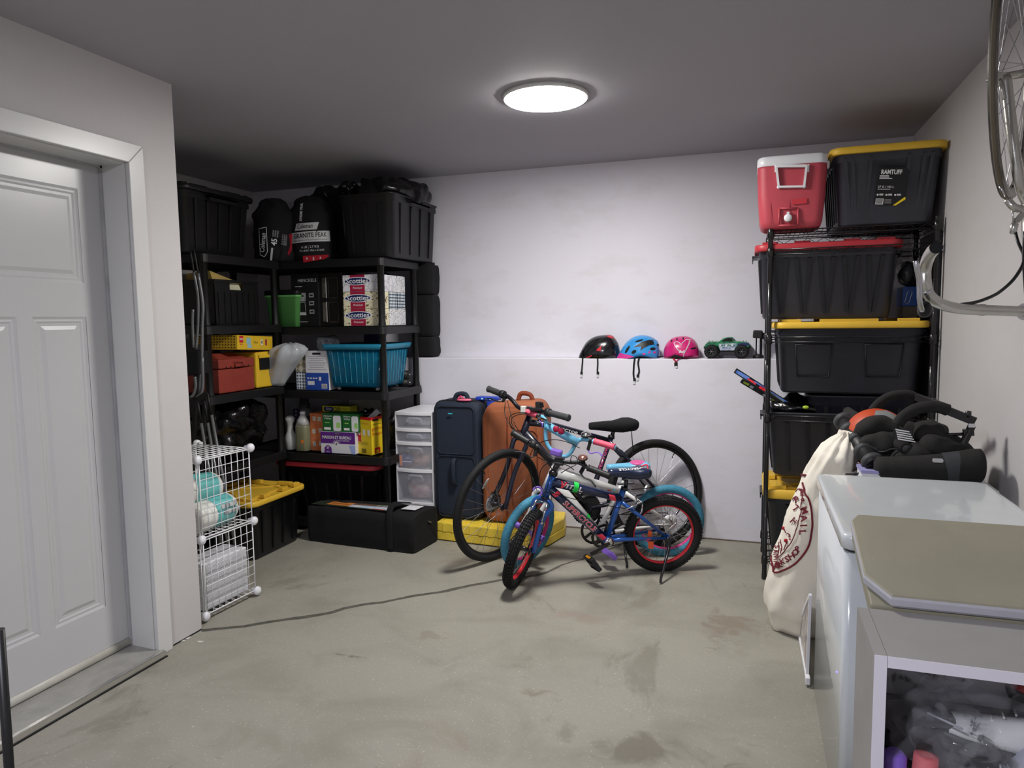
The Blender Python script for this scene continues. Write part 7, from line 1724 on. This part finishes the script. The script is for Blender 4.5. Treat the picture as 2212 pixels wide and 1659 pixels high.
lump('padded_body', q(760, 590, 3.12), (.11, .05, .055), m_foam, cr2, k=9, a=.02, seed=115); lump('padded_body', q(760, 800, 3.06), (.10, .05, .06), m_foam, cr2, k=9, a=.02, seed=116); lump('padded_body', q(1130, 640, 3.1), (.10, .06, .05), m_foam, cr2, k=9, a=.02, seed=117)
# tube with rubber cradles
a, b_ = q(240, 450, 3.28), q(650, 1040, 2.95); b_.z = max(b_.z, ZB + .03)
MB().tube([a, b_], [.031, .036], 16).build('cradle_tube', m_blkp, cr2)
for k in range(5):
    c = a.lerp(b_, .04 + .22 * k); d = (b_ - a).normalized()
    MB().lathe([(.033, -.014), (.042, -.010), (.042, .010), (.033, .014)], c, d, 18).bar(c + V((0.0, -.015, .030)), c + V((.075, -.03, .004)), .022, .010).build('rubber_cradle', mat('rubber_grey', (58, 60, 62), .6, var=.05), cr2)
a2, b2 = q(290, 335, 3.30), q(450, 450, 3.22); MB().tube([a2, b2, q(600, 560, 3.2)], [.019, .021, .014], 14).build('foam_handle', m_foam, cr2)
a3, b3 = q(850, 690, 3.08), q(1040, 815, 2.96); MB().tube([a3, b3], .024, 16).build('foam_handle', m_foam, cr2); MB().lathe([(.017, 0), (.017, .003), (.004, .004)], b3, b3 - a3, 14).build('end_cap', mat('rubber_grey', (58, 60, 62)), cr2)
for pts, rr_, yy in ((((590, 395), (620, 320), (700, 230), (800, 165), (930, 130), (1060, 130), (1150, 165)), .0185, 3.25), (((925, 510), (980, 430), (1080, 350), (1200, 300), (1350, 280), (1480, 300), (1560, 330)), .022, 3.02)):
    MB().tube(smooth_curve([q(x, y, yy) for x, y in pts], 5), rr_, 14).build('foam_arc', m_foam, cr2)
for A_, B_, yy in (((590, 430), (612, 380), 3.25), ((890, 640), (945, 540), 3.02)): MB().bar(q(*A_, yy), q(*B_, yy), .012, .02, up=(0, 1, 0)).build('steel_insert', m_blkm, cr2)
MB().bar(q(1130, 150, 3.25), q(1560, 300, 3.12), .022, .026).build('frame_bar', m_blkp, cr2); MB().bar(q(1540, 325, 3.02), q(1900, 470, 3.0), .026, .030).build('frame_bar', m_blkp, cr2)
MB().bar(q(1860, 520, 3.0), q(1720, 810, 2.98), .022, .016).build('frame_bar', m_blkp, cr2); MB().tube([q(1360, 640, 3.05), q(1780, 625, 3.0)], .006, 8).build('cross_rod', m_blkm, cr2)
MB().bar(q(1750, 610, 3.0), q(1880, 600, 3.0), .018, .026).lathe([(.004, -.01), (.010, -.01), (.010, .012), (.004, .014)], q(1815, 380, 3.0), (0, 0, 1), 10).lathe([(.004, -.01), (.009, -.01), (.009, .012), (.004, .014)], q(1385, 215, 3.2), (0, 0, 1), 10).build('clamp_knob', m_blkm, cr2)
MB().box(q(1855, 518, 2.985), (.022, .006, .014)).build('steel_clip', m_chr, cr2)
Mw = frame3(q(1020, 640, 2.975), (1, 0, -.15), (.35, .3, 1)); decal(Mw, .062, .045, m_blkp, cr2, 'brand_patch', poly=[(-.035, -.022), (.030, -.022), (.020, .022), (-.045, .022)]); [decal(Mw, 0, 0, m_ink, cr2, 'white_print', z=.0006, poly=[(-.036 + .003 * k, .018 - .0085 * k), (.012 + .006 * k, .018 - .0085 * k - .001), (.014 + .006 * k, .013 - .0085 * k), (-.034 + .003 * k, .0125 - .0085 * k)]) for k in range(5)]
for x, y in ((630, 520), (730, 630)): MB().bar(q(x - 20, y - 5, 3.08), q(x + 30, y + 8, 3.08), .008, .012).build('warning_tag', m_pr, cr2)
MB().tube(smooth_curve([q(290, 1130, 3.06), q(420, 1125, 3.0), q(520, 1080, 2.95), q(590, 1020, 2.93)], 4), .010, 6, flat=.3).build('webbing_strap', m_fab, cr2)
MB().tube(smooth_curve([q(680, 850, 3.0), q(760, 850, 2.98), q(850, 815, 2.98), q(940, 820, 2.97)], 4), .0035, 5).build('cord', m_inkk, cr2)
decal(frame3(q(1430, 958, 2.868), (1, 0, 0), (0, 0, 1)), .034, .014, m_pr, cr2, 'grey_tag', z=.004, r=.005)
c = W(1893, 930, y=3.20); c.z = .801 + .122
bl = thing('ball', 'orange and grey ball behind the padded bicycle carrier', 'ball', c)
MB().ball(c, .122, None, 32, 20).build('ball_shell', mat('ball_orange', (188, 72, 38), .5, var=.03), bl)
mb = MB(); vs = []
for i_ in range(9):
    for j_ in range(9):
        la, lo = math.radians(8 + 66 * i_ / 8), math.radians(-62 + 75 * j_ / 8); vs.append(c + V((math.cos(la) * math.sin(lo + .5 + .3), -math.cos(la) * math.cos(lo + .5 + .3), math.sin(la))) * .1235)
mb.add(vs, [(a * 9 + b, a * 9 + b + 1, a * 9 + b + 10, a * 9 + b + 9) for a in range(8) for b in range(8)], True); mb.build('grey_panel', mat('ball_grey', (140, 142, 142), .5), bl)
bx2 = carton('lidded_tub', 'small white tub with a lilac lid beside the sack mouth', (.405, 2.90, .8005), (.50, 3.02, .835), m_card, 'box'); MB().bb((.402, 2.897, .835), (.503, 3.023, .846)).build('lid', mat('lilac_lid', (160, 158, 206), .4), bx2)

# ================================================================== SHOES AND PLASTIC IN THE CABINET
def shoe(name, lab, c, rz, L, m, sole, tilt=0.0, group=None, h=.09):
    M = Matrix.Translation(c) @ Matrix.Rotation(rz, 4, 'Z') @ Matrix.Rotation(tilt, 4, 'Y')
    t = thing(name, lab, 'shoe', M=M); mb = MB(); rings = []
    st = [(-.5, .028, .0, .055), (-.47, .036, .0, .075), (-.36, .040, .0, .095), (-.22, .038, 0, .09), (-.05, .040, 0, .074), (.12, .046, 0, .060), (.28, .046, 0, .048), (.42, .038, 0, .036), (.49, .022, 0, .022)]
    for u, hw, z0, z1 in st:
        rings.append([M @ V((u * L, hw * L / .28 * math.cos(a), .018 + (z1 * h / .09 - .018) * max(0, math.sin(a)) ** .7)) for a in [PI * k / 12 for k in range(13)]])
    mb.loft(rings).build('upper', m, t)
    MB().loft([[M @ V((u * L * 1.03, (hw + .003) * L / .28 * s, z)) for u, hw, _, _ in st for s in (1,)] + [M @ V((u * L * 1.03, -(hw + .003) * L / .28, z)) for u, hw, _, _ in reversed(st)] for z in (0, .02)]).build('sole', sole, t)
    mb = MB()
    for k in range(4): u = -.02 + .07 * k; mb.tube([M @ V((u * L, s * .022, (.082 - .05 * k / 4) * h / .09 + .003)) for s in (-.5, -.2, .2, .5)], .0022, 5)
    mb.build('laces', m_white, t); return t
SZ = .461
m_shw = mat('shoe_white', (214, 216, 216), .5, var=.03, scale=20); m_mauve = mat('shoe_mauve', (176, 132, 140), .6, var=.05); m_shr = mat('shoe_red', (204, 40, 44), .4, var=.03)
shoe('sneaker', 'white sneaker with black lines at the cabinet mouth', (.47, 1.535, SZ), 2.95, .27, m_shw, m_inkk)
shoe('sneaker', 'white sneaker lying on top of the nearest white sneaker', (.50, 1.60, SZ + .085), 3.0, .26, m_shw, m_inkk, tilt=-.12)
shoe('sneaker', 'mauve sneaker at the right of the white sneakers', (.66, 1.54, SZ + .02), 2.5, .24, m_mauve, m_mauve)
shoe('sneaker', 'red shoe at the back right of the cabinet, on top of a black shoe', (.63, 1.60, SZ + .20), 3.0, .25, m_shr, m_inkk)
shoe('sneaker', 'black shoe directly under the red shoe in the cabinet', (.66, 1.61, SZ + .105), 3.05, .25, m_inkk, m_inkk)
shoe('sneaker', 'black shoe at the back of the cabinet behind the white sneakers', (.42, 1.625, SZ), 3.1, .26, m_inkk, m_inkk)
shoe('sneaker', 'pale grey shoe leaning toe down at the right of the cabinet', (.58, 1.545, SZ + .09), 3.0, .22, mat('shoe_grey', (176, 178, 190), .5, var=.04), m_white, tilt=.55)
for x, m, l in ((.262 + .020, m_pur, 'purple foam tube standing at the left of the cabinet mouth'), (.262 + .075, mat('salmon_foam', (206, 108, 112), .6), 'salmon pink foam tube beside the purple one')):
    o = MB().tube([(x + .002, 1.50, SZ), (x, 1.50, SZ + .03), (x + .004, 1.505, W(1925 if m is m_pur else 1970, 1630, y=1.5).z), (x + .004, 1.505, W(1925, 1622, y=1.5).z)], [.024, .024, .022, .012], 18).build('foam_tube', m); tag(o, l, 'foam tube')
m_film2 = mat('clear_film', (200, 200, 206), .06, var=0, alpha=.09, coat=1.0)
def film(name, lab, c, r, seed, **k):
    o = lump(name, c, r, m_film2, k=k.get('k', 13), a=k.get('a', .05), seed=seed, seg=64, rings=44, ridge=.055); tag(o, lab, 'plastic bag'); return o
film('clear_bag', 'crumpled clear plastic bag filling the middle of the cabinet', (.46, 1.575, .64), (.15, .085, .10), 120)
film('clear_bag', 'crumpled clear plastic bag behind the foam tubes', (.37, 1.56, .57), (.09, .08, .08), 124, k=14, a=.03)
o = lump('dark_shoe_pile', (.35, 1.615, SZ + .085), (.08, .045, .07), m_inkk, k=12, a=.015, seed=130); tag(o, 'black rubber boots heaped at the back left of the cabinet', 'boots')
o = MB().bb((.257, 1.650, .565), (.60, 1.667, .60)).build('brown_strip', mat('brown_wood', (62, 54, 48), .6)); tag(o, 'dark brown strip fixed along the back of the cabinet', 'strip'); 
o = MB().tube([W(1918, 1527, y=1.64), W(1990, 1540, y=1.64)], .004, 6).tube([W(2003, 1540, y=1.58), W(2080, 1575, y=1.54)], .0025, 5).build('clear_rod', mat('clear_rod', (170, 172, 178), .1)); tag(o, 'thin shiny rod across the cabinet opening', 'rod')

# ================================================================== ROAD BICYCLE HANGING AT TOP RIGHT
m_ali = mat('brushed_aluminium', (196, 194, 186), .28, metal=.9, var=.06, scale=20, bump=.2, bscale=200)
m_gum = mat('gum_wall', (104, 96, 80), .7, var=.08); m_rimal = mat('worn_rim', (128, 126, 120), .35, metal=.8, var=.12, scale=30)
hb = thing('road_bicycle', 'silver road bicycle hanging on the right wall, front wheel up, drop bars below', 'bicycle', (.7, 1.9, 1.2))
C = W(2187, 163, d=1.93); Rw = .335
up_ = V((0, 0, 1)); vd = (C - CAMP); vd.z = 0; vd.normalize(); side = vd.cross(up_)
nW = (side * .955 + vd * -.135).normalized() if False else (side * 1.0 - vd * .125 + up_ * 0.0).normalized()
whl = wheel(hb, C, nW, Rw, .0060, m_gum, m_rimal, m_ali, 28, 'front_wheel', .0105, rimdeep=.020)
mb = MB()
for k in range(28):
    t = 2 * PI * k / 28 + .1; a_, b2_ = basis(nW); d = a_ * math.cos(t) + b2_ * math.sin(t); mb.ball(C + d * (Rw - .034), .0035, seg=8, rings=5)
mb.build('spoke_nipple', mat('nipple_dark', (60, 58, 54), .4, metal=.6, var=0), whl)['kind'] = 'stuff'
ax = nW; crown = W(2222, 440, d=1.86)
mb = MB()
for s, (px, py) in ((-1, (2172, 165)), (1, (2300, 165))):
    e = W(px, py, d=1.84) if s < 0 else C + ax * .06
    pts = [e, W(2178, 215, d=1.835), W(2188, 300, d=1.83), W(2199, 375, d=1.835), W(2208, 415, d=1.845), crown] if s < 0 else [e, e.lerp(crown, .5) + ax * .02, crown + ax * .03, crown]
    mb.tube(smooth_curve(pts, 4), [.008] * 4 + [.010] * 4 + [.0125] * 4 + [.015] * 4 + [.017] * 20 if False else .0135, 12)
mb.tube([crown, W(2228, 560, d=1.83)], .018, 14); mb.build('fork', m_ali, hb)
e = W(2168, 164, d=1.84); MB().lathe([(.006, -.02), (.012, -.018), (.012, -.008), (.005, -.006), (.005, .03)], e, ax, 14).bar(e + V((0, 0, .0)), e + V((.0, 0, -.045)), .010, .006).box(e + V((-.008, 0, 0)), (.022, .018, .016)).build('quick_release', m_ali, hb)
MB().tube(smooth_curve([e + V((-.004, 0, -.01)), W(2163, 190, d=1.83), W(2170, 215, d=1.83)], 5), .005, 7).build('release_lever', m_ali, hb)
MB().tube(smooth_curve([W(2176, 432, d=1.83), W(2190, 447, d=1.82), W(2212, 452, d=1.82), W(2235, 440, d=1.82)], 5), .010, 10).tube(smooth_curve([W(2176, 432, d=1.83), W(2181, 442, d=1.83), W(2198, 455, d=1.82)], 4), .007, 8).build('brake_caliper', m_ali, hb)
MB().tube([W(2160, 402, d=1.83), W(2172, 425, d=1.83)], .003, 6).tube([W(2185, 440, d=1.83), W(2190, 482, d=1.82)], .0022, 6).build('brake_arm', m_steel, hb)
MB().lathe([(.004, -.022), (.008, -.020), (.009, .004), (.006, .006), (.006, .016), (.003, .018)], W(2191, 487, d=1.82), V((.1, 0, 1)), 12).bar(W(2196, 478, d=1.82), W(2214, 455, d=1.82), .008, .012).build('cable_adjuster', m_ali, hb)
MB().tube(smooth_curve([W(2193, 500, d=1.82), W(2200, 525, d=1.80), W(2212, 552, d=1.78), W(2222, 590, d=1.74)], 5), .0038, 7).build('cable', m_cab, hb)
MB().tube(smooth_curve([W(2213, 558, d=1.72), W(2207, 577, d=1.70), W(2190, 603, d=1.68), W(2167, 625, d=1.66), W(2145, 639, d=1.64), W(2110, 652, d=1.62), W(2074, 658, d=1.60)], 5), .0038, 7).build('cable', m_cab, hb)
MB().tube(smooth_curve([W(2214, 500, d=1.75), W(2211, 560, d=1.74), W(2216, 640, d=1.72)], 5), .0035, 7).build('cable', m_cab, hb)
bar = [W(2240, 674, d=1.66), W(2212, 673, d=1.655), W(2160, 671, d=1.64), W(2110, 669, d=1.62), W(2075, 667, d=1.60), W(2045, 661, d=1.57), W(2020, 650, d=1.54), W(2005, 634, d=1.53), W(1999, 612, d=1.52), W(1998, 585, d=1.52), W(2003, 562, d=1.50), W(2012, 545, d=1.46), W(2022, 535, d=1.425)]
cb3 = smooth_curve(bar, 5); MB().tube(cb3, .0122, 18, cap=False).build('handlebar', m_ali, hb)
pe, pd = cb3[-1], (cb3[-1] - cb3[-3]).normalized(); MB().lathe([(.0122, 0), (.0125, .001), (.0105, .001), (.0105, -.02), (.001, -.021)], pe, pd, 20, cap=True).build('bar_mouth', m_vent, hb)
MB().lathe([(.0125, -.008), (.013, -.007), (.013, .007), (.0125, .008)], W(2121, 669.5, d=1.628), W(2160, 671, d=1.64) - W(2110, 669, d=1.62), 20).build('tape_band', m_inkk, hb)
MB().lathe([(.0125, -.004), (.0130, -.003), (.0130, .003), (.0125, .004)], W(2000, 628, d=1.525), W(1999, 612, d=1.52) - W(2005, 634, d=1.53), 20).build('clamp_ring', m_steel, hb)
hd = W(1998, 655, d=1.50); lump('lever_hood', W(1996, 668, d=1.52), (.013, .02, .018), m_inkk, hb, k=20, a=.002, seg=20, rings=12)
MB().tube(smooth_curve([W(1992, 672, d=1.50), W(1987, 650, d=1.48), W(1986, 610, d=1.47), W(1981, 580, d=1.46), W(1978, 563, d=1.46)], 5), .0055, 8, flat=.6).build('brake_lever', m_steel, hb)
MB().tube([W(2212, 673, d=1.655), W(2250, 674, d=1.67)], .020, 16).tube([W(2238, 674, d=1.665), W(2230, 560, d=1.80)], .014, 12).build('stem', m_chr, hb)
MB().tube([W(2228, 560, d=1.83), V((.86, 1.80, 1.30))], .017, 12).tube([W(2225, 470, d=1.86), V((.87, 2.10, 1.95))], .014, 12).build('frame', m_ali, hb)
